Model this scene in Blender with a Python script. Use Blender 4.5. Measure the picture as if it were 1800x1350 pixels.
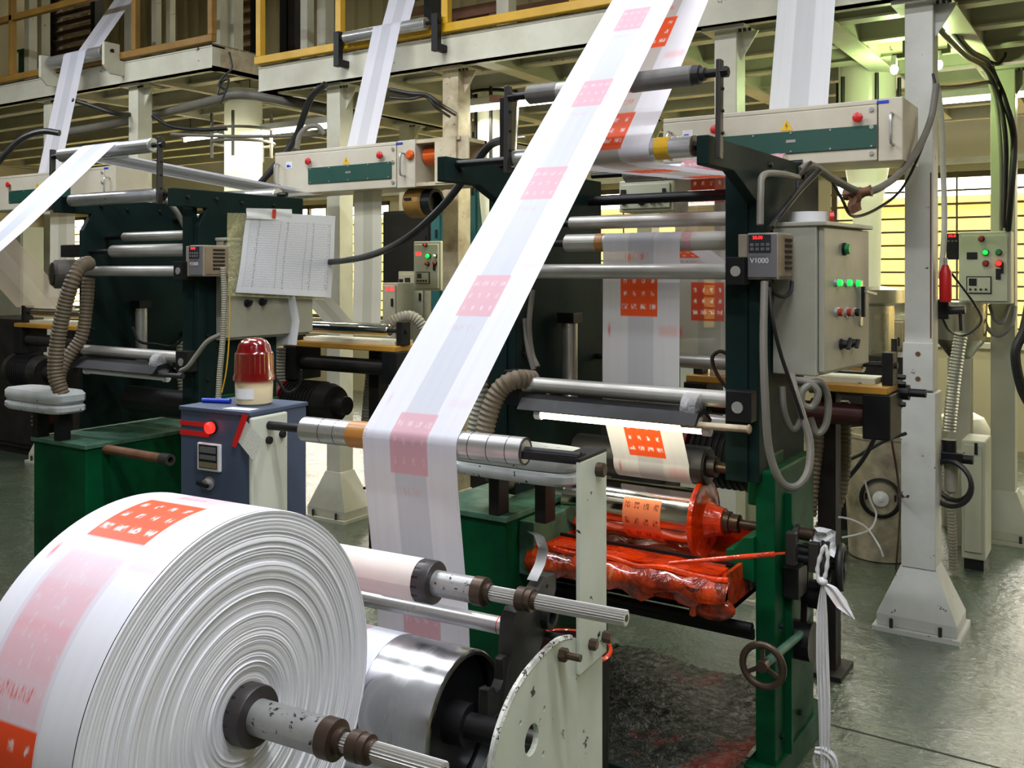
import bpy, math, random
from mathutils import Vector, Matrix
random.seed(7)
PI = math.pi
scene = bpy.context.scene
COL = scene.collection
for o in list(bpy.data.objects):
    bpy.data.objects.remove(o)

# ------------------------------------------------------------------ camera
YAW, FOC, HOR, CH = math.radians(33.2), 1680.0, 475.0, 1.6   # yaw, focal length in pixels, horizon row, eye height
cd = bpy.data.cameras.new('camera')
cd.sensor_width = 36.0
cd.sensor_fit = 'HORIZONTAL'
cd.lens = 36.0 * FOC / 1800.0
cd.shift_y = -(675.0 - HOR) / 1800.0
cd.clip_start = 0.05
cam = bpy.data.objects.new('camera', cd)
COL.objects.link(cam)
cam.location = (0, 0, CH)
cam.rotation_euler = (PI / 2, 0, YAW)
scene.camera = cam

# ------------------------------------------------------------------ world, exposure
w = bpy.data.worlds.new('sky')
scene.world = w
w.use_nodes = True
bg = w.node_tree.nodes['Background']
bg.inputs[0].default_value = (1.0, 0.96, 0.86, 1)
bg.inputs[1].default_value = 12.0
scene.view_settings.view_transform = 'Standard'
scene.view_settings.look = 'None'
scene.view_settings.gamma = 1
scene.view_settings.use_curve_mapping = False
scene.view_settings.exposure = 0.36

# ------------------------------------------------------------------ strip lamps, some seen, some added out of view (each one hangs in a fixture built further down)
STRIPS = []   # (x, y, z, length, along_x, power, colour)
def strip_light(x, y, z, ln, along_x, power, col):
    l = bpy.data.lights.new('strip_lamp_light', 'AREA')
    l.shape = 'RECTANGLE'
    l.size, l.size_y = ln, 0.12
    l.energy = power
    l.color = col
    o = bpy.data.objects.new('strip_lamp_light', l)
    o.location = (x, y, z - 0.06)
    if not along_x:
        o.rotation_euler = (0, 0, PI / 2)
    COL.objects.link(o)
    STRIPS.append((x, y, z, ln, along_x, o))
COOL, WARM = (0.90, 0.93, 1.0), (1.0, 0.95, 0.74)
# out of view over the aisle; front fill and press row added to brighten
for sx, sy, sp in ((-0.35, 0.9, 56), (-3.6, 0.75, 46), (1.9, 0.2, 46), (0.4, -1.6, 26), (-0.5, 2.5, 32), (-3.3, 2.5, 58), (-6.6, 2.3, 80)):
    strip_light(sx, sy, 4.2, 1.5, True, sp, COOL)
# under the tower platform and upstairs
for sx, sy, sz, sp in ((-7.4, 6.2, 2.92, 42), (-5.35, 5.15, 2.68, 15), (-3.15, 5.05, 2.66, 24), (-1.0, 6.9, 2.74, 30), (1.6, 7.4, 2.74, 26)):
    strip_light(sx, sy, sz, 1.2, True, sp, WARM)
for sx, sy in ((-10.0, 7.2), (-6.5, 7.2), (-3.0, 7.2), (0.5, 7.2)):
    strip_light(sx, sy, 5.6, 1.5, True, 24, WARM)

# ------------------------------------------------------------------ picture geometry: a pixel of the photograph on a real plane of the hall
F = Vector((-math.sin(YAW), math.cos(YAW), 0)); R = Vector((math.cos(YAW), math.sin(YAW), 0)); U = Vector((0, 0, 1))
C0 = Vector((0, 0, CH))
def ray(px, py): return F + R * ((px - 900) / FOC) + U * ((HOR - py) / FOC)
def onpl(px, py, n, p):
    r = ray(px, py)
    return C0 + r * (n.dot(Vector(p) - C0) / n.dot(r))
def aX(px, py, X): return onpl(px, py, Vector((1, 0, 0)), (X, 0, 0))
def aY(px, py, Y): return onpl(px, py, Vector((0, 1, 0)), (0, Y, 0))
def aZ(px, py, Z): return onpl(px, py, Vector((0, 0, 1)), (0, 0, Z))
def aD(px, py, d): return C0 + ray(px, py) * d
# the winder in the foreground stands a few degrees askew and is scaled about the camera by WK, origin and height offset included (WZF = its floor level before scaling)
WA, WK, WZ0_ = math.radians(4.7), 0.695, 0.488
WZF = -WZ0_ / WK
WXv = Vector((math.cos(WA), math.sin(WA), 0)); WYv = Vector((-math.sin(WA), math.cos(WA), 0)); WO = Vector((-0.834, 1.529, 0))
def W(p): return WO + (WXv * p[0] + WYv * p[1] + U * p[2]) * WK + U * WZ0_
def toW(P):
    v = (Vector(P) - WO - U * WZ0_) / WK
    return Vector((v.dot(WXv), v.dot(WYv), v.z))
def wX(px, py, x): return toW(onpl(px, py, WXv, WO + WXv * x * WK))
def wY(px, py, y): return toW(onpl(px, py, WYv, WO + WYv * y * WK))

# ------------------------------------------------------------------ materials
def srgb(r, g, b):
    f = lambda c: ((c / 255.0) / 12.92) if c / 255.0 <= 0.04045 else (((c / 255.0) + 0.055) / 1.055) ** 2.4
    return (f(r), f(g), f(b), 1)
MATS = {}
class NT:
    def __init__(s, name):
        s.mat = bpy.data.materials.new(name); s.mat.use_nodes = True
        s.t = s.mat.node_tree; s.n = s.t.nodes; s.l = s.t.links
        s.b = s.n['Principled BSDF']
        s.out = s.n['Material Output']
    def node(s, typ, **kw):
        n = s.n.new(typ)
        for k, v in kw.items(): setattr(n, k, v)
        return n
    def put(s, sock, v):
        if v is None: return
        if hasattr(v, 'is_output'): s.l.new(v, sock)
        else: sock.default_value = v
    def m(s, op, a, b=None, c=None, clamp=False):
        n = s.node('ShaderNodeMath', operation=op, use_clamp=clamp)
        s.put(n.inputs[0], a); s.put(n.inputs[1], b); s.put(n.inputs[2], c)
        return n.outputs[0]
    def mix(s, f, a, b):
        n = s.node('ShaderNodeMix', data_type='RGBA')
        s.put(n.inputs[0], f); s.put(n.inputs[6], a); s.put(n.inputs[7], b)
        return n.outputs[2]
    def coord(s, which='Object'):
        return s.node('ShaderNodeTexCoord').outputs[which]
    def noise(s, scale, detail=3, vec=None, rough=0.55, dist=0.0):
        n = s.node('ShaderNodeTexNoise')
        n.inputs['Scale'].default_value = scale; n.inputs['Detail'].default_value = detail
        n.inputs['Roughness'].default_value = rough; n.inputs['Distortion'].default_value = dist
        if vec is not None: s.l.new(vec, n.inputs['Vector'])
        return n.outputs['Fac']
    def ramp(s, fac, a, b):
        n = s.node('ShaderNodeMapRange'); n.clamp = True
        s.put(n.inputs[0], fac); n.inputs[1].default_value = a; n.inputs[2].default_value = b
        return n.outputs[0]
    def scalev(s, vec, sc):
        n = s.node('ShaderNodeMapping'); s.l.new(vec, n.inputs[0]); n.inputs['Scale'].default_value = sc
        return n.outputs[0]
    def bump(s, h, strength=0.2, dist=0.01):
        n = s.node('ShaderNodeBump'); n.inputs['Strength'].default_value = strength; n.inputs['Distance'].default_value = dist
        s.l.new(h, n.inputs['Height']); s.l.new(n.outputs[0], s.b.inputs['Normal'])
    def seth(s, **kw):
        for k, v in kw.items(): s.put(s.b.inputs[k.replace('_', ' ')], v)

def paint(name, rgb, rough=0.45, metal=0.0, dirt=0.25, dirtcol=(60, 52, 40), dscale=6, chips=0.0, chipcol=(40, 30, 25), bump=0.0, spec=0.5, stretch=(1, 1, 1)):
    """painted or bare surface: colour, soft dirt in patches, chipped spots"""
    t = NT(name); c = srgb(*rgb)
    co = t.scalev(t.coord(), stretch)
    f = t.ramp(t.noise(dscale, 5, co, 0.62), 0.38, 0.78)
    col = t.mix(t.m('MULTIPLY', f, dirt), c, srgb(*dirtcol))
    if chips:
        g = t.ramp(t.noise(dscale * 5.3, 4, co, 0.7), 0.72 - chips, 0.735 - chips)
        col = t.mix(g, col, srgb(*chipcol))
    t.seth(Base_Color=col, Metallic=metal)
    t.put(t.b.inputs['Roughness'], t.m('ADD', t.m('MULTIPLY', f, 0.18), rough, clamp=True))
    t.b.inputs['Specular IOR Level'].default_value = spec
    if bump: t.bump(t.noise(dscale * 9, 3, co), bump, 0.004)
    MATS[name] = t.mat
    return t.mat
def emit(name, rgb, strength):
    t = NT(name); t.seth(Base_Color=srgb(*rgb), Emission_Color=srgb(*rgb), Emission_Strength=strength, Roughness=0.4)
    t.mat.cycles.emission_sampling = 'NONE' if strength < 10 else 'AUTO'
    MATS[name] = t.mat
    return t.mat

CREAM = paint('cream_paint', (206, 205, 186), 0.4, dirt=0.45, dirtcol=(120, 108, 80), dscale=2.2, chips=0.03, chipcol=(90, 60, 35))
GREYW = paint('grey_white_paint', (196, 197, 190), 0.42, dirt=0.35, dirtcol=(120, 112, 92), dscale=3, chips=0.055, chipcol=(60, 50, 42))
WINDERW = paint('winder_paint', (206, 212, 196), 0.36, dirt=0.3, dirtcol=(150, 150, 120), dscale=4, chips=0.07, chipcol=(45, 40, 35))
BEIGE = paint('dryer_paint', (196, 190, 172), 0.38, dirt=0.4, dirtcol=(140, 125, 95), dscale=3)
RUSTY = paint('rusty_cream_paint', (200, 190, 160), 0.5, dirt=0.8, dirtcol=(110, 70, 35), dscale=7, chips=0.06, chipcol=(95, 50, 25))
DGREEN = paint('dark_green_paint', (18, 38, 35), 0.55, dirt=0.5, dirtcol=(8, 13, 13), dscale=3, spec=0.12)
PGREEN = paint('press_green_paint', (0, 76, 42), 0.5, dirt=0.75, dirtcol=(3, 28, 18), dscale=4, chips=0.02, chipcol=(20, 22, 18), spec=0.15)
MGREEN = paint('grimy_green_paint', (70, 110, 88), 0.5, dirt=0.7, dirtcol=(30, 50, 40), dscale=14, chips=0.05, bump=0.2)
PANELG = paint('panel_green', (28, 72, 60), 0.4, dirt=0.2, dirtcol=(20, 45, 40))
ALU = paint('aluminium_roller', (182, 180, 173), 0.36, metal=0.35, dirt=0.5, dirtcol=(96, 88, 74), dscale=5, stretch=(1, 3, 3))
STEEL = paint('steel', (196, 196, 194), 0.27, metal=0.72, dirt=0.3, dirtcol=(90, 86, 80), dscale=8)
CHROME = paint('chrome', (215, 215, 215), 0.07, metal=1.0, dirt=0.15, dirtcol=(120, 120, 120), dscale=3)
SCUFF = paint('scuffed_steel', (168, 168, 166), 0.36, metal=0.55, dirt=0.3, dirtcol=(90, 90, 90), dscale=16, chips=0.11, chipcol=(38, 38, 40), stretch=(1, 1, 1))
DSTEEL = paint('dark_steel', (74, 72, 70), 0.42, metal=0.7, dirt=0.5, dirtcol=(35, 30, 26), dscale=9)
BLACK = paint('black_paint', (17, 17, 19), 0.45, dirt=0.3, dirtcol=(42, 38, 34), dscale=8, spec=0.3)
RUBBER = paint('black_rubber', (20, 20, 21), 0.5, dirt=0.3, dirtcol=(48, 46, 42), dscale=6)
COLLAR = paint('collar_plastic', (46, 42, 42), 0.38, dirt=0.3, dirtcol=(70, 62, 58), dscale=10)
BROWNM = paint('brown_machined', (84, 68, 56), 0.35, metal=0.6, dirt=0.5, dirtcol=(35, 28, 24), dscale=12)
RUST = paint('rust', (110, 74, 48), 0.6, metal=0.2, dirt=0.6, dirtcol=(60, 34, 22), dscale=10)
YELLOW = paint('yellow_paint', (206, 160, 24), 0.4, dirt=0.3, dirtcol=(120, 85, 20), dscale=4)
OCHRE = paint('ochre_paint', (150, 112, 44), 0.5, dirt=0.5, dirtcol=(80, 55, 25), dscale=4)
YBOARD = paint('yellow_board', (190, 140, 50), 0.35, dirt=0.5, dirtcol=(110, 70, 25), dscale=5)
BLUEB = paint('blue_box_paint', (66, 80, 104), 0.42, dirt=0.35, dirtcol=(50, 56, 70), dscale=3)
CABG = paint('cabinet_grey', (158, 157, 143), 0.42, dirt=0.5, dirtcol=(120, 108, 84), dscale=3)
CABL = paint('cabinet_light', (172, 174, 152), 0.42, dirt=0.3, dirtcol=(130, 120, 95), dscale=3)
HOSEM = paint('brown_hose', (112, 98, 76), 0.55, dirt=0.5, dirtcol=(60, 50, 38), dscale=6)
HOSEG = paint('grey_hose', (150, 145, 128), 0.5, dirt=0.4, dirtcol=(90, 80, 60), dscale=6)
HOSES = paint('silver_hose', (180, 178, 165), 0.35, metal=0.6, dirt=0.3, dirtcol=(110, 105, 90), dscale=6)
CABLEB = paint('black_cable', (20, 20, 22), 0.42, dirt=0.2)
CABLEG = paint('grey_conduit', (112, 109, 99), 0.5, dirt=0.4, dirtcol=(80, 72, 58), dscale=7)
CABLEW = paint('white_cable', (190, 188, 178), 0.5, dirt=0.3)
CARD = paint('cardboard_core', (222, 212, 204), 0.75, dirt=0.35, dirtcol=(170, 160, 155), dscale=5)
TAPE = paint('brown_tape', (172, 120, 58), 0.35, dirt=0.3, dirtcol=(150, 100, 45), dscale=8)
REDT = paint('red_tape', (206, 26, 26), 0.35, dirt=0.2, dirtcol=(150, 20, 20), dscale=12)
REDP = paint('red_plastic', (190, 24, 24), 0.35, dirt=0.2, dirtcol=(110, 20, 20))
REDM = paint('red_motor_paint', (130, 20, 22), 0.4, dirt=0.4, dirtcol=(50, 10, 10))
WHITEP = paint('white_plastic', (222, 222, 224), 0.35, dirt=0.25, dirtcol=(160, 155, 145), dscale=4)
STAINW = paint('stained_white_cover', (186, 190, 188), 0.28, dirt=0.5, dirtcol=(110, 115, 115), dscale=5, chips=0.06, chipcol=(35, 35, 38), stretch=(1, 1, 0.4))
BLUEP = paint('blue_plastic', (30, 60, 190), 0.35, dirt=0.1)
ORANGEP = paint('orange_plastic', (214, 92, 30), 0.35, dirt=0.2)
YSTICK = paint('warning_yellow', (232, 180, 20), 0.4, dirt=0.1)
TEAL = paint('teal_paint', (20, 88, 92), 0.5, dirt=0.3, dirtcol=(12, 50, 55))
NAVY = paint('screen_dark', (26, 28, 32), 0.2, dirt=0.1)
LCD = paint('display_grey', (96, 98, 100), 0.25, dirt=0.3)
OLIVE = paint('display_olive', (120, 112, 82), 0.4, dirt=0.5, dirtcol=(70, 62, 40), dscale=30)
PAPER = paint('paper_white', (228, 228, 228), 0.7, dirt=0.08, dirtcol=(200, 200, 200))
BUTG = paint('green_button', (20, 120, 60), 0.3, dirt=0.1)
BUTR = paint('red_button', (150, 40, 34), 0.3, dirt=0.1)
GRIME = paint('grimy_machine', (26, 25, 24), 0.5, dirt=0.5, dirtcol=(60, 52, 42), dscale=9, spec=0.25)
EXTR = paint('extruder_maroon', (72, 38, 34), 0.4, dirt=0.4, dirtcol=(30, 20, 18))
STAINLESS = paint('stainless', (190, 188, 176), 0.22, metal=1.0, dirt=0.2, dirtcol=(130, 124, 105), dscale=4)
E_GREEN = emit('green_lamp', (20, 225, 80), 0.9)
E_RED = emit('red_lamp', (255, 30, 24), 2.6)
E_REDSEG = emit('red_digits', (255, 40, 40), 2.4)
E_TUBE = emit('tube_lamp', (255, 250, 230), 9.9)
E_WORK = emit('work_lamp_tube', (255, 246, 200), 5.0)
E_AMBER = emit('amber_glow', (255, 150, 60), 3)

# wet orange ink
t = NT('orange_ink'); co = t.coord()
f = t.ramp(t.noise(9, 5, co, 0.6, 0.6), 0.42, 0.70)
t.seth(Base_Color=t.mix(f, srgb(220, 58, 4), srgb(140, 32, 6)), Roughness=0.16)
t.b.inputs['Coat Weight'].default_value = 0.6
t.bump(t.noise(16, 4, co, 0.6, 0.8), 0.55, 0.02)
INK = t.mat
t = NT('ink_stained_wrap'); co = t.coord()
f = t.ramp(t.noise(7, 5, co, 0.65, 0.6), 0.40, 0.60)
g = t.ramp(t.noise(15, 4, t.scalev(co, (1, 1, 0.6)), 0.7), 0.60, 0.70)
c = t.mix(f, srgb(190, 60, 14), srgb(92, 28, 12))
t.seth(Base_Color=t.mix(g, c, srgb(176, 120, 80)), Roughness=0.2)
t.b.inputs['Coat Weight'].default_value = 0.5
t.bump(t.noise(11, 4, co, 0.6, 1.2), 0.5, 0.02)
INKWRAP = t.mat
t = NT('oily_base'); co = t.coord()
f = t.ramp(t.noise(3.5, 5, co), 0.40, 0.72)
red = t.ramp(t.noise(3.1, 3, t.scalev(co, (1.3, 1.0, 1.0)), 0.5), 0.62, 0.72)
t.seth(Base_Color=t.mix(red, t.mix(f, srgb(10, 13, 11), srgb(38, 42, 35)), srgb(104, 20, 6)), Roughness=0.14)
t.bump(t.noise(26, 5, co, 0.65, 0.8), 0.9, 0.02)
OILY = t.mat
# polished cylinder with the engraved, ink-filled panel (u = angle, v = along the axis)
# ------------------------------------------------------------------ printed film (u across the web 0..1, v along it in metres)
PER = 0.58
def film(name, v0=0.0, per=None, back=False, base=(226, 226, 236), stripe=(206, 207, 216), trans=0.3, alpha=1.0, prints=True, su=(0.34, 0.67), ghost=0.0, pu=(0.20, 0.69), ink=(240, 82, 8), pl=0.17):
    PER = per or 0.58
    t = NT(name)
    uvn = t.node('ShaderNodeUVMap'); sp = t.node('ShaderNodeSeparateXYZ'); t.l.new(uvn.outputs[0], sp.inputs[0])
    u, v = sp.outputs[0], sp.outputs[1]
    def band(x, a, b, e=0.004):
        return t.m('MULTIPLY', t.ramp(x, a - e, a + e), t.m('SUBTRACT', 1.0, t.ramp(x, b - e, b + e)))
    cb = t.node('ShaderNodeCombineXYZ'); t.l.new(u, cb.inputs[0]); t.l.new(v, cb.inputs[1])
    uv = cb.outputs[0]
    st = band(u, su[0], su[1], 0.006)
    st = t.m('MULTIPLY', st, t.m('ADD', 0.75, t.m('MULTIPLY', 0.5, t.noise(3, 2, t.scalev(uv, (14, 0.6, 1))))))
    col = t.mix(st, srgb(*base), srgb(*stripe))
    # faint creases along the web
    cr = t.ramp(t.noise(2.2, 3, t.scalev(uv, (7, 0.9, 1))), 0.35, 0.75)
    col = t.mix(t.m('MULTIPLY', cr, 0.12), col, srgb(170, 172, 180))
    if prints:
        p = t.m('MULTIPLY', t.m('FRACT', t.m('DIVIDE', t.m('SUBTRACT', v, v0 - 40 * PER), PER)), PER)
        inu = band(u, pu[0], pu[1], 0.003)
        rect = t.m('MULTIPLY', inu, band(p, 0.002, pl, 0.003))
        # lettering: three rows of four smeared white characters
        gu = t.m('MULTIPLY', t.m('SUBTRACT', u, pu[0]), 4.0 / (pu[1] - pu[0]))
        gv = t.m('MULTIPLY', t.m('SUBTRACT', p, 0.010), 3.0 / (pl - 0.022))
        fu = t.m('ABSOLUTE', t.m('SUBTRACT', t.m('FRACT', gu), 0.5))
        fv = t.m('ABSOLUTE', t.m('SUBTRACT', t.m('FRACT', gv), 0.52))
        big = t.m('GREATER_THAN', gv, 2.0)
        wu = t.m('ADD', 0.19, t.m('MULTIPLY', big, 0.15))
        cell = t.m('MULTIPLY', t.m('SUBTRACT', 1.0, t.ramp(t.m('SUBTRACT', fu, wu), -0.10, 0.04)), t.m('SUBTRACT', 1.0, t.ramp(fv, 0.11, 0.25)))
        gn = t.ramp(t.noise(1.0, 2, t.scalev(uv, (46, 62, 1)), 0.5), 0.40, 0.56)
        cell = t.m('MULTIPLY', cell, gn)
        k = 0.9 if not back else 0.45
        glyph = t.m('MULTIPLY', cell, k)
        pcol = t.mix(glyph, srgb(*(ink if not back else (222, 168, 180))), srgb(240, 236, 236))
        # small line of red characters just before the panel
        tx = t.m('MULTIPLY', band(u, 0.30, 0.60, 0.01), band(p, PER - 0.060, PER - 0.036, 0.004))
        tx = t.m('MULTIPLY', tx, t.ramp(t.noise(1.0, 2, t.scalev(uv, (60, 26, 1))), 0.46, 0.6))
        # register tick and faint block
        tick = t.m('MULTIPLY', band(u, 0.075, 0.105, 0.01), band(p, pl + 0.03, pl + 0.065, 0.012))
        blk = t.m('MULTIPLY', band(u, 0.74, 0.97, 0.02), band(p, pl + 0.030, pl + 0.062, 0.008))
        soft = 0.7 if not back else 0.18
        if ghost:
            for off, str_ in ((0.20, 0.8), (0.27, 0.7), (0.345, 1.0)):
                q = t.m('MULTIPLY', t.m('FRACT', t.m('DIVIDE', t.m('SUBTRACT', v, v0 + off - 40 * PER), PER)), PER)
                gq = t.m('MULTIPLY', band(u, pu[0] + 0.02, pu[1] - 0.02, 0.01), band(q, 0.0, pl, 0.012))
                lt = t.m('SUBTRACT', 1.0, t.m('MULTIPLY', 0.6, t.ramp(t.noise(1.0, 2, t.scalev(uv, (26, 34, 1))), 0.60, 0.66)))
                col = t.mix(t.m('MULTIPLY', t.m('MULTIPLY', gq, lt), ghost * str_), col, srgb(232, 150, 160))
        col = t.mix(t.m('MULTIPLY', blk, 0.32 if not back else 0.1), col, srgb(240, 130, 120))
        col = t.mix(t.m('MULTIPLY', tick, soft), col, srgb(226, 60, 50))
        col = t.mix(t.m('MULTIPLY', tx, soft), col, srgb(224, 70, 50))
        col = t.mix(t.m('MULTIPLY', rect, 0.97 if not back else 0.85), col, pcol)
    t.seth(Base_Color=col, Roughness=0.42)
    t.b.inputs['Specular IOR Level'].default_value = 0.2
    last = t.b.outputs[0]
    if trans:
        tr = t.node('ShaderNodeBsdfTranslucent'); t.l.new(col, tr.inputs[0])
        mx = t.node('ShaderNodeMixShader'); mx.inputs[0].default_value = trans
        t.l.new(last, mx.inputs[1]); t.l.new(tr.outputs[0], mx.inputs[2]); last = mx.outputs[0]
    if alpha < 1:
        tp = t.node('ShaderNodeBsdfTransparent')
        mx = t.node('ShaderNodeMixShader'); mx.inputs[0].default_value = alpha
        t.l.new(tp.outputs[0], mx.inputs[1]); t.l.new(last, mx.inputs[2]); last = mx.outputs[0]
    t.l.new(last, t.out.inputs[0])
    return t.mat
FILM_PLAIN = film('plain_film', prints=False)
FILM_SHADED = film('shaded_film', prints=False, base=(190, 190, 182), stripe=(170, 170, 160), trans=0.45)  # plain film again, with shade put into a darker colour

# wound edge of the big roll: fine rings (v = radius)
t = NT('wound_film_edge')
uvn = t.node('ShaderNodeUVMap'); sp = t.node('ShaderNodeSeparateXYZ'); t.l.new(uvn.outputs[0], sp.inputs[0])
def wn(scale, det):
    n = t.node('ShaderNodeTexNoise', noise_dimensions='1D'); n.inputs['Scale'].default_value = scale; n.inputs['Detail'].default_value = det
    t.l.new(sp.outputs[1], n.inputs['W'])
    return n.outputs['Fac']
a = wn(160, 4); b = wn(900, 2)
s_ = t.m('ADD', t.m('MULTIPLY', t.ramp(a, 0.35, 0.7), 0.7), t.m('MULTIPLY', b, 0.3))
t.seth(Base_Color=t.mix(s_, srgb(206, 206, 210), srgb(244, 244, 248)), Roughness=0.55)
t.bump(s_, 0.35, 0.004)
WOUND = t.mat

# log sheet with ruled table
t = NT('log_sheet')
uvn = t.node('ShaderNodeUVMap'); sp = t.node('ShaderNodeSeparateXYZ'); t.l.new(uvn.outputs[0], sp.inputs[0])
u, v = sp.outputs[0], sp.outputs[1]
def rng(x, a, b): return t.m('MULTIPLY', t.m('GREATER_THAN', x, a), t.m('LESS_THAN', x, b))
inside = t.m('MULTIPLY', rng(u, 0.05, 0.95), rng(v, 0.07, 0.90))
rows = t.m('LESS_THAN', t.m('FRACT', t.m('MULTIPLY', v, 34)), 0.16)
cl = None
for c in (0.05, 0.14, 0.36, 0.44, 0.66, 0.74, 0.945):
    x = rng(u, c - 0.0035, c + 0.0035); cl = x if cl is None else t.m('MAXIMUM', cl, x)
wr = t.m('MULTIPLY', t.ramp(t.noise(1.0, 3, t.scalev(uvn.outputs[0], (70, 60, 1))), 0.52, 0.62), t.m('GREATER_THAN', t.m('FRACT', t.m('MULTIPLY', v, 34)), 0.35))
num = None
for c in (0.14, 0.44, 0.74, 0.93):
    x = rng(u, c - 0.02, c + 0.012); num = x if num is None else t.m('MAXIMUM', num, x)
wr = t.m('MULTIPLY', wr, t.m('ADD', 0.22, num, clamp=True))
ttl = t.m('MULTIPLY', t.m('MULTIPLY', rng(u, 0.12, 0.3), rng(v, 0.915, 0.935)), t.ramp(t.noise(1.0, 2, t.scalev(uvn.outputs[0], (90, 50, 1))), 0.45, 0.55))
dark = t.m('MAXIMUM', t.m('MULTIPLY', inside, t.m('MAXIMUM', t.m('MULTIPLY', rows, 0.45), t.m('MAXIMUM', t.m('MULTIPLY', cl, 0.6), wr))), ttl)
wash = t.ramp(t.noise(2.2, 3, uvn.outputs[0]), 0.35, 0.8)
t.seth(Base_Color=t.mix(t.m('MULTIPLY', dark, 0.72), t.mix(t.m('MULTIPLY', wash, 0.3), srgb(226, 226, 234), srgb(200, 202, 206)), srgb(66, 66, 84)), Roughness=0.55)
SHEET = t.mat
t = NT('handwritten_tag'); uvn = t.node('ShaderNodeUVMap')
wr = t.ramp(t.noise(1.0, 3, t.scalev(uvn.outputs[0], (13, 17, 1))), 0.60, 0.66)
t.seth(Base_Color=t.mix(t.m('MULTIPLY', wr, 0.5), srgb(214, 218, 206), srgb(90, 90, 96)), Roughness=0.6)
TAGM = t.mat
# clear plastic sleeve and tape
def clear(name, rgb, alpha, rough=0.12):
    t = NT(name); t.seth(Base_Color=srgb(*rgb), Roughness=rough)
    co = t.coord(); t.bump(t.noise(22, 3, co, 0.6, 1.5), 0.8, 0.01)
    tp = t.node('ShaderNodeBsdfTransparent'); mx = t.node('ShaderNodeMixShader')
    t.put(mx.inputs[0], t.m('ADD', alpha, t.m('MULTIPLY', t.ramp(t.noise(14, 4, co, 0.6, 1.0), 0.5, 0.75), 0.35), clamp=True))
    t.l.new(tp.outputs[0], mx.inputs[1]); t.l.new(t.b.outputs[0], mx.inputs[2]); t.l.new(mx.outputs[0], t.out.inputs[0])
    return t.mat
SLEEVE = clear('clear_sleeve', (206, 200, 150), 0.45)
CTAPE = clear('clear_tape', (226, 226, 226), 0.25)
BUBBLE = NT('film_bubble')
BUBBLE.seth(Base_Color=srgb(226, 228, 214), Roughness=0.25)
tr = BUBBLE.node('ShaderNodeBsdfTranslucent'); tr.inputs[0].default_value = srgb(232, 234, 222)
mx = BUBBLE.node('ShaderNodeMixShader'); mx.inputs[0].default_value = 0.5
BUBBLE.l.new(BUBBLE.b.outputs[0], mx.inputs[1]); BUBBLE.l.new(tr.outputs[0], mx.inputs[2])
tp = BUBBLE.node('ShaderNodeBsdfTransparent'); mx2 = BUBBLE.node('ShaderNodeMixShader'); mx2.inputs[0].default_value = 0.9
BUBBLE.l.new(tp.outputs[0], mx2.inputs[1]); BUBBLE.l.new(mx.outputs[0], mx2.inputs[2]); BUBBLE.l.new(mx2.outputs[0], BUBBLE.out.inputs[0])
BUBBLE = BUBBLE.mat
t = NT('beacon_red'); t.seth(Base_Color=srgb(128, 6, 14), Roughness=0.16, Emission_Color=srgb(150, 4, 10), Emission_Strength=0.0)
t.b.inputs['Transmission Weight'].default_value = 0.35; t.b.inputs['Coat Weight'].default_value = 0.4
BEACON = t.mat
t = NT('beacon_base'); t.seth(Base_Color=srgb(222, 205, 165), Roughness=0.3); BEACONB = t.mat
t = NT('window_glass'); t.seth(Base_Color=(1, 1, 1, 1), Roughness=0.0)
tp = t.node('ShaderNodeBsdfTransparent'); mx = t.node('ShaderNodeMixShader'); mx.inputs[0].default_value = 0.06
t.l.new(tp.outputs[0], mx.inputs[1]); t.l.new(t.b.outputs[0], mx.inputs[2]); t.l.new(mx.outputs[0], t.out.inputs[0])
GLASS = t.mat
# floor: worn green epoxy, glossy, scuffed
t = NT('green_epoxy_floor'); co = t.coord()
n1 = t.ramp(t.noise(0.9, 6, co, 0.6), 0.35, 0.7)
n2 = t.ramp(t.noise(5.5, 6, co, 0.7, 0.5), 0.52, 0.72)
sc = t.ramp(t.noise(9, 5, t.scalev(co, (1.0, 3.2, 1)), 0.75, 1.2), 0.64, 0.72)
col = t.mix(n1, srgb(70, 84, 68), srgb(92, 100, 84))
col = t.mix(t.m('MULTIPLY', n2, 0.55), col, srgb(44, 48, 42))
col = t.mix(t.m('MULTIPLY', sc, 0.8), col, srgb(34, 34, 32))
t.seth(Base_Color=col)
t.b.inputs['Specular IOR Level'].default_value = 0.8
t.b.inputs['Coat Weight'].default_value = 0.8
t.put(t.b.inputs['Coat Roughness'], t.m('ADD', 0.2, t.m('MULTIPLY', n2, 0.3)))
t.put(t.b.inputs['Roughness'], t.m('ADD', 0.17, t.m('ADD', t.m('MULTIPLY', n2, 0.16), t.m('MULTIPLY', sc, 0.3))))
t.bump(t.m('ADD', t.m('ADD', t.noise(30, 5, co, 0.65), t.m('MULTIPLY', t.noise(5, 4, co), 2.5)), t.m('MULTIPLY', sc, -1.0)), 0.4, 0.012)
t.l.new(t.b.inputs['Normal'].links[0].from_socket, t.b.inputs['Coat Normal'])
FLOOR = t.mat
WALLB = paint('back_wall_plaster', (190, 182, 150), 0.8, dirt=0.3, dirtcol=(160, 146, 110), dscale=0.8)
SHEETW = paint('corrugated_wall', (150, 142, 112), 0.6, dirt=0.4, dirtcol=(120, 105, 75), dscale=1.2)
EXTW = paint('outside_wall', (190, 172, 110), 0.9, dirt=0.15, dirtcol=(210, 190, 130), dscale=1.0)
UNDER = paint('deck_plate', (150, 148, 120), 0.6, dirt=0.4, dirtcol=(110, 100, 70), dscale=2)
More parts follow.
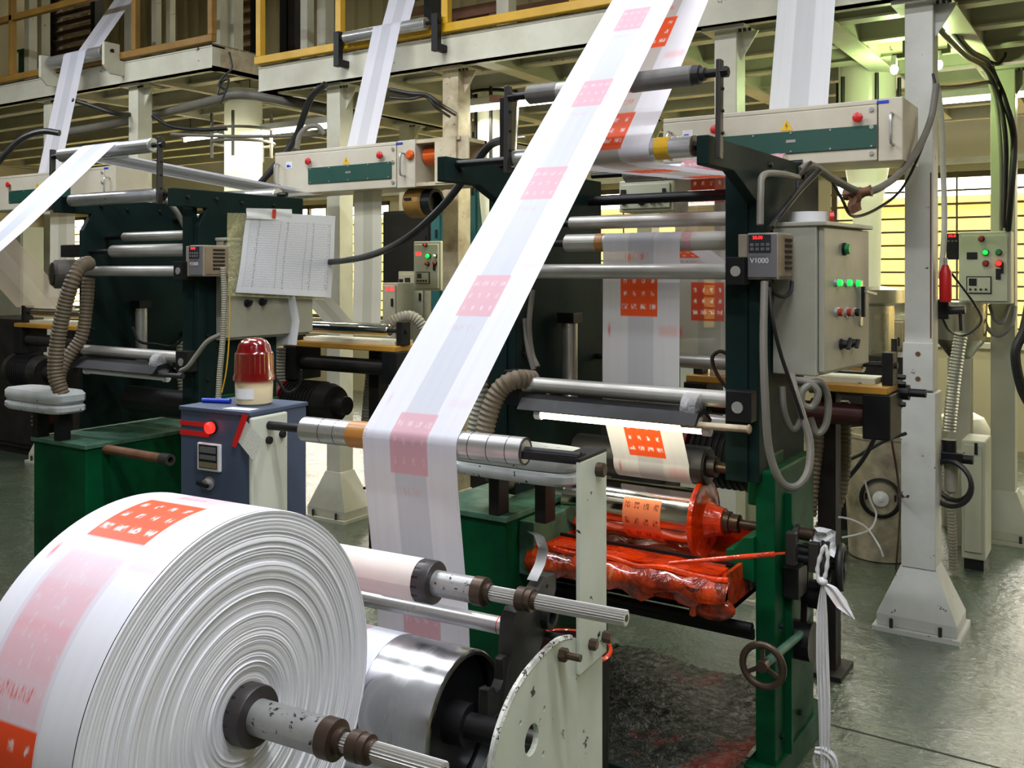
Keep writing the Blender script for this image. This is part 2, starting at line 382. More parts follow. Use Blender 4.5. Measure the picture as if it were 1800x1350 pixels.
# embossed (chequer) deck sheet
t = NT('chequer_deck'); co = t.coord()
wv = t.node('ShaderNodeTexVoronoi'); wv.inputs['Scale'].default_value = 38; t.l.new(co, wv.inputs['Vector'])
ck = t.ramp(wv.outputs['Distance'], 0.25, 0.45)
t.seth(Base_Color=t.mix(ck, srgb(176, 172, 142), srgb(128, 124, 98)), Roughness=0.5); t.bump(ck, 0.4, 0.01)
CHEQ = t.mat

# ------------------------------------------------------------------ mesh helpers
BASE = {}
def V(p): return p if isinstance(p, Vector) else Vector(p)
def frame(d):
    d = d.normalized()
    a = Vector((0, 0, 1)) if abs(d.z) < 0.9 else Vector((1, 0, 0))
    x = d.cross(a).normalized()
    return x, d.cross(x).normalized()
def smoothpath(pts, k=6, cyc=False):
    pts = [V(p) for p in pts]; n = len(pts)
    if n < 3: return pts
    out = []
    for i in range(n if cyc else n - 1):
        p0 = pts[i - 1] if (i > 0 or cyc) else pts[0] * 2 - pts[1]
        p1, p2 = pts[i], pts[(i + 1) % n]
        p3 = pts[(i + 2) % n] if (i + 2 < n or cyc) else pts[-1] * 2 - pts[-2]
        for j in range(k):
            s = j / k
            out.append(0.5 * ((2 * p1) + (p2 - p0) * s + (2 * p0 - 5 * p1 + 4 * p2 - p3) * s * s + (3 * p1 - p0 - 3 * p2 + p3) * s ** 3))
    if not cyc: out.append(pts[-1])
    return out
class MB:
    def __init__(s, M=None): s.v, s.f, s.uv, s.M = [], [], [], M
    def add(s, vs, fs, uvs=None):
        o = len(s.v); s.v += [V(p) for p in vs]
        for i, f in enumerate(fs):
            s.f.append(tuple(k + o for k in f)); s.uv.append([uvs[k] for k in f] if uvs else None)
        return s
    def box(s, x0, x1, y0, y1, z0, z1):
        x0, x1 = min(x0, x1), max(x0, x1); y0, y1 = min(y0, y1), max(y0, y1); z0, z1 = min(z0, z1), max(z0, z1)
        vs = [(x0, y0, z0), (x1, y0, z0), (x1, y1, z0), (x0, y1, z0), (x0, y0, z1), (x1, y0, z1), (x1, y1, z1), (x0, y1, z1)]
        return s.add(vs, [(3, 2, 1, 0), (4, 5, 6, 7), (0, 1, 5, 4), (1, 2, 6, 5), (2, 3, 7, 6), (3, 0, 4, 7)])
    def obox(s, c, size, rot):
        m = Matrix.Rotation(rot[2], 3, 'Z') @ Matrix.Rotation(rot[1], 3, 'Y') @ Matrix.Rotation(rot[0], 3, 'X')
        h = [q / 2 for q in size]; c = V(c)
        vs = [c + m @ Vector((sx * h[0], sy * h[1], sz * h[2])) for sz in (-1, 1) for sx, sy in ((-1, -1), (1, -1), (1, 1), (-1, 1))]
        return s.add(vs, [(3, 2, 1, 0), (4, 5, 6, 7), (0, 1, 5, 4), (1, 2, 6, 5), (2, 3, 7, 6), (3, 0, 4, 7)])
    def bar(s, a, b, wd, th, up=(0, 0, 1)):
        """straight bar of rectangular section from a to b: wd across, th along up"""
        a, b = V(a), V(b); d = (b - a).normalized(); x = d.cross(V(up))
        x = x.normalized() if x.length > 1e-4 else frame(d)[0]
        y = x.cross(d).normalized()
        vs = [p + x * (sx * wd / 2) + y * (sy * th / 2) for p in (a, b) for sx, sy in ((-1, -1), (1, -1), (1, 1), (-1, 1))]
        return s.add(vs, [(3, 2, 1, 0), (4, 5, 6, 7), (0, 1, 5, 4), (1, 2, 6, 5), (2, 3, 7, 6), (3, 0, 4, 7)])
    def lathe(s, p0, ax, prof, n=24, cap=True, uvlen=False):
        """profile [(t, r)] spun about the axis from p0 along ax"""
        p0, ax = V(p0), V(ax).normalized(); x, y = frame(ax); vs, uvs, fs = [], [], []
        ln = 0
        for k, (t_, r) in enumerate(prof):
            if k: ln += math.hypot(t_ - prof[k - 1][0], r - prof[k - 1][1])
            for i in range(n + 1):
                a = 2 * PI * i / n
                vs.append(p0 + ax * t_ + (x * math.cos(a) + y * math.sin(a)) * r); uvs.append((i / n, r if uvlen else ln))
        for k in range(len(prof) - 1):
            for i in range(n):
                a, b = k * (n + 1) + i, k * (n + 1) + i + 1
                fs.append((a, a + n + 1, b + n + 1, b))
        if cap:
            if prof[0][1] > 1e-5: fs.append(tuple(range(0, n)))
            if prof[-1][1] > 1e-5: fs.append(tuple(reversed(range((len(prof) - 1) * (n + 1), (len(prof) - 1) * (n + 1) + n))))
        return s.add(vs, fs, uvs)
    def cyl(s, a, b, r, r2=None, n=20):
        a, b = V(a), V(b)
        return s.lathe(a, b - a, [(0, r), ((b - a).length, r if r2 is None else r2)], n)
    def roller(s, a, b, r, n=24, ch=0.004):
        a, b = V(a), V(b); L = (b - a).length
        return s.lathe(a, b - a, [(0, r - ch), (ch, r), (L - ch, r), (L, r - ch)], n)
    def pipe(s, a, b, r, ri, n=24):
        a, b = V(a), V(b); L = (b - a).length
        return s.lathe(a, b - a, [(0, ri), (0, r), (L, r), (L, ri), (0, ri)], n, cap=False)
    def tube(s, pts, r, n=8, k=6, corr=0.0, pitch=0.02, cyc=False, rag=None):
        P = smoothpath(pts, k, cyc)
        if corr:   # corrugated hose: resample at half the pitch
            Q = [P[0]]; acc = 0.0
            for i in range(1, len(P)):
                seg = (P[i] - P[i - 1]).length; t0 = 0
                while acc + seg - t0 >= pitch / 2:
                    t0 += pitch / 2 - acc; acc = 0
                    Q.append(P[i - 1].lerp(P[i], t0 / max(seg, 1e-6)))
                acc += seg - t0
            P = Q
        m = len(P)
        if m < 2: return s
        vs, fs = [], []; d0 = (P[1] - P[0]).normalized(); x, y = frame(d0)
        for i, p in enumerate(P):
            if cyc: d = (P[(i + 1) % m] - P[i - 1]).normalized()
            else: d = (P[min(i + 1, m - 1)] - P[max(i - 1, 0)]).normalized()
            x = (x - d * x.dot(d)).normalized(); y = d.cross(x)
            rr = r + (corr if (i % 2 and corr) else 0)
            if rag: rr = r * (1 + rag * math.sin(i * 1.7) * 0.5)
            for j in range(n):
                a = 2 * PI * j / n; vs.append(p + (x * math.cos(a) + y * math.sin(a)) * rr)
        for i in range(m if cyc else m - 1):
            for j in range(n):
                a, b = i * n + j, i * n + (j + 1) % n; q = ((i + 1) % m) * n
                fs.append((a, b, q + (j + 1) % n, q + j))
        if not cyc: fs += [tuple(reversed(range(n))), tuple(range((m - 1) * n, m * n))]
        return s.add(vs, fs)
    def torus(s, c, ax, Rr, r, n=28, m=8):
        x, y = frame(V(ax)); c = V(c)
        return s.tube([c + (x * math.cos(2 * PI * i / n) + y * math.sin(2 * PI * i / n)) * Rr for i in range(n)], r, m, 1, cyc=True)
    def prism(s, poly, vec):
        poly = [V(p) for p in poly]; vec = V(vec); n = len(poly)
        fs = [tuple(reversed(range(n))), tuple(range(n, 2 * n))] + [(i, (i + 1) % n, n + (i + 1) % n, n + i) for i in range(n)]
        return s.add(poly + [p + vec for p in poly], fs)
    def ball(s, c, r, n=12, m=8, sq=(1, 1, 1)):
        c = V(c); vs, fs = [], []
        for j in range(m + 1):
            b = PI * j / m
            for i in range(n):
                a = 2 * PI * i / n; vs.append(c + Vector((math.sin(b) * math.cos(a) * r * sq[0], math.sin(b) * math.sin(a) * r * sq[1], math.cos(b) * r * sq[2])))
        for j in range(m):
            for i in range(n):
                fs.append((j * n + i, (j + 1) * n + i, (j + 1) * n + (i + 1) % n, j * n + (i + 1) % n))
        return s.add(vs, fs)
    def sheet(s, A, B, vlen=None, v0=0.0, nu=8):
        """film between two edge polylines A (u=0) and B (u=1)"""
        A = [V(p) for p in A]; B = [V(p) for p in B]; vs, uvs, fs = [], [], []; ln = v0
        for i in range(len(A)):
            if i: ln += ((A[i] + B[i]) / 2 - (A[i - 1] + B[i - 1]) / 2).length
            for j in range(nu + 1):
                vs.append(A[i].lerp(B[i], j / nu)); uvs.append((j / nu, ln))
        for i in range(len(A) - 1):
            for j in range(nu):
                a = i * (nu + 1) + j; fs.append((a, a + 1, a + nu + 2, a + nu + 1))
        return s.add(vs, fs, uvs)
    def quad(s, a, b, c, d):
        return s.add([a, b, c, d], [(0, 1, 2, 3)], [(0, 0), (1, 0), (1, 1), (0, 1)])
def mesh_obj(name, mb, mat, origin, parent, smooth=True, bevel=0.0):
    me = bpy.data.meshes.new(name)
    vs = [(W(p) if mb.M else p) - origin for p in mb.v]
    me.from_pydata(vs, [], mb.f)
    if any(mb.uv):
        ul = me.uv_layers.new(name='UVMap'); k = 0
        for f, q in zip(mb.f, mb.uv):
            for j in range(len(f)):
                ul.data[k].uv = q[j] if q else (0, 0); k += 1
    me.materials.append(mat)
    if smooth:
        me.polygons.foreach_set('use_smooth', [True] * len(me.polygons))
        me.set_sharp_from_angle(angle=math.radians(34))
    me.update()
    o = bpy.data.objects.new(name, me); COL.objects.link(o)
    if bevel:
        b = o.modifiers.new('bevel', 'BEVEL'); b.width = bevel; b.segments = 2; b.limit_method = 'ANGLE'; b.angle_limit = math.radians(40)
    return o
def tag(o, label, cat, group=None, kind=None):
    o['label'] = label; o['category'] = cat
    if group: o['group'] = group
    if kind: o['kind'] = kind
    return o
def thing(name, label, cat, loc, group=None):
    o = bpy.data.objects.new(name, None); COL.objects.link(o); o.empty_display_size = 0.1
    o.location = V(loc); BASE[o] = V(loc).copy()
    return tag(o, label, cat, group)
def parts(name, mbs, mat, parent, **k): return [part(name, m, mat, parent, **k) for m in mbs]
def part(name, mb, mat, parent, smooth=True, bevel=0.0, label=None):
    o = mesh_obj(name, mb, mat, BASE[parent], parent, smooth, bevel)
    o.parent = parent; BASE[o] = BASE[parent]
    if label: o['label'] = label
    return o
def solo(name, mb, mat, label, cat, group=None, smooth=True, bevel=0.0, kind=None):
    ps = [W(p) for p in mb.v] if mb.M else mb.v
    o0 = Vector(((min(p.x for p in ps) + max(p.x for p in ps)) / 2, (min(p.y for p in ps) + max(p.y for p in ps)) / 2, min(p.z for p in ps)))
    o = mesh_obj(name, mb, mat, o0, None, smooth, bevel); o.location = o0; BASE[o] = o0
    return tag(o, label, cat, group, kind)
def struct(name, mb, mat, parent=None, smooth=False):
    if parent: return part(name, mb, mat, parent, smooth)
    o = mesh_obj(name, mb, mat, Vector((0, 0, 0)), None, smooth); BASE[o] = Vector((0, 0, 0)); o['kind'] = 'structure'
    return o
def rep(o, off, parent=None):
    c = o.copy(); COL.objects.link(c); c.location = o.location + V(off)
    if parent is not None: c.parent = parent
    BASE[c] = BASE[o]
    return c
def txt(name, s, size, loc, xdir, updir, mat, parent, depth=0.0006):
    """raised or printed lettering as a mesh lying in the plane xdir/updir, centred on loc"""
    cu = bpy.data.curves.new(name, 'FONT'); cu.body = s; cu.size = size; cu.extrude = depth; cu.align_x = 'CENTER'; cu.align_y = 'CENTER'
    tmp = bpy.data.objects.new(name, cu); COL.objects.link(tmp)
    dg = bpy.context.evaluated_depsgraph_get(); me = bpy.data.meshes.new_from_object(tmp.evaluated_get(dg))
    bpy.data.objects.remove(tmp)
    x, y = V(xdir).normalized(), V(updir).normalized(); z = x.cross(y); loc = V(loc) - BASE[parent]
    for v in me.vertices: v.co = loc + x * v.co.x + y * v.co.y + z * v.co.z
    me.materials.clear(); me.materials.append(mat)
    o = bpy.data.objects.new(name, me); COL.objects.link(o); o.parent = parent; BASE[o] = BASE[parent]
    return o
X_, Y_, Z_ = Vector((1, 0, 0)), Vector((0, 1, 0)), Vector((0, 0, 1))
# ================================================================== THE HALL
HX0, HX1, HY0, HY1, HZ = -16.0, 6.0, -5.0, 9.5, 6.8
floor = struct('floor', MB().box(HX0, HX1, HY0, HY1, -0.1, 0.0), FLOOR)
jy = aZ(1600, 1310, 0).y
JT = paint('floor_joint_dark', (40, 42, 38), 0.7, dirt=0.3)
for k, yy in enumerate((jy, jy - 2.6, jy + 3.1)):
    part('floor_joint', MB().box(HX0, HX1, yy - 0.004, yy + 0.004, -0.001, 0.0012), JT, floor)
struct('ceiling', MB().box(HX0, HX1, HY0, HY1, HZ, HZ + 0.1), SHEETW)
struct('wall_left', MB().box(HX0 - 0.15, HX0, HY0, HY1, -0.1, HZ), WALLB)
struct('wall_right', MB().box(HX1, HX1 + 0.15, HY0, HY1, -0.1, HZ), WALLB)
struct('wall_front', MB().box(HX0, HX1, HY0 - 0.15, HY0, -0.1, HZ), WALLB)
WZ0, WZ1, WW, WP = 0.95, 2.5, 2.25, 2.62
wins = []
x = HX0 + 0.4
while x + WW < HX1:
    wins.append(x); x += WP
mb = MB().box(HX0, HX1, HY1, HY1 + 0.16, -0.1, WZ0).box(HX0, HX1, HY1, HY1 + 0.16, WZ1, 3.5)
px0 = HX0
for x in wins:
    mb.box(px0, x, HY1, HY1 + 0.16, WZ0, WZ1); px0 = x + WW
mb.box(px0, HX1, HY1, HY1 + 0.16, WZ0, WZ1)
wall_back = struct('wall_back', mb, WALLB)
# corrugated sheet above, each rib real
mb = MB(); pr = []
x = HX0
while x < HX1:
    pr += [(x, HY1 + 0.10), (x + 0.10, HY1 + 0.10), (x + 0.13, HY1 + 0.06), (x + 0.22, HY1 + 0.06)]; x += 0.25
vs = [(a, b, 3.5) for a, b in pr] + [(a, b, HZ) for a, b in pr]; n = len(pr)
mb.add(vs, [(i, i + 1, n + i + 1, n + i) for i in range(n - 1)])
part('corrugated_sheet', mb, SHEETW, wall_back, smooth=False)
part('ledge', MB().box(HX0, HX1, HY1 - 0.06, HY1, WZ1 + 0.06, WZ1 + 0.12), CREAM, wall_back)
part('sill', MB().box(HX0, HX1, HY1 - 0.05, HY1, WZ0 - 0.05, WZ0), CREAM, wall_back)
WFRAME = paint('window_frame_paint', (92, 80, 50), 0.6, dirt=0.4)
hb = vb = None
for k, x in enumerate(wins):
    fr = MB().box(x, x + WW, HY1 + 0.03, HY1 + 0.09, WZ1 - 0.05, WZ1).box(x, x + WW, HY1 + 0.03, HY1 + 0.09, WZ0, WZ0 + 0.05)
    fr.box(x, x + 0.05, HY1 + 0.03, HY1 + 0.09, WZ0, WZ1).box(x + WW - 0.05, x + WW, HY1 + 0.03, HY1 + 0.09, WZ0, WZ1)
    wn_ = struct('window_%d' % (k + 1), fr, WFRAME)
    for xm in (x + 0.75, x + 1.5):
        part('mullion', MB().box(xm - 0.02, xm + 0.02, HY1 + 0.03, HY1 + 0.08, WZ0, WZ1), WFRAME, wn_)
    for j, (xa, xb) in enumerate(((x + 0.05, x + 0.73), (x + 0.77, x + 1.48), (x + 1.52, x + WW - 0.05))):
        part('pane', MB().box(xa, xb, HY1 + 0.055, HY1 + 0.06, WZ0 + 0.05, WZ1 - 0.05), GLASS, wn_)
    for j in range(11):
        z = WZ0 + 0.13 + j * 0.125
        if hb is None or j == 0:
            pass
        part('bar', MB().box(x, x + WW, HY1 - 0.005, HY1 + 0.009, z - 0.009, z + 0.009), WFRAME, wn_)
    for xm in (x + 0.375, x + 1.125, x + 1.875):
        part('bar', MB().box(xm - 0.008, xm + 0.008, HY1 - 0.006, HY1 + 0.006, WZ0, WZ1), WFRAME, wn_)
# outside: yard and boundary wall
solo('yard_ground', MB().box(-24, 14, HY1 + 0.16, 20, -0.3, -0.12), EXTW, 'pale concrete yard ground seen outside the barred windows', 'ground', smooth=False)
solo('boundary_wall', MB().box(-24, 14, 12.6, 12.8, -0.12, 2.42).box(-24, 14, 12.55, 12.85, 2.42, 2.5), EXTW, 'yellow boundary wall standing outside the barred windows', 'wall', smooth=False)

# lamp fixtures
HOUS = paint('lamp_housing', (210, 210, 204), 0.5, dirt=0.2)
nb = 0
for (x, y, z, ln, ax, lo) in STRIPS:
    if z < 3:   lab, grp = 'bare fluorescent strip lamp under the platforms, ' + {-7.4: 'far left one', -5.35: 'beside the bright film bubble', -3.15: 'behind the rust spotted column', -1.0: 'behind the right dryer', 1.6: 'at the far right'}[x], 'strip lamps under the platform'
    elif z > 5: lab, grp = 'fluorescent strip lamp hanging above the upper floor', 'strip lamps of the upper floor'
    else:       lab, grp = 'unseen fluorescent strip lamp hanging over the aisle and presses', 'strip lamps over the aisle'
    fx = thing('strip_lamp', lab, 'lamp', (x, y, z), grp)
    part('housing', MB().box(x - ln / 2, x + ln / 2, y - 0.05, y + 0.05, z + 0.0, z + 0.045), HOUS, fx, bevel=0.004)
    part('tube', MB().cyl((x - ln / 2 + 0.03, y, z - 0.02), (x + ln / 2 - 0.03, y, z - 0.02), 0.014, n=12), E_TUBE, fx)
    for s in (-1, 1):
        part('socket', MB().box(x + s * (ln / 2 - 0.03) - 0.012, x + s * (ln / 2 - 0.03) + 0.012, y - 0.02, y + 0.02, z - 0.04, z), WHITEP, fx)
    for s in (-1, 1):
        xh = x + s * ln * 0.4
        part('hanger', MB().cyl((xh, y, z + 0.045), (xh, y, HZ if z > 3 else (3.18 if xh < -5.42 else 2.965)), 0.004, n=6), DSTEEL, fx)
    lo.parent = fx; lo.location = (0, 0, -0.06)

# ------------------------------------------------------------------ tower platforms
def platform(x0, x1, zb, zt, lab, ylist, ends):
    p = thing('platform', lab, 'platform', ((x0 + x1) / 2, 4.5, zb))
    part('front_beam', MB().box(x0, x1, 4.45, 4.52, zb, zt).box(x0, x1, 4.445, 4.56, zb, zb + 0.015).box(x0, x1, 4.445, 4.56, zt - 0.012, zt), CREAM, p, smooth=False)
    part('deck_plate', MB().box(x0, x1, 4.46, 8.4, zt, zt + 0.012), CHEQ, p, smooth=False)
    part('side_beam', MB().box(x1 - 0.06, x1, 4.52, 8.4, zb, zt).box(x1 - 0.1, x1, 4.52, 8.4, zb, zb + 0.015), RUSTY if ends else CREAM, p, smooth=False)
    part('side_beam', MB().box(x0, x0 + 0.06, 4.52, 8.4, zb, zt).box(x0, x0 + 0.1, 4.52, 8.4, zb, zb + 0.015), CREAM, p, smooth=False)
    part('rear_beam', MB().box(x0, x1, 8.34, 8.4, zb, zt), CREAM, p, smooth=False)
    for y in ylist:
        part('joist', MB().box(x0 + 0.06, x1 - 0.06, y - 0.01, y + 0.01, zt - 0.11, zt).box(x0 + 0.06, x1 - 0.06, y - 0.045, y + 0.045, zt - 0.12, zt - 0.108), CREAM, p, smooth=False)
    return p
PA = platform(-13.0, -5.42, 3.02, 3.18, 'cream steel platform at upper left with ochre kick rail', (4.95, 5.45, 5.95, 6.45, 6.95, 7.45, 7.95), True)
PB = platform(-4.95, 4.5, 2.80, 2.965, 'long cream steel platform above the middle and right machines', (4.95, 5.45, 5.95, 6.45, 6.95, 7.45, 7.95), False)
for xc in (-4.1, -3.2, -2.2, -1.3, -0.75, 0.5, 1.6):
    part('cross_beam', MB().box(xc - 0.03, xc + 0.03, 4.52, 8.34, 2.82, 2.95).box(xc - 0.06, xc + 0.06, 4.52, 8.34, 2.81, 2.822), CREAM, PB, smooth=False)
for xc in (-7.4, -6.3):
    part('cross_beam', MB().box(xc - 0.03, xc + 0.03, 4.52, 8.34, 3.03, 3.16), CREAM, PA, smooth=False)

# columns
def column(xr, yf, ztop, mat, lab, name='support_column', wd=0.115, splice=False, low=None, plate=0.32):
    x0, x1, y0, y1 = xr - wd, xr, yf, yf + wd + 0.012
    xc, yc = (x0 + x1) / 2, (y0 + y1) / 2
    t_ = thing(name, lab, 'column', (xc, yc, 0), 'support columns of the tower platforms')
    part('shaft', MB().box(x0, x1, y0, y1, 0.28, ztop), mat, t_, smooth=False, bevel=0.004)
    if splice:
        part('lower_sleeve', MB().box(x0 - 0.012, x1 + 0.012, y0 - 0.012, y1 + 0.012, 0.28, 1.06), mat, t_, smooth=False, bevel=0.004)
        sp_ = part('splice_plate', MB().box(x0 - 0.004, x1 + 0.004, y0 - 0.018, y0 - 0.002, 1.07, 1.28), mat, t_, smooth=False, bevel=0.003)
        part('rust_streak', MB().box(x1 - 0.012, x1 - 0.006, y0 - 0.0012, y0 + 0.001, 1.30, 2.03), RUST, t_, smooth=False, label='rusty seam along the column edge')
        for z in (1.12, 1.23):
            part('bolt_hole', MB().cyl((xc, y0 - 0.0195, z), (xc, y0 - 0.017, z), 0.011, n=14), RUST, sp_)
    a, b = 0.165, wd / 2 + 0.008
    q = [(-1, -1), (1, -1), (1, 1), (-1, 1)]
    mb = MB(); zs = ((0.02, a), (0.07, a), (0.30, b)); vs = []
    for z, e in zs: vs += [(xc + sx * e, yc + sy * min(e, 0.13), z) for sx, sy in q]
    mb.add(vs, [(3, 2, 1, 0), (8, 9, 10, 11)] + [(k * 4 + i, k * 4 + (i + 1) % 4, k * 4 + 4 + (i + 1) % 4, k * 4 + 4 + i) for k in (0, 1) for i in range(4)])
    part('flared_foot', mb, mat, t_, smooth=False, bevel=0.003)
    bp = part('base_plate', MB().box(xc - a - 0.015, xc + a + 0.015, yc - 0.155, yc + 0.155, 0, 0.02), mat, t_, smooth=False)
    for sx in (-1, 1):
        part('anchor_bolt', MB().cyl((xc + sx * 0.1, yc - 0.143, 0.0), (xc + sx * 0.1, yc - 0.143, 0.06), 0.008, n=8), DSTEEL, bp)
    part('head_plate', MB().box(x0 - 0.05, x1 + 0.05, y0 - 0.04, y1 + 0.04, ztop - 0.02, ztop), mat, t_, smooth=False)
    g = MB().prism([(x1, yc - 0.006, ztop - 0.02), (x1 + 0.09, yc - 0.006, ztop - 0.02), (x1 + 0.0, yc - 0.006, ztop - 0.16)], (0, 0.012, 0))
    part('gusset', g, mat, t_, smooth=False)
    for k in range(3):
        part('bolt', MB().cyl((x1 + 0.02 + 0.025 * k, y0 - 0.01, ztop - 0.035), (x1 + 0.02 + 0.025 * k, y0 - 0.01, ztop - 0.02), 0.008, n=6), BLACK, t_)
    return t_
column(-0.752, 4.53, 2.80, GREYW, 'grey white square steel column with flared foot right of the press', wd=0.118, splice=True)
column(-1.647, 4.53, 2.80, CREAM, 'cream steel column rising behind the right press and its dryer')
column(-3.344, 4.53, 2.80, RUSTY, 'cream steel column with rust spots beside the yellow blower')
column(-4.287, 4.53, 2.80, CREAM, 'cream steel column with grey flared foot behind the winder idler')
column(-6.37, 4.53, 3.02, CREAM, 'cream steel column under the upper left platform, right one')
column(-7.52, 4.53, 3.02, CREAM, 'cream steel column under the upper left platform, left one')
column(-0.60, 6.3, 2.80, CABL, 'pale green lit column at far right carrying the button box', wd=0.13)
column(-3.2, 6.9, 2.80, CREAM, 'cream column far back behind the middle dryer', wd=0.13)
column(-5.9, 7.2, 3.02, CREAM, 'cream column far back behind the upper left platform', wd=0.13)

# railings
def railing(lab, mat, rails, posts, y, z0, z1, s=0.045):
    t_ = thing('railing', lab, 'railing', ((rails[0] + rails[1]) / 2, y, z0))
    part('bottom_rail', MB().box(rails[0], rails[1], y - s / 2, y + s / 2, z0, z0 + 0.05), mat, t_, smooth=False, bevel=0.003)
    part('top_rail', MB().box(rails[0], rails[1], y - s / 2, y + s / 2, z1, z1 + 0.05), mat, t_, smooth=False, bevel=0.003)
    part('mid_rail', MB().box(rails[0], rails[1], y - s / 2, y + s / 2, (z0 + z1) / 2, (z0 + z1) / 2 + 0.05), mat, t_, smooth=False, bevel=0.003)
    for x in posts:
        part('post', MB().box(x - s / 2, x + s / 2, y - s / 2, y + s / 2, z0 + 0.05, z1), mat, t_, smooth=False, bevel=0.003)
    return t_
yp = [aY(p, 60, 4.43).x for p in (458, 598, 785, 1010)]
railing('yellow safety railing along the front of the middle platform', YELLOW, (aY(451, 90, 4.43).x, 4.4), yp + [-0.6, 1.0, 2.5], 4.43, 2.977, 3.95)
op = [aY(p, 60, 4.43).x for p in (22, 239, 373)]
railing('ochre safety railing along the upper left platform', OCHRE, (-12.9, op[2] + 0.02), op + [-9.5, -11.5], 4.43, 3.192, 4.2)

# ------------------------------------------------------------------ upper floor, seen through the railings
def upost(px, y, wd, mat, lab):
    p = aY(px, 40, y)
    zb = 3.192 if p.x < -5.42 else 2.977
    t_ = thing('upper_post', lab, 'post', (p.x, y, zb), 'uprights of the haul-off towers')
    part('shaft', MB().box(p.x - wd / 2, p.x + wd / 2, y - wd / 2, y + wd / 2, zb + 0.012, 6.0), mat, t_, smooth=False, bevel=0.003)
    part('foot_plate', MB().box(p.x - wd * 0.8, p.x + wd * 0.8, y - wd * 0.8, y + wd * 0.8, zb, zb + 0.012), mat, t_, smooth=False)
for px, y, wd, lab in ((54, 5.0, 0.08, 'cream upright left of the dark upper rack'), (76, 5.2, 0.09, 'wider cream upright left of the dark upper rack'),
                       (232, 4.8, 0.085, 'cream upright behind the ochre rail post'), (275, 5.3, 0.06, 'slim cream upright in the upper left bay'),
                       (300, 5.6, 0.06, 'second slim cream upright in the upper left bay'), (388, 5.2, 0.1, 'cream upright above the platform gap'),
                       (412, 5.3, 0.1, 'broad cream upright above the platform gap'), (540, 5.0, 0.07, 'cream upright behind the yellow railing'),
                       (572, 5.2, 0.09, 'broad cream upright behind the yellow railing'), (890, 4.9, 0.09, 'cream upright left of the long printed web')):
    upost(px, y, wd, CREAM, lab)
def urack(pxa, pxb, y, lab, mat, rung, n):
    a, b = aY(pxa, 40, y).x, aY(pxb, 40, y).x
    zb = 3.192 if a < -5.42 else 2.977
    t_ = thing('upper_rack', lab, 'rack', ((a + b) / 2, y, zb))
    for x in (a, b):
        part('upright', MB().box(x - 0.04, x + 0.04, y - 0.05, y + 0.05, zb, 5.4), mat, t_, smooth=False)
    for k in range(n):
        z = zb + 0.1 + k * 0.11
        part('rung', MB().box(a + 0.04, b - 0.04, y - 0.03, y + 0.03, z, z + 0.05), rung, t_, smooth=False)
urack(95, 170, 6.6, 'dark winding rack with red brown rungs on the upper left floor', BLACK, EXTR, 16)
urack(410, 452, 6.4, 'dark rack with brown rungs right of the platform gap', BLACK, RUST, 14)
urack(505, 520, 5.8, 'tall black rack post behind the yellow railing', BLACK, BLACK, 12)
urack(700, 760, 5.6, 'dark rack behind the yellow railing beside the tall web', BLACK, RUST, 10)
for (pa, pb, pya, pyb, y, mat, lab) in ((792, 880, 30, 8, 5.0, RUST, 'rusty horizontal bar behind the yellow railing'), (900, 1000, 20, 6, 5.4, RUST, 'rusty brown crossbar above the long beam')):
    a, b = aY(pa, pya, y), aY(pb, pyb, y); z = max((a.z + b.z) / 2, 3.05)
    solo('cross_bar', MB().box(a.x, b.x, y - 0.03, y + 0.03, z - 0.04, z + 0.03).box(a.x + 0.02, a.x + 0.07, y - 0.025, y + 0.025, 2.977, z - 0.04).box(b.x - 0.07, b.x - 0.02, y - 0.025, y + 0.025, 2.977, z - 0.04), mat, lab, 'bar', smooth=False)
for (pa, pb, py, y, zt, mat, lab) in ((32, 46, 60, 6.8, 4.4, TEAL, 'teal machine housing on the upper left floor'), (792, 905, 30, 6.4, 3.3, BLACK, 'dark machine bed on the upper floor behind yellow railing'), (632, 665, 40, 6.6, 3.6, GRIME, 'dark machine box behind the tall unprinted web')):
    a, b = aY(pa, py, y).x, aY(pb, py, y).x
    zb = 3.192 if a < -5.42 else 2.977
    t_ = thing('upper_machine', lab, 'machine', ((a + b) / 2, y, zb))
    part('housing', MB().box(a, b, y, y + 0.5, zb + 0.05, zt), mat, t_, smooth=False, bevel=0.01)
    part('foot', MB().box(a + 0.02, b - 0.02, y + 0.05, y + 0.45, zb, zb + 0.05), BLACK, t_, smooth=False)
    part('lid', MB().box(a - 0.01, b + 0.01, y - 0.01, y + 0.51, zt, zt + 0.03), mat, t_, smooth=False)

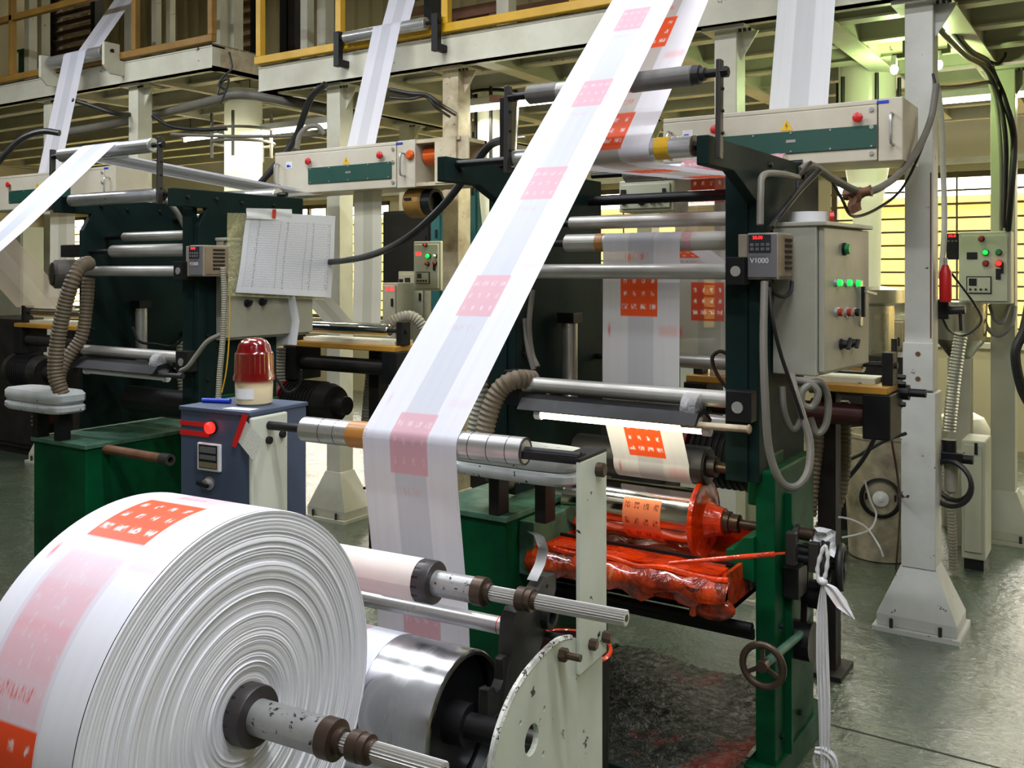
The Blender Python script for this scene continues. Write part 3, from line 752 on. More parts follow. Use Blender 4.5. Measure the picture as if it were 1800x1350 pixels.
# ------------------------------------------------------------------ overhead guide rollers on the platform edges
def guide_roller(pa, pya, pb, pyb, y, r, lab, plates, wide):
    a, b = aY(pa, pya, y), aY(pb, pyb, y); z = (a.z + b.z) / 2
    t_ = thing('guide_roller', lab, 'roller', ((a.x + b.x) / 2, y, z))
    part('roller_shell', MB().roller((a.x, y, z), (b.x, y, z), r), STEEL, t_)
    part('axle', MB().cyl((a.x - 0.07, y, z), (b.x + 0.09, y, z), 0.012, n=12), BLACK, t_)
    for x in (a.x - 0.06, b.x + 0.07):
        if wide:
            m_ = MB().prism([(x - 0.015, y - 0.06, z + 0.06), (x - 0.015, y + 0.07, z + 0.06), (x - 0.015, y + 0.07, z - 0.06), (x - 0.015, 4.45, z - 0.06), (x - 0.015, 4.45, z - 0.17), (x - 0.015, y + 0.0, z - 0.17), (x - 0.015, y - 0.06, z - 0.11)], (0.03, 0, 0))
        else:
            m_ = MB().box(x - 0.022, x + 0.022, y - 0.02, y + 0.02, z - 0.17, z + 0.045).box(x - 0.02, x + 0.02, y + 0.02, 4.45, z - 0.165, z - 0.125)
        br = part('bracket', m_, plates, t_, smooth=False, bevel=0.002)
        part('bolt', MB().cyl((x + 0.012, y, z), (x + 0.03, y, z), 0.014, n=8), BLACK, br)
    return a.x, b.x, z
ga = guide_roller(90, 111, 184, 92, 4.34, 0.05, 'steel guide roller on white plates at the upper left platform edge', CREAM, True)
gb = guide_roller(607, 63, 750, 45, 4.37, 0.036, 'steel guide roller on black brackets below the yellow railing', BLACK, False)

# unprinted webs running down from them into the dryers
def web(name, lab, mat, pts, xa, xb, v0=0.0, cat='film', M=None):
    A = [(xa, y, z) for y, z in pts]; B = [(xb, y, z) for y, z in pts]
    return solo(name, MB(M).sheet(A, B, v0=v0, nu=10), mat, lab, cat)
def arc(cy, cz, r, a0, a1, n=10):
    return [(cy + r * math.cos(math.radians(a0 + (a1 - a0) * i / n)), cz + r * math.sin(math.radians(a0 + (a1 - a0) * i / n))) for i in range(n + 1)]
z = gb[2]
xa, xb = aY(654, 58, 4.33).x, aY(703, 52, 4.33).x
web('film_web', 'unprinted white film web running over the black bracketed guide roller', FILM_PLAIN, [(5.2, z + 2.1)] + arc(4.37, z, 0.037, 20, 185) + [(4.10, 2.27), (4.10, 2.1)], xa, xb)
z = ga[2]
xa, xb = aY(113, 107, 4.3).x, aY(152, 99, 4.3).x
web('film_web', 'unprinted white film web running over the upper left guide roller', FILM_PLAIN, [(5.4, z + 1.56)] + arc(4.34, z, 0.051, 35, 185) + [(4.08, 2.29), (4.08, 2.1)], xa, xb)
xa, xb = aY(1349, 187, 4.12).x, aY(1453, 180, 4.12).x
web('film_web', 'wide unprinted white film web dropping into the right dryer', FILM_PLAIN, [(4.4, 3.35), (4.13, 2.26), (4.13, 2.1)], xa, xb)

# ------------------------------------------------------------------ long dryers on the front columns
WARN = paint('warning_mark', (30, 24, 10), 0.5, dirt=0.0)
def dryer(x0, x1, xe, y0, y1, z0, z1, lab, gp, endbox, stk):
    t_ = thing('film_dryer', lab, 'dryer', ((x0 + xe) / 2, (y0 + y1) / 2, z0), 'long film dryers on the columns')
    part('body', MB().box(x0, x1, y0, y1, z0, z1 - 0.02).box(x0, x1, y0, y0 + 0.05, z1 - 0.02, z1).box(x0, x1, y1 - 0.1, y1, z1 - 0.02, z1), BEIGE, t_, smooth=False, bevel=0.004)
    gpan = part('green_panel', MB().box(gp[0], gp[1], y0 - 0.006, y0 + 0.002, z0 + 0.05, z0 + 0.143), PANELG, t_, smooth=False, bevel=0.002, label='dark green cover panel')
    for i in range(5):
        for zz in (z0 + 0.058, z0 + 0.135):
            x = gp[0] + 0.02 + (gp[1] - gp[0] - 0.04) * i / 4
            part('screw', MB().cyl((x, y0 - 0.009, zz), (x, y0 - 0.005, zz), 0.004, n=8), STEEL, gpan)
    part('nameplate', MB().box((gp[0] + gp[1]) / 2 - 0.02, (gp[0] + gp[1]) / 2 + 0.02, y0 - 0.008, y0 - 0.005, z0 + 0.095, z0 + 0.107), STEEL, gpan)
    for x in (x0 + 0.04, x1 + 0.06):
        hd = MB().tube([(x, y0, z0 + 0.06), (x, y0 - 0.035, z0 + 0.065), (x, y0 - 0.04, z0 + 0.12), (x, y0 - 0.035, z0 + 0.175), (x, y0, z0 + 0.18)], 0.006, 8, 4)
        part('handle', hd, STEEL, t_)
    for x in (gp[0] + 0.015, gp[1] - 0.07):
        kn = MB().lathe((x, y0 - 0.03, z1 - 0.07), (0, 1, 0), [(0, 0.014), (0.004, 0.021), (0.012, 0.021), (0.014, 0.008), (0.03, 0.006)], 8)
        part('valve_knob', kn, REDP, t_, label='small red valve knob')
    x = (gp[0] + gp[1]) / 2 - 0.02
    st = part('warning_sticker', MB().prism([(x - 0.026, y0 - 0.0015, z0 + 0.148), (x + 0.026, y0 - 0.0015, z0 + 0.148), (x, y0 - 0.0015, z0 + 0.192)], (0, 0.001, 0)), YSTICK, t_, smooth=False, label='yellow triangular warning sticker')
    part('lightning_mark', MB().prism([(x - 0.002, y0 - 0.0022, z0 + 0.155), (x + 0.006, y0 - 0.0022, z0 + 0.169), (x - 0.001, y0 - 0.0022, z0 + 0.168), (x + 0.002, y0 - 0.0022, z0 + 0.182), (x - 0.006, y0 - 0.0022, z0 + 0.167), (x + 0.001, y0 - 0.0022, z0 + 0.168)], (0, 0.0006, 0)), WARN, st, smooth=False)
    x = x0 + 0.12
    sg = part('info_sticker', MB().box(x - 0.025, x + 0.025, y0 - 0.0015, y0, z1 - 0.1, z1 - 0.06), WHITEP, t_, smooth=False)
    part('info_mark', MB().box(x - 0.018, x + 0.006, y0 - 0.0022, y0 - 0.0015, z1 - 0.093, z1 - 0.078), BLUEP, sg, smooth=False)
    part('info_mark', MB().box(x + 0.009, x + 0.016, y0 - 0.0022, y0 - 0.0015, z1 - 0.093, z1 - 0.085), BLACK, sg, smooth=False)
    part('blue_label', MB().box(x1 + 0.0, x1 + 0.045, y0 - 0.0015, y0 + 0.001, z1 - 0.018, z1 - 0.008), BLUEP, t_, smooth=False)
    part('end_box', MB().box(x1 + 0.004, min(xe, x1 + 0.13), y0 + 0.002, y1, z0 - 0.005, z1 + 0.002), BEIGE, t_, smooth=False, bevel=0.004)
    for zz in (z0 + 0.03, z1 - 0.04, z1 - 0.11):
        part('screw', MB().cyl((x1 - 0.02, y0 - 0.008, zz), (x1 - 0.02, y0 + 0.001, zz), 0.009, n=10), STEEL, t_)
    if endbox:
        part('end_frame', MB().box(x1 + 0.13, xe, y0 + 0.01, y1, z1 - 0.02, z1).box(x1 + 0.13, xe, y0 + 0.01, y1, z0, z0 + 0.02).box(xe - 0.16, xe - 0.02, y0 + 0.005, y0 + 0.02, z0 + 0.01, z1).box(x1 + 0.13, xe, y1 - 0.02, y1, z0, z1), RUSTY, t_, smooth=False)
        part('cover_disc', MB().cyl((xe - 0.10, y0 + 0.003, z0 + 0.09), (xe - 0.10, y0 + 0.008, z0 + 0.09), 0.022, n=18), BLACK, t_)
        part('indicator', MB().lathe((x1 + 0.10, y0 - 0.02, z1 - 0.08), (0, 1, 0), [(0, 0.018), (0.01, 0.026), (0.03, 0.026)], 18), ORANGEP, t_)
        part('motor_drum', MB().cyl((x1 + 0.14, y0 + 0.1, z1 - 0.08), (xe - 0.18, y0 + 0.1, z1 - 0.08), 0.05, n=18), ORANGEP, t_)
        part('lug', MB().box(xe - 0.02, xe + 0.05, y0 + 0.02, y0 + 0.03, z1 - 0.12, z1), RUSTY, t_, smooth=False)
    return t_
dryer(-1.80, -0.872, -0.775, 4.0, 4.32, 2.04, 2.285, 'long beige film dryer with green panel above the right press', (-1.56, -0.872), False, 0)
dryer(-4.31, -3.37, -2.95, 4.0, 4.26, 2.05, 2.30, 'long beige film dryer with rusty open end in the middle', (-4.03, -3.40), True, 0)
dryer(-7.60, -6.0, -5.85, 4.0, 4.26, 2.06, 2.32, 'long beige film dryer at far left behind the slanting web', (-7.2, -6.4), False, 0)

# ------------------------------------------------------------------ blown film bubbles with their cages
def bubble(px, d, prof, lab, cage_z, cr, dark=BLACK):
    c = aD(px, 475, d); x, y = c.x, c.y
    t_ = thing('film_bubble', lab, 'film bubble', (x, y, 0), 'blown film bubbles in the extruder towers')
    z0 = prof[0][0]
    part('bubble_skin', MB().lathe((x, y, 0), (0, 0, 1), [(z, r) for z, r in prof], 28, cap=False), BUBBLE, t_)
    part('die_head', MB().lathe((x, y, 0), (0, 0, 1), [(z0 - 0.42, 0.16), (z0 - 0.12, 0.16), (z0 - 0.1, 0.22), (z0 - 0.02, 0.22), (z0, prof[0][1] + 0.01)], 24), STAINLESS, t_)
    part('extruder_stand', MB().box(x - 0.25, x + 0.25, y - 0.2, y + 0.2, 0, z0 - 0.42), GRIME, t_, smooth=False)
    cg = thing('bubble_cage', 'ring and posts caging the ' + lab, 'cage', (x, y, cage_z[0]), 'cages around the film bubbles')
    for z in cage_z:
        part('cage_ring', MB().torus((x, y, z), (0, 0, 1), cr, 0.011, 32, 8), dark, cg)
    for a in (20, 100, 170, 235, 300):
        q = (x + cr * math.cos(math.radians(a)), y + cr * math.sin(math.radians(a)))
        part('cage_post', MB().cyl((q[0], q[1], cage_z[0] - 0.12), (q[0], q[1], 2.80), 0.012, n=8), dark, cg)
    return x, y
bubble(428, 7.4, [(1.3, 0.10), (1.55, 0.12), (1.8, 0.14), (2.2, 0.143), (2.99, 0.143)], 'bright film bubble left of the middle dryer', (2.58, 2.68), 0.235, CABLEG)
bubble(866, 6.4, [(1.45, 0.05), (1.8, 0.06), (2.05, 0.085), (2.3, 0.102), (2.78, 0.102)], 'narrow film bubble behind the long slanting web', (2.25, 2.78), 0.16)
bubble(1524, 6.0, [(1.5, 0.08), (1.98, 0.086), (2.24, 0.13), (2.45, 0.168), (2.95, 0.17)], 'greenish film bubble behind the right dryer', (2.45, 2.93), 0.19)
for px, py, d in ((1572, 122, 5.35), (1650, 114, 5.3)):
    p = aD(px, py, d)
    t_ = thing('bulb_lamp', 'small greenish bulb lamp %s the grey white column' % ('left of' if px < 1600 else 'right of'), 'lamp', (p.x, p.y, p.z), 'bulb lamps under the right platform')
    t1 = part('bulb', MB().ball(p, 0.022, 12, 8, (1, 1, 1.25)), E_TUBE, t_)
    part('socket', MB().cyl((p.x, p.y, p.z + 0.022), (p.x, p.y, p.z + 0.075), 0.018, n=12), WHITEP, t_)
    part('bracket', MB().box(p.x - 0.01, p.x + 0.06, p.y - 0.01, p.y + 0.01, p.z + 0.06, p.z + 0.085).box(p.x + 0.045, p.x + 0.06, p.y - 0.01, p.y + 0.01, p.z + 0.085, 2.966), DSTEEL, t_, smooth=False)
    l = bpy.data.lights.new('bulb_lamp_light', 'POINT'); l.energy = 7; l.color = (0.72, 1.0, 0.42); l.shadow_soft_size = 0.03
    lo = bpy.data.objects.new('bulb_lamp_light', l); lo.location = (0, 0, -0.06); COL.objects.link(lo); lo.parent = t_
# ================================================================== THE PRINTING PRESSES
def bolt(name, p, ax, r, h, mat, parent, n=6):
    return part(name, MB().lathe(p, ax, [(0, r), (h * 0.85, r), (h, r * 0.8)], n), mat, parent)
def press(dx, ay, atz, lab, right):
    t_ = thing('printing_press', lab, 'printing press', (-1.4 + dx, 3.1, 0))
    P = lambda y, z, x: (x + dx, y, z)
    prof = [(ay - 0.03, 1.965), (3.5, 1.965), (3.5, 1.72), (3.32, 1.6), (3.32, 0.95), (2.85, 0.95), (2.85, 1.80), (ay + 0.16, 1.885), (ay - 0.03, 1.885)]
    # two side frames
    fr = part('side_frame', MB().prism([(-1.0 + dx, y, z) for y, z in prof], (0.035, 0, 0)), DGREEN, t_, smooth=False, bevel=0.003)
    profl = prof[:2] + [(3.5, 0.8), (2.85, 0.8)] + prof[6:]
    fl = part('side_frame', MB().prism([(-1.885 + dx, y, z) for y, z in profl], (0.035, 0, 0)), DGREEN, t_, smooth=False, bevel=0.003)
    for y, z in ((ay + 0.05, 1.93), (2.95, 1.93), (3.1, 1.92), (3.3, 1.92), (2.9, 1.3), (2.9, 1.1)):
        bolt('bolt', (-0.965 + dx, y, z), X_, 0.009, 0.010, BLACK, fr)
        bolt('bolt', (-1.85 + dx, y, z), X_, 0.009, 0.010, BLACK, fl)
    part('stiffener', MB().box(-1.07 + dx, -1.0 + dx, 2.845, 2.87, 0.95, 1.95), DGREEN, fr, smooth=False)
    if right: part('stiffener', MB().box(-1.96 + dx, -1.885 + dx, 2.845, 2.87, 0.95, 1.95), DGREEN, fl, smooth=False)
    # green legs
    lg = part('leg', MB().box(-0.987 + dx, -0.926 + dx, 2.88, 3.30, 0.0, 0.98), PGREEN, t_, smooth=False, bevel=0.005)
    part('foot_rail', MB().box(-1.01 + dx, -0.915 + dx, 2.84, 3.42, 0.0, 0.085), PGREEN, lg, smooth=False, bevel=0.004)
    part('rib', MB().box(-0.926 + dx, -0.905 + dx, 2.98, 3.0, 0.085, 0.9), PGREEN, lg, smooth=False)
    for y, z in ((2.93, 0.16), (3.12, 0.16), (2.93, 0.5)):
        bolt('bolt', (-0.926 + dx, y, z), X_, 0.009, 0.012, DGREEN, lg)
    part('bearing_arm', MB().prism([(-1.075 + dx, 2.86, 0.66), (-0.985 + dx, 2.86, 0.64), (-0.985 + dx, 2.86, 0.78), (-1.02 + dx, 2.86, 0.775), (-1.05 + dx, 2.86, 0.735), (-1.075 + dx, 2.86, 0.73)], (0, 0.1, 0)), PGREEN, lg, smooth=False, bevel=0.003)
    gx0, gx1 = (-2.06, -1.74) if right else (-1.9, -1.47)
    lb = part('leg', MB().box(gx0 + dx, gx1 + dx, 2.62, 3.35, 0.0, 0.77), PGREEN, t_, smooth=False, bevel=0.006)
    part('bed_top', MB().box(gx0 - 0.01 + dx, gx1 + 0.01 + dx, 2.61, 3.36, 0.77, 0.79), MGREEN, lb, smooth=False, bevel=0.003)
    if dx == 0: part('gib', MB().box(-1.74 + dx, -1.68 + dx, 2.70, 2.98, 0.58, 0.76), MGREEN, lb, smooth=False, bevel=0.004)
    # cross members
    part('cross_beam', MB().box(-1.85 + dx, -1.0 + dx, 3.26, 3.32, 0.52, 0.62), PGREEN, t_, smooth=False, bevel=0.004)
    part('tie_bar', MB().cyl(P(3.4, 1.88, -1.85), P(3.4, 1.88, -1.0), 0.02), BLACK, t_)
    part('lower_rod', MB().cyl(P(2.86, 0.50, -1.74), P(2.86, 0.50, -0.99), 0.016), BLACK, t_)
    part('rack_strip', MB().box(-1.74 + dx, -0.99 + dx, 2.87, 2.885, 0.46, 0.49), BLACK, t_, smooth=False)
    # rollers
    def rol(xa, xb, y, z, r, mat=ALU, ax=0.012, name='roller', lo=-1.85, hi=-1.0, cap=None):
        o = part(name, MB().roller(P(y, z, xa), P(y, z, xb), r), mat, t_)
        part('axle', MB().cyl(P(y, z, lo), P(y, z, hi), ax, n=12), BLACK, o)
        if cap: part('end_cap', MB().cyl(P(y, z, xb - 0.002), P(y, z, xb + 0.004), r * 0.96, n=24), cap, o)
        return o
    rol(-1.70, -1.02, 2.98, 1.768, 0.0235)
    rol(-1.665, -1.07, 2.89, 1.694, 0.0305, cap=BLACK)
    r3 = rol(-1.80, -1.03, 2.80, 1.596, 0.0245)
    part('bearing_block', MB().box(-1.045 + dx, -0.985 + dx, 2.775, 2.855, 1.555, 1.64), BLACK, r3, smooth=False, bevel=0.003)
    part('bearing_cap', MB().cyl(P(2.773, 1.597, -1.012), P(2.777, 1.597, -1.012), 0.016, n=18), STEEL, r3)
    r4 = rol(-1.80, -1.045, 2.82, 1.203, 0.0265)
    part('bearing_block', MB().box(-1.05 + dx, -0.97 + dx, 2.79, 2.87, 1.14, 1.235), BLACK, r4, smooth=False, bevel=0.003)
    part('bearing_cap', MB().cyl(P(2.788, 1.185, -1.012), P(2.792, 1.185, -1.012), 0.018, n=18), STEEL, r4)
    part('bearing_block', MB().box(-1.86 + dx, -1.795 + dx, 2.79, 2.87, 1.13, 1.25), BLACK, r4, smooth=False, bevel=0.003)
    rol(-1.70, -1.06, 3.42, 1.983, 0.036, STEEL)
    rol(-1.70, -1.06, 3.45, 1.25, 0.025, ALU)
    # roller carried on the forward arms, and the top roller on its links
    rol(-1.62 if right else -1.82, -1.03 if right else -1.12, ay + 0.03, 1.945, 0.031, STEEL, cap=BROWNM)
    xe0, xe1 = (-1.555, -1.02) if right else (-1.86, -1.14)
    tr_ = rol(xe0, xe1, ay, atz, 0.0275 if right else 0.033, ALU if right else STEEL, name='top_roller', lo=xe0 - 0.08, hi=-0.93 if right else -1.08)
    if right:
        part('rubber_end', MB().lathe(P(ay, atz, xe1), X_, [(0, 0.0275), (0.02, 0.026), (0.022, 0.019), (0.034, 0.018), (0.036, 0.012)], 18), RUBBER, tr_)
        parts('sleeve', [MB().roller(P(ay, atz, xe0), P(ay, atz, xe0 + 0.11), 0.029), MB().roller(P(ay, atz, xe1 - 0.19), P(ay, atz, xe1 - 0.001), 0.029)], GRIME_GREY, tr_)
    for x in (-0.945 if right else -1.09, xe0 - 0.075):
        lk = part('link', MB().bar(P(ay - 0.005, 1.90, x), P(ay, atz + 0.035, x), 0.028, 0.014, (1, 0, 0)), DSTEEL, t_, smooth=False, bevel=0.003)
        bolt('bolt', P(ay, atz, x + 0.005), X_, 0.016, 0.02, BLACK, lk)
        for z in (1.97, 2.03, 2.09):
            bolt('bolt', P(ay, z, x + 0.006), X_, 0.005, 0.006, BLACK, lk)
    # impression roller and steel backing roller in the print nip
    im = part('impression_roller', MB().roller(P(3.0, 0.952, -1.68), P(3.0, 0.952, -1.185), 0.064), RUBBER, t_)
    part('end_disc', MB().lathe(P(3.0, 0.952, -1.187), X_, [(0, 0.060), (0.004, 0.058), (0.005, 0.036), (0.03, 0.034)], 24), DSTEEL, im)
    part('shaft', MB().cyl(P(3.0, 0.952, -1.157), P(3.0, 0.952, -0.99), 0.017), BROWNM, im)
    part('bearing_block', MB().box(-1.03 + dx, -0.96 + dx, 2.93, 3.08, 0.86, 1.02), PGREEN, im, smooth=False, bevel=0.006)
    part('bearing_flange', MB().lathe(P(2.925, 0.952, -1.03) if False else P(3.0, 0.952, -1.045), X_, [(0, 0.03), (0.015, 0.03)], 18), DSTEEL, im)
    rol(-1.70, -1.07, 3.08, 1.085, 0.026, STEEL, cap=BLACK)
    # air cylinders
    for x, y in ((-1.80, 3.15), (-1.03, 3.05)):
        cy = part('air_cylinder', MB().cyl(P(y, 1.10, x), P(y, 1.40, x), 0.03, n=20), STEEL, t_)
        part('cylinder_head', MB().box(x - 0.036 + dx, x + 0.036 + dx, y - 0.036, y + 0.036, 1.40, 1.44), BLACK, cy, smooth=False, bevel=0.003)
        part('cylinder_foot', MB().box(x - 0.036 + dx, x + 0.036 + dx, y - 0.036, y + 0.036, 1.06, 1.10), BLACK, cy, smooth=False, bevel=0.003)
    return t_
GRIME_GREY = paint('grey_tape', (104, 102, 98), 0.5, dirt=0.4, dirtcol=(60, 58, 54), dscale=10)
PR = press(0.0, 2.47, 2.135, 'dark green printing press at right with orange ink tray and lit lamp', True)
PL = press(-2.6, 2.74, 2.168, 'dark green printing press at left behind the blue box, its lamp off', False)
DX = -2.6; DXC = -2.70

# ------------------------------------------------------------------ printed film through the right press
FX0, FX1 = -1.505, -1.228
FPF = film('press_film', v0=0.02, base=(222, 222, 226), stripe=(200, 202, 208), trans=0.35, alpha=0.97, pu=(0.24, 0.72), pl=0.15, per=0.49)
pts = [(3.40, 1.60), (3.0, 1.70)] + arc(2.89, 1.694, 0.0312, 70, 180, 10)
pts += [(2.858, 1.5), (2.856, 1.3), (2.857, 1.12)]
pts += arc(3.0, 0.952, 0.0655, 172, 258, 10)
n0 = len(pts)
# distance along to the top edge of the panel just under the third roller
ln = 0; q = []
for i, p in enumerate(pts):
    if i: ln += math.hypot(p[0] - pts[i - 1][0], p[1] - pts[i - 1][1])
    q.append(ln)
def v_at(z):
    for i in range(1, len(pts)):
        if pts[i - 1][1] >= z >= pts[i][1] and i > 12:
            return q[i - 1] + (q[i] - q[i - 1]) * (pts[i - 1][1] - z) / (pts[i - 1][1] - pts[i][1])
FPF.node_tree  # panel phase is set through the start value below
z_top = aY(1120, 476, 2.857).z
web('printed_film_web', 'printed film hanging down the front of the right press', FPF, pts, FX0, FX1, v0=0.02 - v_at(z_top))
# the same film where it climbs behind the press, towards the arm roller and up to the tower
FPB = film('press_film_rear_shaded', v0=0.0, base=(168, 165, 160), stripe=(150, 150, 146), trans=0.3, alpha=0.93, pu=(0.24, 0.72), pl=0.15, ink=(196, 62, 34), per=0.45)  # darker copy of the press film: rear shade put into base and ink
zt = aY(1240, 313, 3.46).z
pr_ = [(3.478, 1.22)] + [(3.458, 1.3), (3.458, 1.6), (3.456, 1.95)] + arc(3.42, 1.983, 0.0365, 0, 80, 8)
web('printed_film_web', 'shade-darkened printed film climbing at the back of the right press', FPB, list(reversed(pr_)), FX0, FX1, v0=-(0.0365 * math.radians(80) + 0.033 + 1.95 - aY(1225, 495, 3.458).z))
FP2 = film('tower_film', v0=0.0, base=(230, 228, 232), stripe=(196, 188, 178), trans=0.3, pu=(0.18, 0.69), pl=0.16, su=(0.30, 0.66), per=0.47)
xa2, xb2 = -1.435, -1.155
pts2 = [(3.42, 1.945), (2.6, 1.91)] + list(reversed(arc(2.50, 1.945, 0.0318, 135, 280, 12))) + [(2.63, 2.138), (2.92, 2.47), (3.9, 3.60)]
L2 = math.hypot(3.9 - 2.92, 3.60 - 2.47) + math.hypot(0.29, 0.332) + 0.09   # from the tower end down to the top of the lower panel
web('printed_film_web', 'printed film with orange panels rising from the press arm roller', FP2, list(reversed(pts2)), xa2, xb2, v0=-L2)
PINKW = clear('pink_plastic_wrap', (214, 160, 168), 0.55)
# yellow tape band and wrap on the arm roller
part('tape_band', MB().roller((-1.145, 2.50, 1.945), (-1.095, 2.50, 1.945), 0.0322), YELLOW, PR, label='yellow tape band')
part('tape_band', MB().roller((-1.545, 2.89, 1.694), (-1.508, 2.89, 1.694), 0.0315), TAPE, PR, label='brown tape band')
part('tape_band', MB().roller((-1.226, 2.89, 1.694), (-1.19, 2.89, 1.694), 0.0315), PINKW, PR, label='reddish tape band')
part('plastic_wrap', MB().tube([(-1.45, 3.42, 1.983), (-1.3, 3.42, 1.985), (-1.15, 3.42, 1.983), (-1.06, 3.42, 1.983)], 0.039, 18, 6, rag=0.06), PINKW, PR, label='ink stained clear wrap')
part('tape_band', MB().roller((-1.155, 3.42, 1.983), (-1.135, 3.42, 1.983), 0.041), REDT, PR, label='red tape band')

# ------------------------------------------------------------------ gravure cylinder, ink disc, tray
GC = thing('gravure_cylinder', 'polished gravure cylinder with orange panel and ink covered disc', 'print cylinder', (-1.4, 3.0, 0.68))
part('cylinder_body', MB().roller((-1.70, 3.0, 0.776), (-1.205, 3.0, 0.776), 0.094, 48, 0.003), CHROME, GC)
part('shaft', MB().cyl((-1.86, 3.0, 0.776), (-1.70, 3.0, 0.776), 0.022), STEEL, GC)
sh = part('shaft', MB().lathe((-1.14, 3.0, 0.776), X_, [(0, 0.036), (0.03, 0.036), (0.032, 0.03), (0.06, 0.03), (0.062, 0.016), (0.25, 0.016), (0.252, 0.02), (0.30, 0.02)], 24), BROWNM, GC)
part('collar', MB().lathe((-0.90, 3.0, 0.776), X_, [(0, 0.016), (0.002, 0.027), (0.016, 0.027), (0.018, 0.016)], 20), DSTEEL, sh)
part('ink_disc', MB().lathe((-1.215, 3.0, 0.776), X_, [(0, 0.09), (0.004, 0.128), (0.014, 0.131), (0.020, 0.128), (0.024, 0.10), (0.022, 0.085), (0.032, 0.06), (0.062, 0.048), (0.085, 0.044), (0.088, 0.03)], 40), INK, GC, label='disc covered in wet orange ink')
ENG = film('engraved_panel', v0=0.0, base=(226, 130, 92), stripe=(226, 130, 92), trans=0.0, pu=(0.0, 1.0), pl=0.22, ink=(228, 128, 88))
t = NT('engraved_panel_ink'); uvn = t.node('ShaderNodeUVMap'); sp = t.node('ShaderNodeSeparateXYZ'); t.l.new(uvn.outputs[0], sp.inputs[0])
gu = t.m('MULTIPLY', sp.outputs[0], 4.0); gv = t.m('MULTIPLY', sp.outputs[1], 19.0)
cell = t.m('MULTIPLY', t.m('LESS_THAN', t.m('ABSOLUTE', t.m('SUBTRACT', t.m('FRACT', gu), 0.5)), 0.26), t.m('LESS_THAN', t.m('ABSOLUTE', t.m('SUBTRACT', t.m('FRACT', gv), 0.5)), 0.20))
cell = t.m('MULTIPLY', cell, t.ramp(t.noise(1.0, 2, t.scalev(uvn.outputs[0], (26, 90, 1))), 0.42, 0.55))
t.seth(Base_Color=t.mix(t.m('MULTIPLY', cell, 0.8), srgb(232, 132, 88), srgb(84, 52, 40)), Roughness=0.25, Metallic=0.35)
ENGM = t.mat
xe_a, xe_b = aY(1097, 900, 2.92).x, aY(1163, 905, 2.92).x
ar = arc(3.0, 0.776, 0.0947, 142, 262, 20)
part('engraved_panel', MB().sheet([(xe_a, y, z) for y, z in ar], [(xe_b, y, z) for y, z in ar], nu=6), ENGM, GC, label='salmon coloured engraved panel')

TRY = thing('ink_tray', 'wet orange ink tray wrapped in stained plastic under the cylinder', 'ink tray', (-1.33, 2.97, 0.56))
def lip(x0, x1, y0, y1, z0, z1, seg=18, amp=0.012):
    """tray wall with a slack plastic wrap: wavy bottom edge and bulging front"""
    mb = MB(); vs = []; rows = 6
    for j in range(rows + 1):
        for i in range(seg + 1):
            s = i / seg; x = x0 + (x1 - x0) * s; y = y0 + (y1 - y0) * s
            h = j / rows; z = z1 + (z0 - z1) * h
            wob = math.sin(i * 2.1 + j) * 0.5 + math.sin(i * 0.9 + 2) * 0.5
            yy = y - 0.028 * math.sin(h * PI * 0.8) + amp * wob * h
            zz = z + (random.uniform(-1, 1) * 0.022 if j == rows else 0) + amp * 0.7 * math.sin(i * 1.3 + 3 * h) * h
            vs.append((x, yy, zz))
    mb.add(vs, [(j * (seg + 1) + i, (j + 1) * (seg + 1) + i, (j + 1) * (seg + 1) + i + 1, j * (seg + 1) + i + 1) for j in range(rows) for i in range(seg)])
    return mb
tx0, tx1, ty0, ty1, tz = -1.69, -1.02, 2.72, 3.22, 0.675
part('tray_pan', MB().box(tx0, tx1, ty0, ty1, tz - 0.10, tz - 0.085).box(tx0, tx0 + 0.012, ty0, ty1, tz - 0.10, tz).box(tx1 - 0.012, tx1, ty0, ty1, tz - 0.10, tz + 0.02).box(tx0, tx1, ty1 - 0.012, ty1, tz - 0.10, tz + 0.03).box(tx0, tx1, ty0, ty0 + 0.012, tz - 0.10, tz), INK, TRY, smooth=False)
part('front_wrap', lip(tx0 - 0.015, tx1 + 0.012, ty0 - 0.012, ty0 - 0.012, tz - 0.07, tz + 0.002), INKWRAP, TRY)
part('front_rim', MB().tube([(tx0 - 0.01 + (tx1 - tx0 + 0.02) * i / 14, ty0 - 0.004 + 0.005 * math.sin(i * 2.2), tz + 0.003 + 0.005 * math.sin(i * 1.4)) for i in range(15)], 0.011, 8, 4), INK, TRY)
vs = []; nx, ny = 26, 14
for j in range(ny + 1):
    for i in range(nx + 1):
        vs.append((tx0 + 0.012 + (tx1 - tx0 - 0.024) * i / nx, ty0 + 0.012 + (ty1 - ty0 - 0.024) * j / ny, tz - 0.035 + 0.006 * math.sin(i * 0.9 + j) + 0.005 * math.sin(j * 1.7 - i * 0.5) + 0.02 * (1 - j / ny)))
part('ink_surface', MB().add(vs, [(j * (nx + 1) + i, j * (nx + 1) + i + 1, (j + 1) * (nx + 1) + i + 1, (j + 1) * (nx + 1) + i) for j in range(ny) for i in range(nx)]), INK, TRY)
for cx, cz in ((tx1 - 0.03, tz - 0.10), (tx1 - 0.08, tz - 0.135)):
    vs = [(cx + 0.07 * math.cos(a) * (1 + 0.2 * math.sin(3 * a + cx)), ty0 - 0.015 - 0.028 * math.cos(b), cz + 0.05 * math.sin(a) * math.sin(b + 0.6)) for a in [i * PI / 5 for i in range(10)] for b in (0.0, 0.9, 1.6)]
part('gathered_wrap', MB().ball((tx1 - 0.05, ty0 + 0.01, tz - 0.085), 0.05, 14, 9, (1.5, 0.6, 0.8)), INKWRAP, TRY)
dp = aY(1218, 1040, ty0 - 0.01)
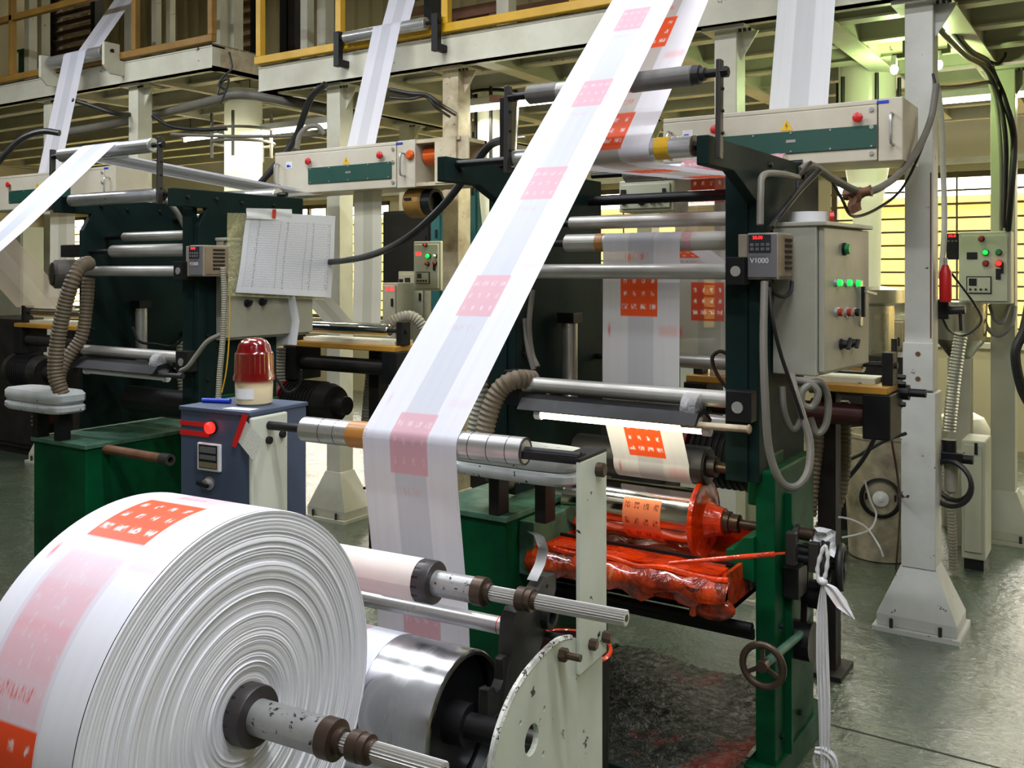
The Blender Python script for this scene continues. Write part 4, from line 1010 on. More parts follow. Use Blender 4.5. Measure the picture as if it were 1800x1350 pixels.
part('ink_drip', MB().lathe((dp.x, ty0 - 0.012, dp.z - 0.075), (0.1, 0, 1), [(0, 0.002), (0.006, 0.011), (0.03, 0.013), (0.06, 0.02), (0.10, 0.036)], 12), INKWRAP, TRY, label='hanging ink drip')
part('doctor_bar', MB().bar((tx0 + 0.02, 2.86, tz + 0.012), (tx1 - 0.03, 2.86, tz + 0.012), 0.01, 0.010), BLACK, TRY, smooth=False)
part('doctor_blade', MB().bar((tx0 + 0.03, 2.80, tz + 0.0), (tx1 - 0.04, 2.80, tz + 0.0), 0.085, 0.006), INK, TRY, smooth=False)
a, b = aY(1176, 990, 2.70), aY(1362, 974, 2.76)
solo('ink_stirring_stick', MB().cyl(a, b, 0.006, 0.008, 10).cyl(b, b + (b - a).normalized() * 0.03, 0.004, n=8), INK, 'long orange stained stick lying across the ink tray', 'stick')
# oily base plate between the legs
BP = thing('drip_base', 'black oily base plate with spilled red ink between the press legs', 'base plate', (-1.4, 3.0, 0))
vs = []; nx, ny = 40, 26
for j in range(ny + 1):
    for i in range(nx + 1):
        vs.append((-1.72 + 0.72 * i / nx, 2.55 + 0.85 * j / ny, 0.115 + random.uniform(-1, 1) * 0.0035 + 0.012 * math.sin(i * 0.23) * math.sin(j * 0.3)))
part('plate_top', MB().add(vs, [(j * (nx + 1) + i, j * (nx + 1) + i + 1, (j + 1) * (nx + 1) + i + 1, (j + 1) * (nx + 1) + i) for j in range(ny) for i in range(nx)]), OILY, BP)
part('plate_edge', MB().box(-1.735, -1.0, 2.535, 2.55, 0, 0.135).box(-1.735, -1.72, 2.55, 3.4, 0, 0.12), DGREEN, BP, smooth=False)
# ink drum standing before the base, seen right of the winder plate
IB = thing('ink_bucket', 'tall dark ink bucket with orange rim behind the winder plate', 'bucket', (-1.35, 2.62, 0))
c = aZ(1035, 1200, 0.5)
_p = aD(992, 1140, 2.60); bx_, by_ = _p.x, _p.y
part('bucket_wall', MB().lathe((bx_, by_, 0), Z_, [(0, 0.06), (0.0, 0.115), (0.56, 0.125), (0.575, 0.13), (0.575, 0.12), (0.03, 0.11)], 28), BLACK, IB)
part('ink_rim', MB().torus((bx_, by_, 0.572), Z_, 0.126, 0.006, 28, 6), INK, IB, label='rim smeared with orange ink')
part('ink_fill', MB().cyl((bx_, by_, 0.46), (bx_, by_, 0.52), 0.117, n=28), INK, IB)
IB.location = (bx_, by_, 0)
for ch in IB.children:
    for v in ch.data.vertices: v.co += BASE[IB] - Vector((bx_, by_, 0))
BASE[IB] = Vector((bx_, by_, 0))

# ------------------------------------------------------------------ work lamps under the lower roller
def worklamp(dx, lab, lit):
    a, b = Vector((-1.76 + dx, 2.77, 1.115)), Vector((-1.06 + dx, 2.77, 1.115))
    t_ = thing('work_lamp', lab, 'lamp', ((a.x + b.x) / 2, 2.77, 1.08))
    part('housing', MB().prism([(a.x, 2.75, 1.165), (a.x, 2.80, 1.175), (a.x, 2.86, 1.13), (a.x, 2.85, 1.122), (a.x, 2.795, 1.155), (a.x, 2.755, 1.148), (a.x, 2.728, 1.125), (a.x, 2.718, 1.13)], (b.x - a.x - 0.06, 0, 0)), BLACK, t_, smooth=False)
    part('tube', MB().cyl((a.x + 0.06, 2.782, 1.108), (b.x - 0.05, 2.782, 1.108), 0.0135, n=14), E_WORK if lit else WHITEP, t_)
    for x in (a.x + 0.05, b.x - 0.045):
        part('socket', MB().cyl((x - 0.012, 2.782, 1.108), (x + 0.012, 2.782, 1.108), 0.018, n=14), WHITEP, t_)
    part('bracket_pipe', MB().cyl((b.x - 0.12, 2.76, 1.125), (b.x + 0.10, 2.76, 1.128), 0.011, n=12).torus((b.x + 0.095, 2.76, 1.128), X_, 0.011, 0.004, 14, 6), DSTEEL if not lit else RUSTY, t_)
    part('tape_wrap', MB().tube([(b.x - 0.12, 2.79, 1.175), (b.x - 0.07, 2.79, 1.172)], 0.045, 14, 2, rag=0.1), CTAPE, t_, label='clear tape wrapped round lamp and roller')
    if lit:
        l = bpy.data.lights.new('work_lamp_light', 'AREA'); l.shape = 'RECTANGLE'; l.size = 0.55; l.size_y = 0.03; l.energy = 0.9; l.color = (1.0, 0.94, 0.72)
        lo = bpy.data.objects.new('work_lamp_light', l); COL.objects.link(lo); lo.parent = t_
        lo.location = (0, 0.012, 0.008); lo.rotation_euler = (math.radians(20), 0, 0)
worklamp(0.0, 'glowing tube work lamp under the lower roller of the right press', True)
worklamp(DX, 'dark unlit work lamp under the lower roller of the left press', False)

# ------------------------------------------------------------------ film at the left press
FPL = film('left_press_film', prints=False, base=(224, 224, 236), stripe=(196, 200, 212), trans=0.3)
xl, xr = aY(150, 259, 2.74).x, aY(212, 252, 2.74).x
web('film_web', 'white film web slanting off the left press to the frame edge', FPL, [(3.9, 2.06), (2.79, 2.137), (2.77, 2.137)] + list(reversed(arc(2.74, 2.168, 0.034, 130, 320, 14))) [0:0] + arc(2.74, 2.168, 0.0342, 60, 132, 8) + [(2.3, 1.79), (1.7, 1.26)], xl, xr)
web('film_web', 'shaded film web running back from the left press top roller', FILM_SHADED, [(2.76, 2.133), (3.3, 2.09), (4.1, 2.03)], xl - 0.02, xr + 0.02)

# ------------------------------------------------------------------ control cabinets
def button(t_, p, ax, r, mat, ring=STEEL, h=0.016, name='push_button'):
    b = part(name + '_ring' if False else 'button_ring', MB().lathe(p, ax, [(0, r * 1.25), (h * 0.5, r * 1.25), (h * 0.62, r * 0.98)], 18), ring, t_)
    return part(name, MB().lathe(V(p) + V(ax) * (h * 0.5), ax, [(0, r), (h * 0.8, r), (h, r * 0.8)], 18), mat, b)
def knob(t_, p, ax, r, mat):
    k = part('rotary_knob', MB().lathe(p, ax, [(0, r * 1.3), (0.006, r * 1.3), (0.008, r), (0.024, r * 0.9)], 18), mat, t_)
    x, y = frame(V(ax))
    d = (y * 0.8 + x * 0.6).normalized()
    part('knob_grip', MB().bar(V(p) + V(ax) * 0.026 - d * r, V(p) + V(ax) * 0.026 + d * r * 1.2, 0.008, 0.012, ax), mat, k, smooth=False)
    return k
CX0, CX1, CY0, CY1, CZ0, CZ1 = -0.962, -0.80, 2.95, 3.50, 1.275, 1.748
def cabinet(dx, lab, CY1=3.50):
    t_ = thing('control_cabinet', lab, 'control cabinet', (CX1 + dx, CY0, CZ0), 'grey press control cabinets')
    part('body', MB().box(CX0 + dx, CX1 - 0.02 + dx, CY0, CY1, CZ0, CZ1), CABG, t_, smooth=False, bevel=0.004)
    dr = part('door', MB().box(CX1 - 0.018 + dx, CX1 + dx, CY0 + 0.008, CY1 + 0.004, CZ0 + 0.012, CZ1 - 0.016), CABG, t_, smooth=False, bevel=0.004)
    part('rain_lip', MB().box(CX0 - 0.005 + dx, CX1 + 0.012 + dx, CY0 - 0.006, CY1 + 0.01, CZ1 - 0.012, CZ1 + 0.002), CABG, t_, smooth=False, bevel=0.003)
    part('mounting_arm', MB().box(-0.99 + dx, CX0 + dx, CY0 + 0.1, CY0 + 0.2, CZ0 + 0.05, CZ1 - 0.05), BLACK, t_, smooth=False)
    return t_, dr
def inverter(dx, lab, name_text):
    x0, x1, y0, y1, z0, z1 = -0.985 + dx, -0.89 + dx, 2.80, 2.945, 1.572, 1.712
    t_ = thing('motor_inverter', lab, 'inverter', ((x0 + x1) / 2, (y0 + y1) / 2, z0), 'inverters hung on the press cabinets')
    part('case', MB().box(x0, x1, y0, y1, z0, z1), INVG, t_, smooth=False, bevel=0.004)
    fp = part('front_panel', MB().box(x0 + 0.004, x1 - 0.004, y0 - 0.006, y0, z0 + 0.006, z1 - 0.004), INVP, t_, smooth=False, bevel=0.002)
    kp = part('keypad', MB().box(x0 + 0.008, x1 - 0.02, y0 - 0.009, y0 - 0.005, z1 - 0.058, z1 - 0.006), NAVY, fp, smooth=False)
    txt('digits', '50.00', 0.014, ((x0 + x1) / 2 - 0.012, y0 - 0.0095, z1 - 0.015), X_, Z_, E_REDSEG, kp if False else fp)
    for i in range(4):
        for j in range(2):
            part('key', MB().box(x0 + 0.013 + i * 0.016, x0 + 0.024 + i * 0.016, y0 - 0.011, y0 - 0.008, z1 - 0.040 - j * 0.013, z1 - 0.031 - j * 0.013), LCD, fp, smooth=False)
    txt('model_lettering', name_text, 0.022, ((x0 + x1) / 2 - 0.008, y0 - 0.0068, z0 + 0.056), X_, Z_, WHITEP, fp)
    part('name_strip', MB().box(x0 + 0.014, x0 + 0.058, y0 - 0.0068, y0 - 0.005, z0 + 0.068, z0 + 0.074), LCD, fp, smooth=False)
    part('cooling_unit', MB().box(x0 - 0.03, x0 - 0.001, y0 + 0.004, y1, z0, z1 - 0.003), INVG, t_, smooth=False, bevel=0.003)
    sv = part('side_vent', MB().box(x1, x1 + 0.004, y0 + 0.01, y1 - 0.01, z0 + 0.01, z1 - 0.01), INVS, t_, smooth=False)
    for i in range(6):
        part('vent_slat', MB().box(x1 + 0.004, x1 + 0.007, y0 + 0.05, y1 - 0.03, z0 + 0.03 + i * 0.017, z0 + 0.038 + i * 0.017), BLACK, sv, smooth=False)
    return t_
INVG = paint('inverter_case', (150, 140, 122), 0.5, dirt=0.5, dirtcol=(100, 80, 60), dscale=9)
INVP = paint('inverter_panel', (104, 102, 106), 0.45, dirt=0.2)
INVS = paint('inverter_side', (146, 128, 104), 0.5, dirt=0.5, dirtcol=(90, 70, 50), dscale=9)
CR, CRD = cabinet(0.0, 'grey control cabinet with green lit buttons on the right press', 3.36)
CROT = math.radians(-5.7)          # this cabinet hangs slightly askew
CR.rotation_euler = (0, 0, CROT)
def onDoor(px, py):
    d_ = Vector((-math.sin(CROT), math.cos(CROT), 0)); o_ = Vector((CX1, CY0, CZ0))
    p = onpl(px, py, Vector((d_.y, -d_.x, 0)), o_)
    return Vector((CX1, CY0 + (p - o_).dot(d_), p.z))
for px, py, m_, r in ((1483, 438, BUTG, 0.0165), (1469, 497, E_GREEN, 0.0105), (1486, 497, E_GREEN, 0.0105), (1502, 498, E_GREEN, 0.0105), (1470, 549, BUTR, 0.0125), (1486, 549, BUTR, 0.0125), (1500, 549, BLACK, 0.0125)):
    button(CRD, onDoor(px, py), X_, r, m_, BLACK if m_ is BUTG else STEEL, 0.014)
for px, py in ((1478, 605), (1493, 603)): knob(CRD, onDoor(px, py), X_, 0.014, BLACK)
hp = onDoor(1512, 525)
hd = part('door_handle', MB().box(CX1, CX1 + 0.006, hp.y - 0.012, hp.y + 0.012, hp.z - 0.09, hp.z + 0.06), STEEL, CRD, smooth=False, bevel=0.002)
part('handle_lever', MB().bar((CX1 + 0.018, hp.y - 0.005, hp.z + 0.025), (CX1 + 0.03, hp.y + 0.06, hp.z + 0.015), 0.012, 0.008), STEEL, hd, smooth=False)
part('handle_core', MB().box(CX1 + 0.006, CX1 + 0.016, hp.y - 0.005, hp.y + 0.006, hp.z - 0.06, hp.z + 0.04), BLACK, hd, smooth=False)
inverter(0.0, 'grey motor inverter with red digits on the right press cabinet', 'V1000')
# white tape roll and red cap on top of the cabinet
tp_ = Vector((-0.885, 3.09, CZ1 + 0.002))
TR = thing('tape_roll', 'white tape roll with red cap on the grey cabinet', 'tape roll', tp_)
part('roll_body', MB().pipe(tp_, tp_ + Vector((0, 0, 0.036)), 0.06, 0.03, 28), WHITEP, TR)
part('red_cap', MB().cyl(tp_ + Vector((0.062, 0.02, 0.02)), tp_ + Vector((0.075, 0.024, 0.02)), 0.018, n=16), REDP, TR)
CL, CLD = cabinet(DXC, 'grey control cabinet behind the hanging log sheets, left press')
for px, py in ((434, 533), (460, 531)): knob(CLD, aX(px, py, CX1 + DXC), X_, 0.014, BLACK)
il = inverter(DX + 0.02, 'dusty grey motor inverter on the left press cabinet', 'V1000')

# log sheets in a plastic sleeve on the left cabinet door
sx = CX1 + DXC + 0.03
q = [aX(px, py, sx) for px, py in ((402, 517), (582, 524), (588, 379), (424, 368))]
SH = thing('log_sheet', 'ruled log sheet in a clear sleeve hung on the left cabinet', 'paper', (sx, q[0].y + 0.2, q[0].z))
def grid(a, b, c, d, n, bulge, off):
    mb = MB(); vs, uvs = [], []
    for j in range(n + 1):
        for i in range(n + 1):
            s, t1 = i / n, j / n
            p = (a.lerp(b, s)).lerp(d.lerp(c, s), t1)
            vs.append(p + Vector((off + bulge * math.sin(s * 5 + t1 * 3) * math.sin(t1 * 4 + 1), 0, 0))); uvs.append((s, t1))
    return mb.add(vs, [(j * (n + 1) + i, j * (n + 1) + i + 1, (j + 1) * (n + 1) + i + 1, (j + 1) * (n + 1) + i) for j in range(n) for i in range(n)], uvs)
e = lambda px, py: aX(px, py, sx)
part('backing_sleeve', grid(e(400, 520), e(574, 527), e(582, 378), e(400, 374), 10, 0.006, 0.0), SLEEVE, SH, label='yellowed clear sleeve')
part('ruled_sheet', grid(e(411, 514), e(580, 523), e(588, 380), e(432, 372), 10, 0.006, 0.012), SHEET, SH)
part('tape_strip', grid(e(428, 384), e(508, 388), e(509, 368), e(428, 366), 6, 0.004, 0.020), WHITEP, SH)
part('red_mark', grid(e(472, 384), e(479, 384), e(480, 368), e(473, 368), 3, 0.002, 0.0235), REDT, SH)

# ------------------------------------------------------------------ handwheels on the right press
def handwheel(c, ax, Rr, r, lab, mat, shaft_to, spokes=3, shmat=None):
    c = V(c); t_ = thing('handwheel', lab, 'handwheel', c)
    part('rim', MB().torus(c, ax, Rr, r, 30, 10), mat, t_)
    x, y = frame(V(ax))
    for k in range(spokes):
        a = 2 * PI * k / spokes + 0.5
        part('spoke', MB().bar(c, c + (x * math.cos(a) + y * math.sin(a)) * Rr, 0.013, 0.009, ax), mat, t_, smooth=False, bevel=0.002)
    part('hub', MB().cyl(c - V(ax) * 0.014, c + V(ax) * 0.014, 0.017, n=16), mat, t_)
    part('spindle', MB().cyl(c, shaft_to, 0.013, n=14), shmat or mat, t_)
    return t_
hw = aY(1341, 1170, 2.72)
handwheel(hw, Y_, 0.060, 0.0105, 'rusty handwheel in front of the green press leg', BROWNM, (hw.x + 0.028, 3.1, hw.z + 0.0), 3, MGREEN)
h2 = aY(1452, 988, 3.0)
handwheel((h2.x, 3.0, h2.z), Vector((1, 0.15, 0)).normalized(), 0.062, 0.013, 'black handwheel carrying the tied white plastic strip', RUBBER, (-0.926, 3.0, h2.z), 3)
handwheel((h2.x + 0.035, 3.04, h2.z - 0.02), Vector((1, 0.15, 0)).normalized(), 0.062, 0.012, 'second black handwheel right behind the strip wheel', RUBBER, (-0.926, 3.04, h2.z - 0.02), 3)
# valve block and clamps beside them
VB = thing('adjuster_block', 'dark adjuster block with clamps beside the black handwheels', 'adjuster', (-0.90, 3.02, 0.55))
part('block', MB().box(-0.926, -0.875, 2.95, 3.05, 0.58, 0.68), BLACK, VB, smooth=False, bevel=0.005)
part('clamp', MB().box(-0.90, -0.87, 2.90, 2.93, 0.70, 0.80), DSTEEL, VB, smooth=False, bevel=0.003)
part('clamp', MB().box(-0.84, -0.81, 2.93, 2.96, 0.68, 0.77), DSTEEL, VB, smooth=False, bevel=0.003)
part('spindle', MB().cyl((-0.926, 3.02, 0.72), (-0.76, 3.02, 0.72), 0.017, n=14), DSTEEL, VB)
part('gear', MB().cyl((-0.925, 3.06, 0.42), (-0.86, 3.06, 0.42), 0.062, n=14), BLACK, VB)
part('gear', MB().cyl((-0.90, 3.10, 0.56), (-0.84, 3.10, 0.56), 0.045, n=14), BLACK, VB)
part('link', MB().bar((-0.89, 3.06, 0.40), (-0.89, 3.10, 0.72), 0.03, 0.02, (1, 0, 0)), BLACK, VB, smooth=False)
# tied plastic strip
def ribbon(path, widths, mat, name, parent, side=(1, 0, 0), folds=5, amp=0.006, nu=10):
    P = smoothpath(path, 8); n = len(P); mb = MB(); vs = []
    for i, p in enumerate(P):
        s = i / (n - 1) * (len(widths) - 1); k = min(int(s), len(widths) - 2); wd = widths[k] + (widths[k + 1] - widths[k]) * (s - k)
        for j in range(nu + 1):
            u_ = j / nu - 0.5
            off = Vector((0, -1, 0)) * (amp * math.sin(j * folds * 2 * PI / nu / 2 + i * 0.12))
            vs.append(p + V(side).normalized() * (u_ * wd) + off)
    mb.add(vs, [(i * (nu + 1) + j, i * (nu + 1) + j + 1, (i + 1) * (nu + 1) + j + 1, (i + 1) * (nu + 1) + j) for i in range(n - 1) for j in range(nu)])
    return part(name, mb, mat, parent)
t = NT('tied_film'); co = t.coord()
f = t.ramp(t.noise(5, 3, t.scalev(co, (3, 1, 0.5))), 0.55, 0.68)
t.seth(Base_Color=t.mix(t.m('MULTIPLY', f, 0.5), srgb(226, 224, 224), srgb(232, 120, 110)), Roughness=0.35); TIED = t.mat
TS = thing('plastic_strip', 'long white plastic strip with pink stain tied to black handwheel', 'plastic strip', (h2.x, 2.95, 0.1))
ypl = 2.93
e = lambda px, py: aY(px, py, ypl)
ribbon([e(1447, 1030), e(1445, 1080), e(1446, 1160), e(1449, 1240), e(1450, 1330), e(1450, 1360)], [0.014, 0.030, 0.036, 0.036, 0.034, 0.03], TIED, 'strip', TS, folds=7)
part('knot', MB().ball(e(1446, 1022), 0.013, 12, 8, (1.2, 1, 1)), TIED, TS)
ribbon([e(1446, 1024), e(1462, 1038), e(1480, 1062), e(1502, 1088)], [0.008, 0.034, 0.036, 0.002], TIED, 'tail', TS, side=(0.6, 0, -0.8) if False else (0.75, 0, 0.65), folds=3, amp=0.004)
part('loop', MB().tube([e(1440, 1024), e(1437, 1000), e(1443, 975), e(1450, 960), e(1455, 978), e(1452, 1005), e(1447, 1024)], 0.006, 8, 5, rag=0.4), TIED, TS)
ribbon([e(1432, 1318), e(1450, 1322), e(1468, 1338), e(1474, 1368)], [0.02, 0.03, 0.03, 0.02], WHITEP, 'lower_fold', TS, side=(0.2, 0, 1), folds=3, amp=0.003)
part('lower_loop', MB().torus(e(1448, 1345), (0.3, 1, 0), 0.034, 0.005, 22, 6), CABLEW, TS)
vs = []; random.seed(3)
cp = aY(1447, 948, 2.99)
for j in range(7):
    for i in range(7):
        vs.append(cp + Vector(((i - 3) * 0.0125, random.uniform(-0.018, 0.018), (j - 3) * 0.0125 - 0.002 * (i - 3) ** 2 * 0.5)))
solo('crumpled_paper', MB().add(vs, [(j * 7 + i, j * 7 + i + 1, j * 7 + i + 8, j * 7 + i + 7) for j in range(6) for i in range(6)]), PAPER, 'crumpled white paper stuck behind the black handwheel', 'paper', smooth=False)

# ------------------------------------------------------------------ stained white covers left of each press
def cover(dx, lab, y=2.55):
    t_ = thing('machine_cover', lab, 'machine cover', (-1.70 + dx, y + 0.1, 0.95))
    x0, x1 = (-1.96, -1.46) if dx == 0 else (-2.0, -1.5)
    def shell(z0, z1, g):
        pr = []
        mb = MB(); n = 20; vs = []
        for z, k in ((z0, 0.94), (z0 + (z1 - z0) * 0.25, 1.0), (z0 + (z1 - z0) * 0.75, 1.0), (z1, 0.93)):
            for i in range(n):
                a = 2 * PI * i / n; c_, s_ = math.cos(a), math.sin(a)
                c_ = math.copysign(abs(c_) ** 0.45, c_); s_ = math.copysign(abs(s_) ** 0.45, s_)
                vs.append(((x0 + x1) / 2 + dx + c_ * (x1 - x0) / 2 * k, y + 0.09 + s_ * 0.09 * k, z))
        mb.add(vs, [tuple(reversed(range(n))), tuple(range(3 * n, 4 * n))] + [(k * n + i, k * n + (i + 1) % n, (k + 1) * n + (i + 1) % n, (k + 1) * n + i) for k in range(3) for i in range(n)])
        return mb
    part('lower_shell', shell(0.925, 0.966, 0), STAINW, t_)
    part('upper_shell', shell(0.969, 1.025, 0), STAINW, t_)
    parts('bracket', [MB().box(-1.62 + dx, -1.58 + dx, y + 0.06, y + 0.12, 0.79, 0.925), MB().box(-1.80 + dx, -1.76 + dx, y + 0.06, y + 0.12, 0.79, 0.925)], BLACK, t_, smooth=False)
cover(0.0, 'stained white machine cover behind the white winder post')
cover(-2.69, 'stained white machine cover at the left edge below the hoses')
# ================================================================== THE WINDER IN THE FOREGROUND (own frame: x along the rollers, y away, z up)
from mathutils.geometry import tessellate_polygon
def plate(outer, holes, x0, x1):
    """flat plate in the y/z plane between x0 and x1 with real holes"""
    loops = [outer] + holes
    tris = tessellate_polygon([[Vector((0, y, z)) for y, z in lp] for lp in loops])
    flat = [p for lp in loops for p in lp]; n = len(flat); mb = MB(1)
    vs = [(x0, y, z) for y, z in flat] + [(x1, y, z) for y, z in flat]
    fs = [tuple(t_) for t_ in tris] + [tuple(k + n for k in reversed(t_)) for t_ in tris]
    o = 0
    for lp in loops:
        m = len(lp)
        fs += [(o + i, o + (i + 1) % m, n + o + (i + 1) % m, n + o + i) for i in range(m)]; o += m
    mb.add(vs, fs)
    return mb
def circ(cy, cz, r, n=18): return [(cy + r * math.cos(2 * PI * i / n), cz + r * math.sin(2 * PI * i / n)) for i in range(n)]
XW = Vector((1, 0, 0))
def wthing(name, lab, cat, p, group=None): return thing(name, lab, cat, W(p), group)
def wbolt(p, ax, r, h, mat, parent, n=6): return part('bolt', MB(1).lathe(p, ax, [(0, r), (h * 0.85, r), (h, r * 0.8)], n), mat, parent)

WN = wthing('winder_frame', 'white painted winder side frame with chipped curved plate and post', 'winder frame', (0, -0.2, WZF))
outer = [(0.09, WZF), (0.09, 0.60), (-0.10, 0.672), (-0.18, 0.690), (-0.28, 0.684), (-0.36, 0.668), (-0.42, 0.642), (-0.465, 0.605), (-0.495, 0.56), (-0.513, 0.50), (-0.522, 0.42), (-0.525, 0.30), (-0.525, WZF)]
sp_ = part('side_plate', plate(outer, [circ(-0.324, 0.513, 0.036), circ(-0.38, 0.575, 0.006, 8), circ(-0.259, 0.559, 0.007, 8), circ(-0.265, 0.454, 0.007, 8)], -0.014, 0.0), WINDERW, WN, smooth=False)
EDGE = paint('chipped_edge', (225, 226, 216), 0.5, dirt=0.9, dirtcol=(60, 50, 42), dscale=16, chips=0.16, chipcol=(45, 36, 30))
part('plate_edge', MB(1).tube([(-0.007, y, z) for y, z in outer[2:12]], 0.0085, 6, 4), EDGE, sp_)
po = part('upright_post', MB(1).box(0.0, 0.012, -0.081, 0.093, 0.572, 1.113), WINDERW, WN, smooth=False, bevel=0.002)
part('top_cap', MB(1).box(-0.05, 0.012, -0.081, 0.093, 1.113, 1.121).box(-0.16, -0.0, -0.075, -0.02, 1.105, 1.125), BLACK, po, smooth=False)
wbolt((0.012, 0.03, 1.075), XW, 0.019, 0.022, BROWNM, po, 18)
wbolt((0.012, -0.018, 0.632), XW, 0.015, 0.02, BROWNM, po)
wbolt((0.012, 0.07, 0.622), XW, 0.016, 0.024, BROWNM, po)
wbolt((0.012, 0.035, 0.637), XW, 0.005, 0.002, BLACK, po, 10)
sd = wbolt((0.0, -0.171, 0.657), XW, 0.017, 0.02, BROWNM, sp_)
part('stud', MB(1).cyl((0.02, -0.171, 0.657), (0.055, -0.171, 0.657), 0.009, n=12), BROWNM, sp_)
# holder arm for the shafts
ARM = [(-0.14, 0.765), (-0.06, 0.80), (0.0, 0.795), (0.0, 0.755), (-0.06, 0.66), (-0.13, 0.60), (-0.19, 0.50), (-0.27, 0.47), (-0.285, 0.56), (-0.25, 0.66), (-0.24, 0.745), (-0.215, 0.768), (-0.185, 0.76)]
ha = part('holder_arm', plate(ARM, [circ(-0.055, 0.775, 0.006, 8), circ(-0.205, 0.555, 0.012, 10)], -0.13, -0.095), DSTEEL, WN, smooth=False, bevel=0.002)
part('jaw', plate([(-0.36, 0.545), (-0.36, 0.62), (-0.33, 0.615), (-0.32, 0.60), (-0.30, 0.60), (-0.285, 0.615), (-0.285, 0.665), (-0.255, 0.665), (-0.255, 0.54)], [], -0.12, -0.10), DSTEEL, ha, smooth=False, bevel=0.002)
part('bearing', MB(1).pipe((-0.095, -0.06, 0.70), (-0.075, -0.06, 0.70), 0.034, 0.02, 24), BLACK, ha)
part('spring_clip', MB(1).sheet([(-0.13, -0.10, 0.80), (-0.13, -0.055, 0.83), (-0.13, -0.035, 0.865), (-0.13, -0.06, 0.905), (-0.13, -0.10, 0.925)], [(-0.10, -0.10, 0.80), (-0.10, -0.055, 0.83), (-0.10, -0.035, 0.865), (-0.10, -0.06, 0.905), (-0.10, -0.10, 0.925)], nu=2), STEEL, WN, label='bent steel spring clip')
# left side plate fixed on the blue box
lpl = part('left_plate', MB(1).box(-1.07, -1.056, -0.125, 0.035, 0.55, 1.152), WINDERW, WN, smooth=False, bevel=0.004)
wbolt((-1.056, -0.055, 1.075), XW, 0.012, 0.012, BLACK, lpl, 12)
wbolt((-1.056, 0.005, 1.085), XW, 0.012, 0.012, BLACK, lpl, 12)
# tie rods
part('tie_rod', MB(1).cyl((-1.06, -0.02, 0.35), (-0.014, -0.02, 0.35), 0.02), DSTEEL, WN)

# upper idler roller
ID = wthing('idler_roller', 'grooved steel idler roller with brown tape carrying the printed web', 'roller', (-0.54, -0.05, 1.08))
rb = part('roller_shell', MB(1).roller((-0.914, -0.05, 1.12), (-0.16, -0.05, 1.12), 0.0375, 36, 0.003), STEEL, ID)
for x in [wY(p_, 770, -0.0875).x for p_ in (557, 583, 820, 853, 886)]:
    part('groove', MB(1).lathe((x - 0.001, -0.05, 1.12), XW, [(0, 0.037), (0, 0.0378), (0.002, 0.0378), (0.002, 0.037)], 36), BLACK, rb)
part('tape_sleeve', MB(1).roller((-0.735, -0.05, 1.12), (-0.655, -0.05, 1.12), 0.0392, 36, 0.001), TAPE, rb, label='brown tape sleeve')
part('end_recess', MB(1).lathe((-0.16, -0.05, 1.12), XW, [(-0.002, 0.0365), (0.001, 0.0365), (0.001, 0.031), (-0.006, 0.030), (-0.006, 0.012)], 28), DSTEEL, rb)
part('axle', MB(1).cyl((-1.056, -0.05, 1.12), (0.0, -0.05, 1.12), 0.0135, n=16), BLACK, ID)
# lower idler
LY = -0.05; LZ = wY(770, 1077, LY).z
LI = wthing('idler_roller', 'slim plain steel idler roller low down in front of the web', 'roller', (-0.4, LY, LZ - 0.024))
lr = part('roller_shell', MB(1).roller((-0.85, LY, LZ), (-0.15, LY, LZ), 0.023, 28), STEEL, LI)
part('red_line', MB(1).lathe((-0.24, LY, LZ), XW, [(0, 0.0226), (0, 0.0233), (0.003, 0.0233), (0.003, 0.0226)], 28), REDT, lr)
part('axle', MB(1).cyl((-1.056, LY, LZ), (0.0, LY, LZ), 0.01, n=12), BLACK, LI)
# polished winding drum
DC, DZ, DR = -0.37, 0.533, 0.167
DRM = wthing('winding_drum', 'large polished steel winding drum with black hollow end', 'drum', (-0.5, DC, DZ - DR))
DRUMM = paint('drum_steel', (190, 190, 192), 0.16, metal=1.0, dirt=0.25, dirtcol=(120, 120, 122), dscale=3, stretch=(6, 1, 1))
dr_ = part('drum_shell', MB(1).lathe((-1.0, DC, DZ), XW, [(0, DR - 0.004), (0.004, DR), (0.846, DR), (0.85, DR - 0.004), (0.85, DR - 0.012)], 64, cap=False), DRUMM, DRM)
part('end_plate', MB(1).lathe((-0.19, DC, DZ), XW, [(0, DR - 0.011), (0.0, 0.05), (0.05, 0.048), (0.05, 0.0)], 48, cap=False), BLACK, DRM)
part('end_plate', MB(1).lathe((-1.0, DC, DZ), XW, [(0.0, DR - 0.004), (0.0, 0.0)], 32, cap=False), BLACK, DRM)
part('drum_axle', MB(1).cyl((-1.056, DC, DZ), (-0.014, DC, DZ), 0.03, n=20), BLACK, DRM)

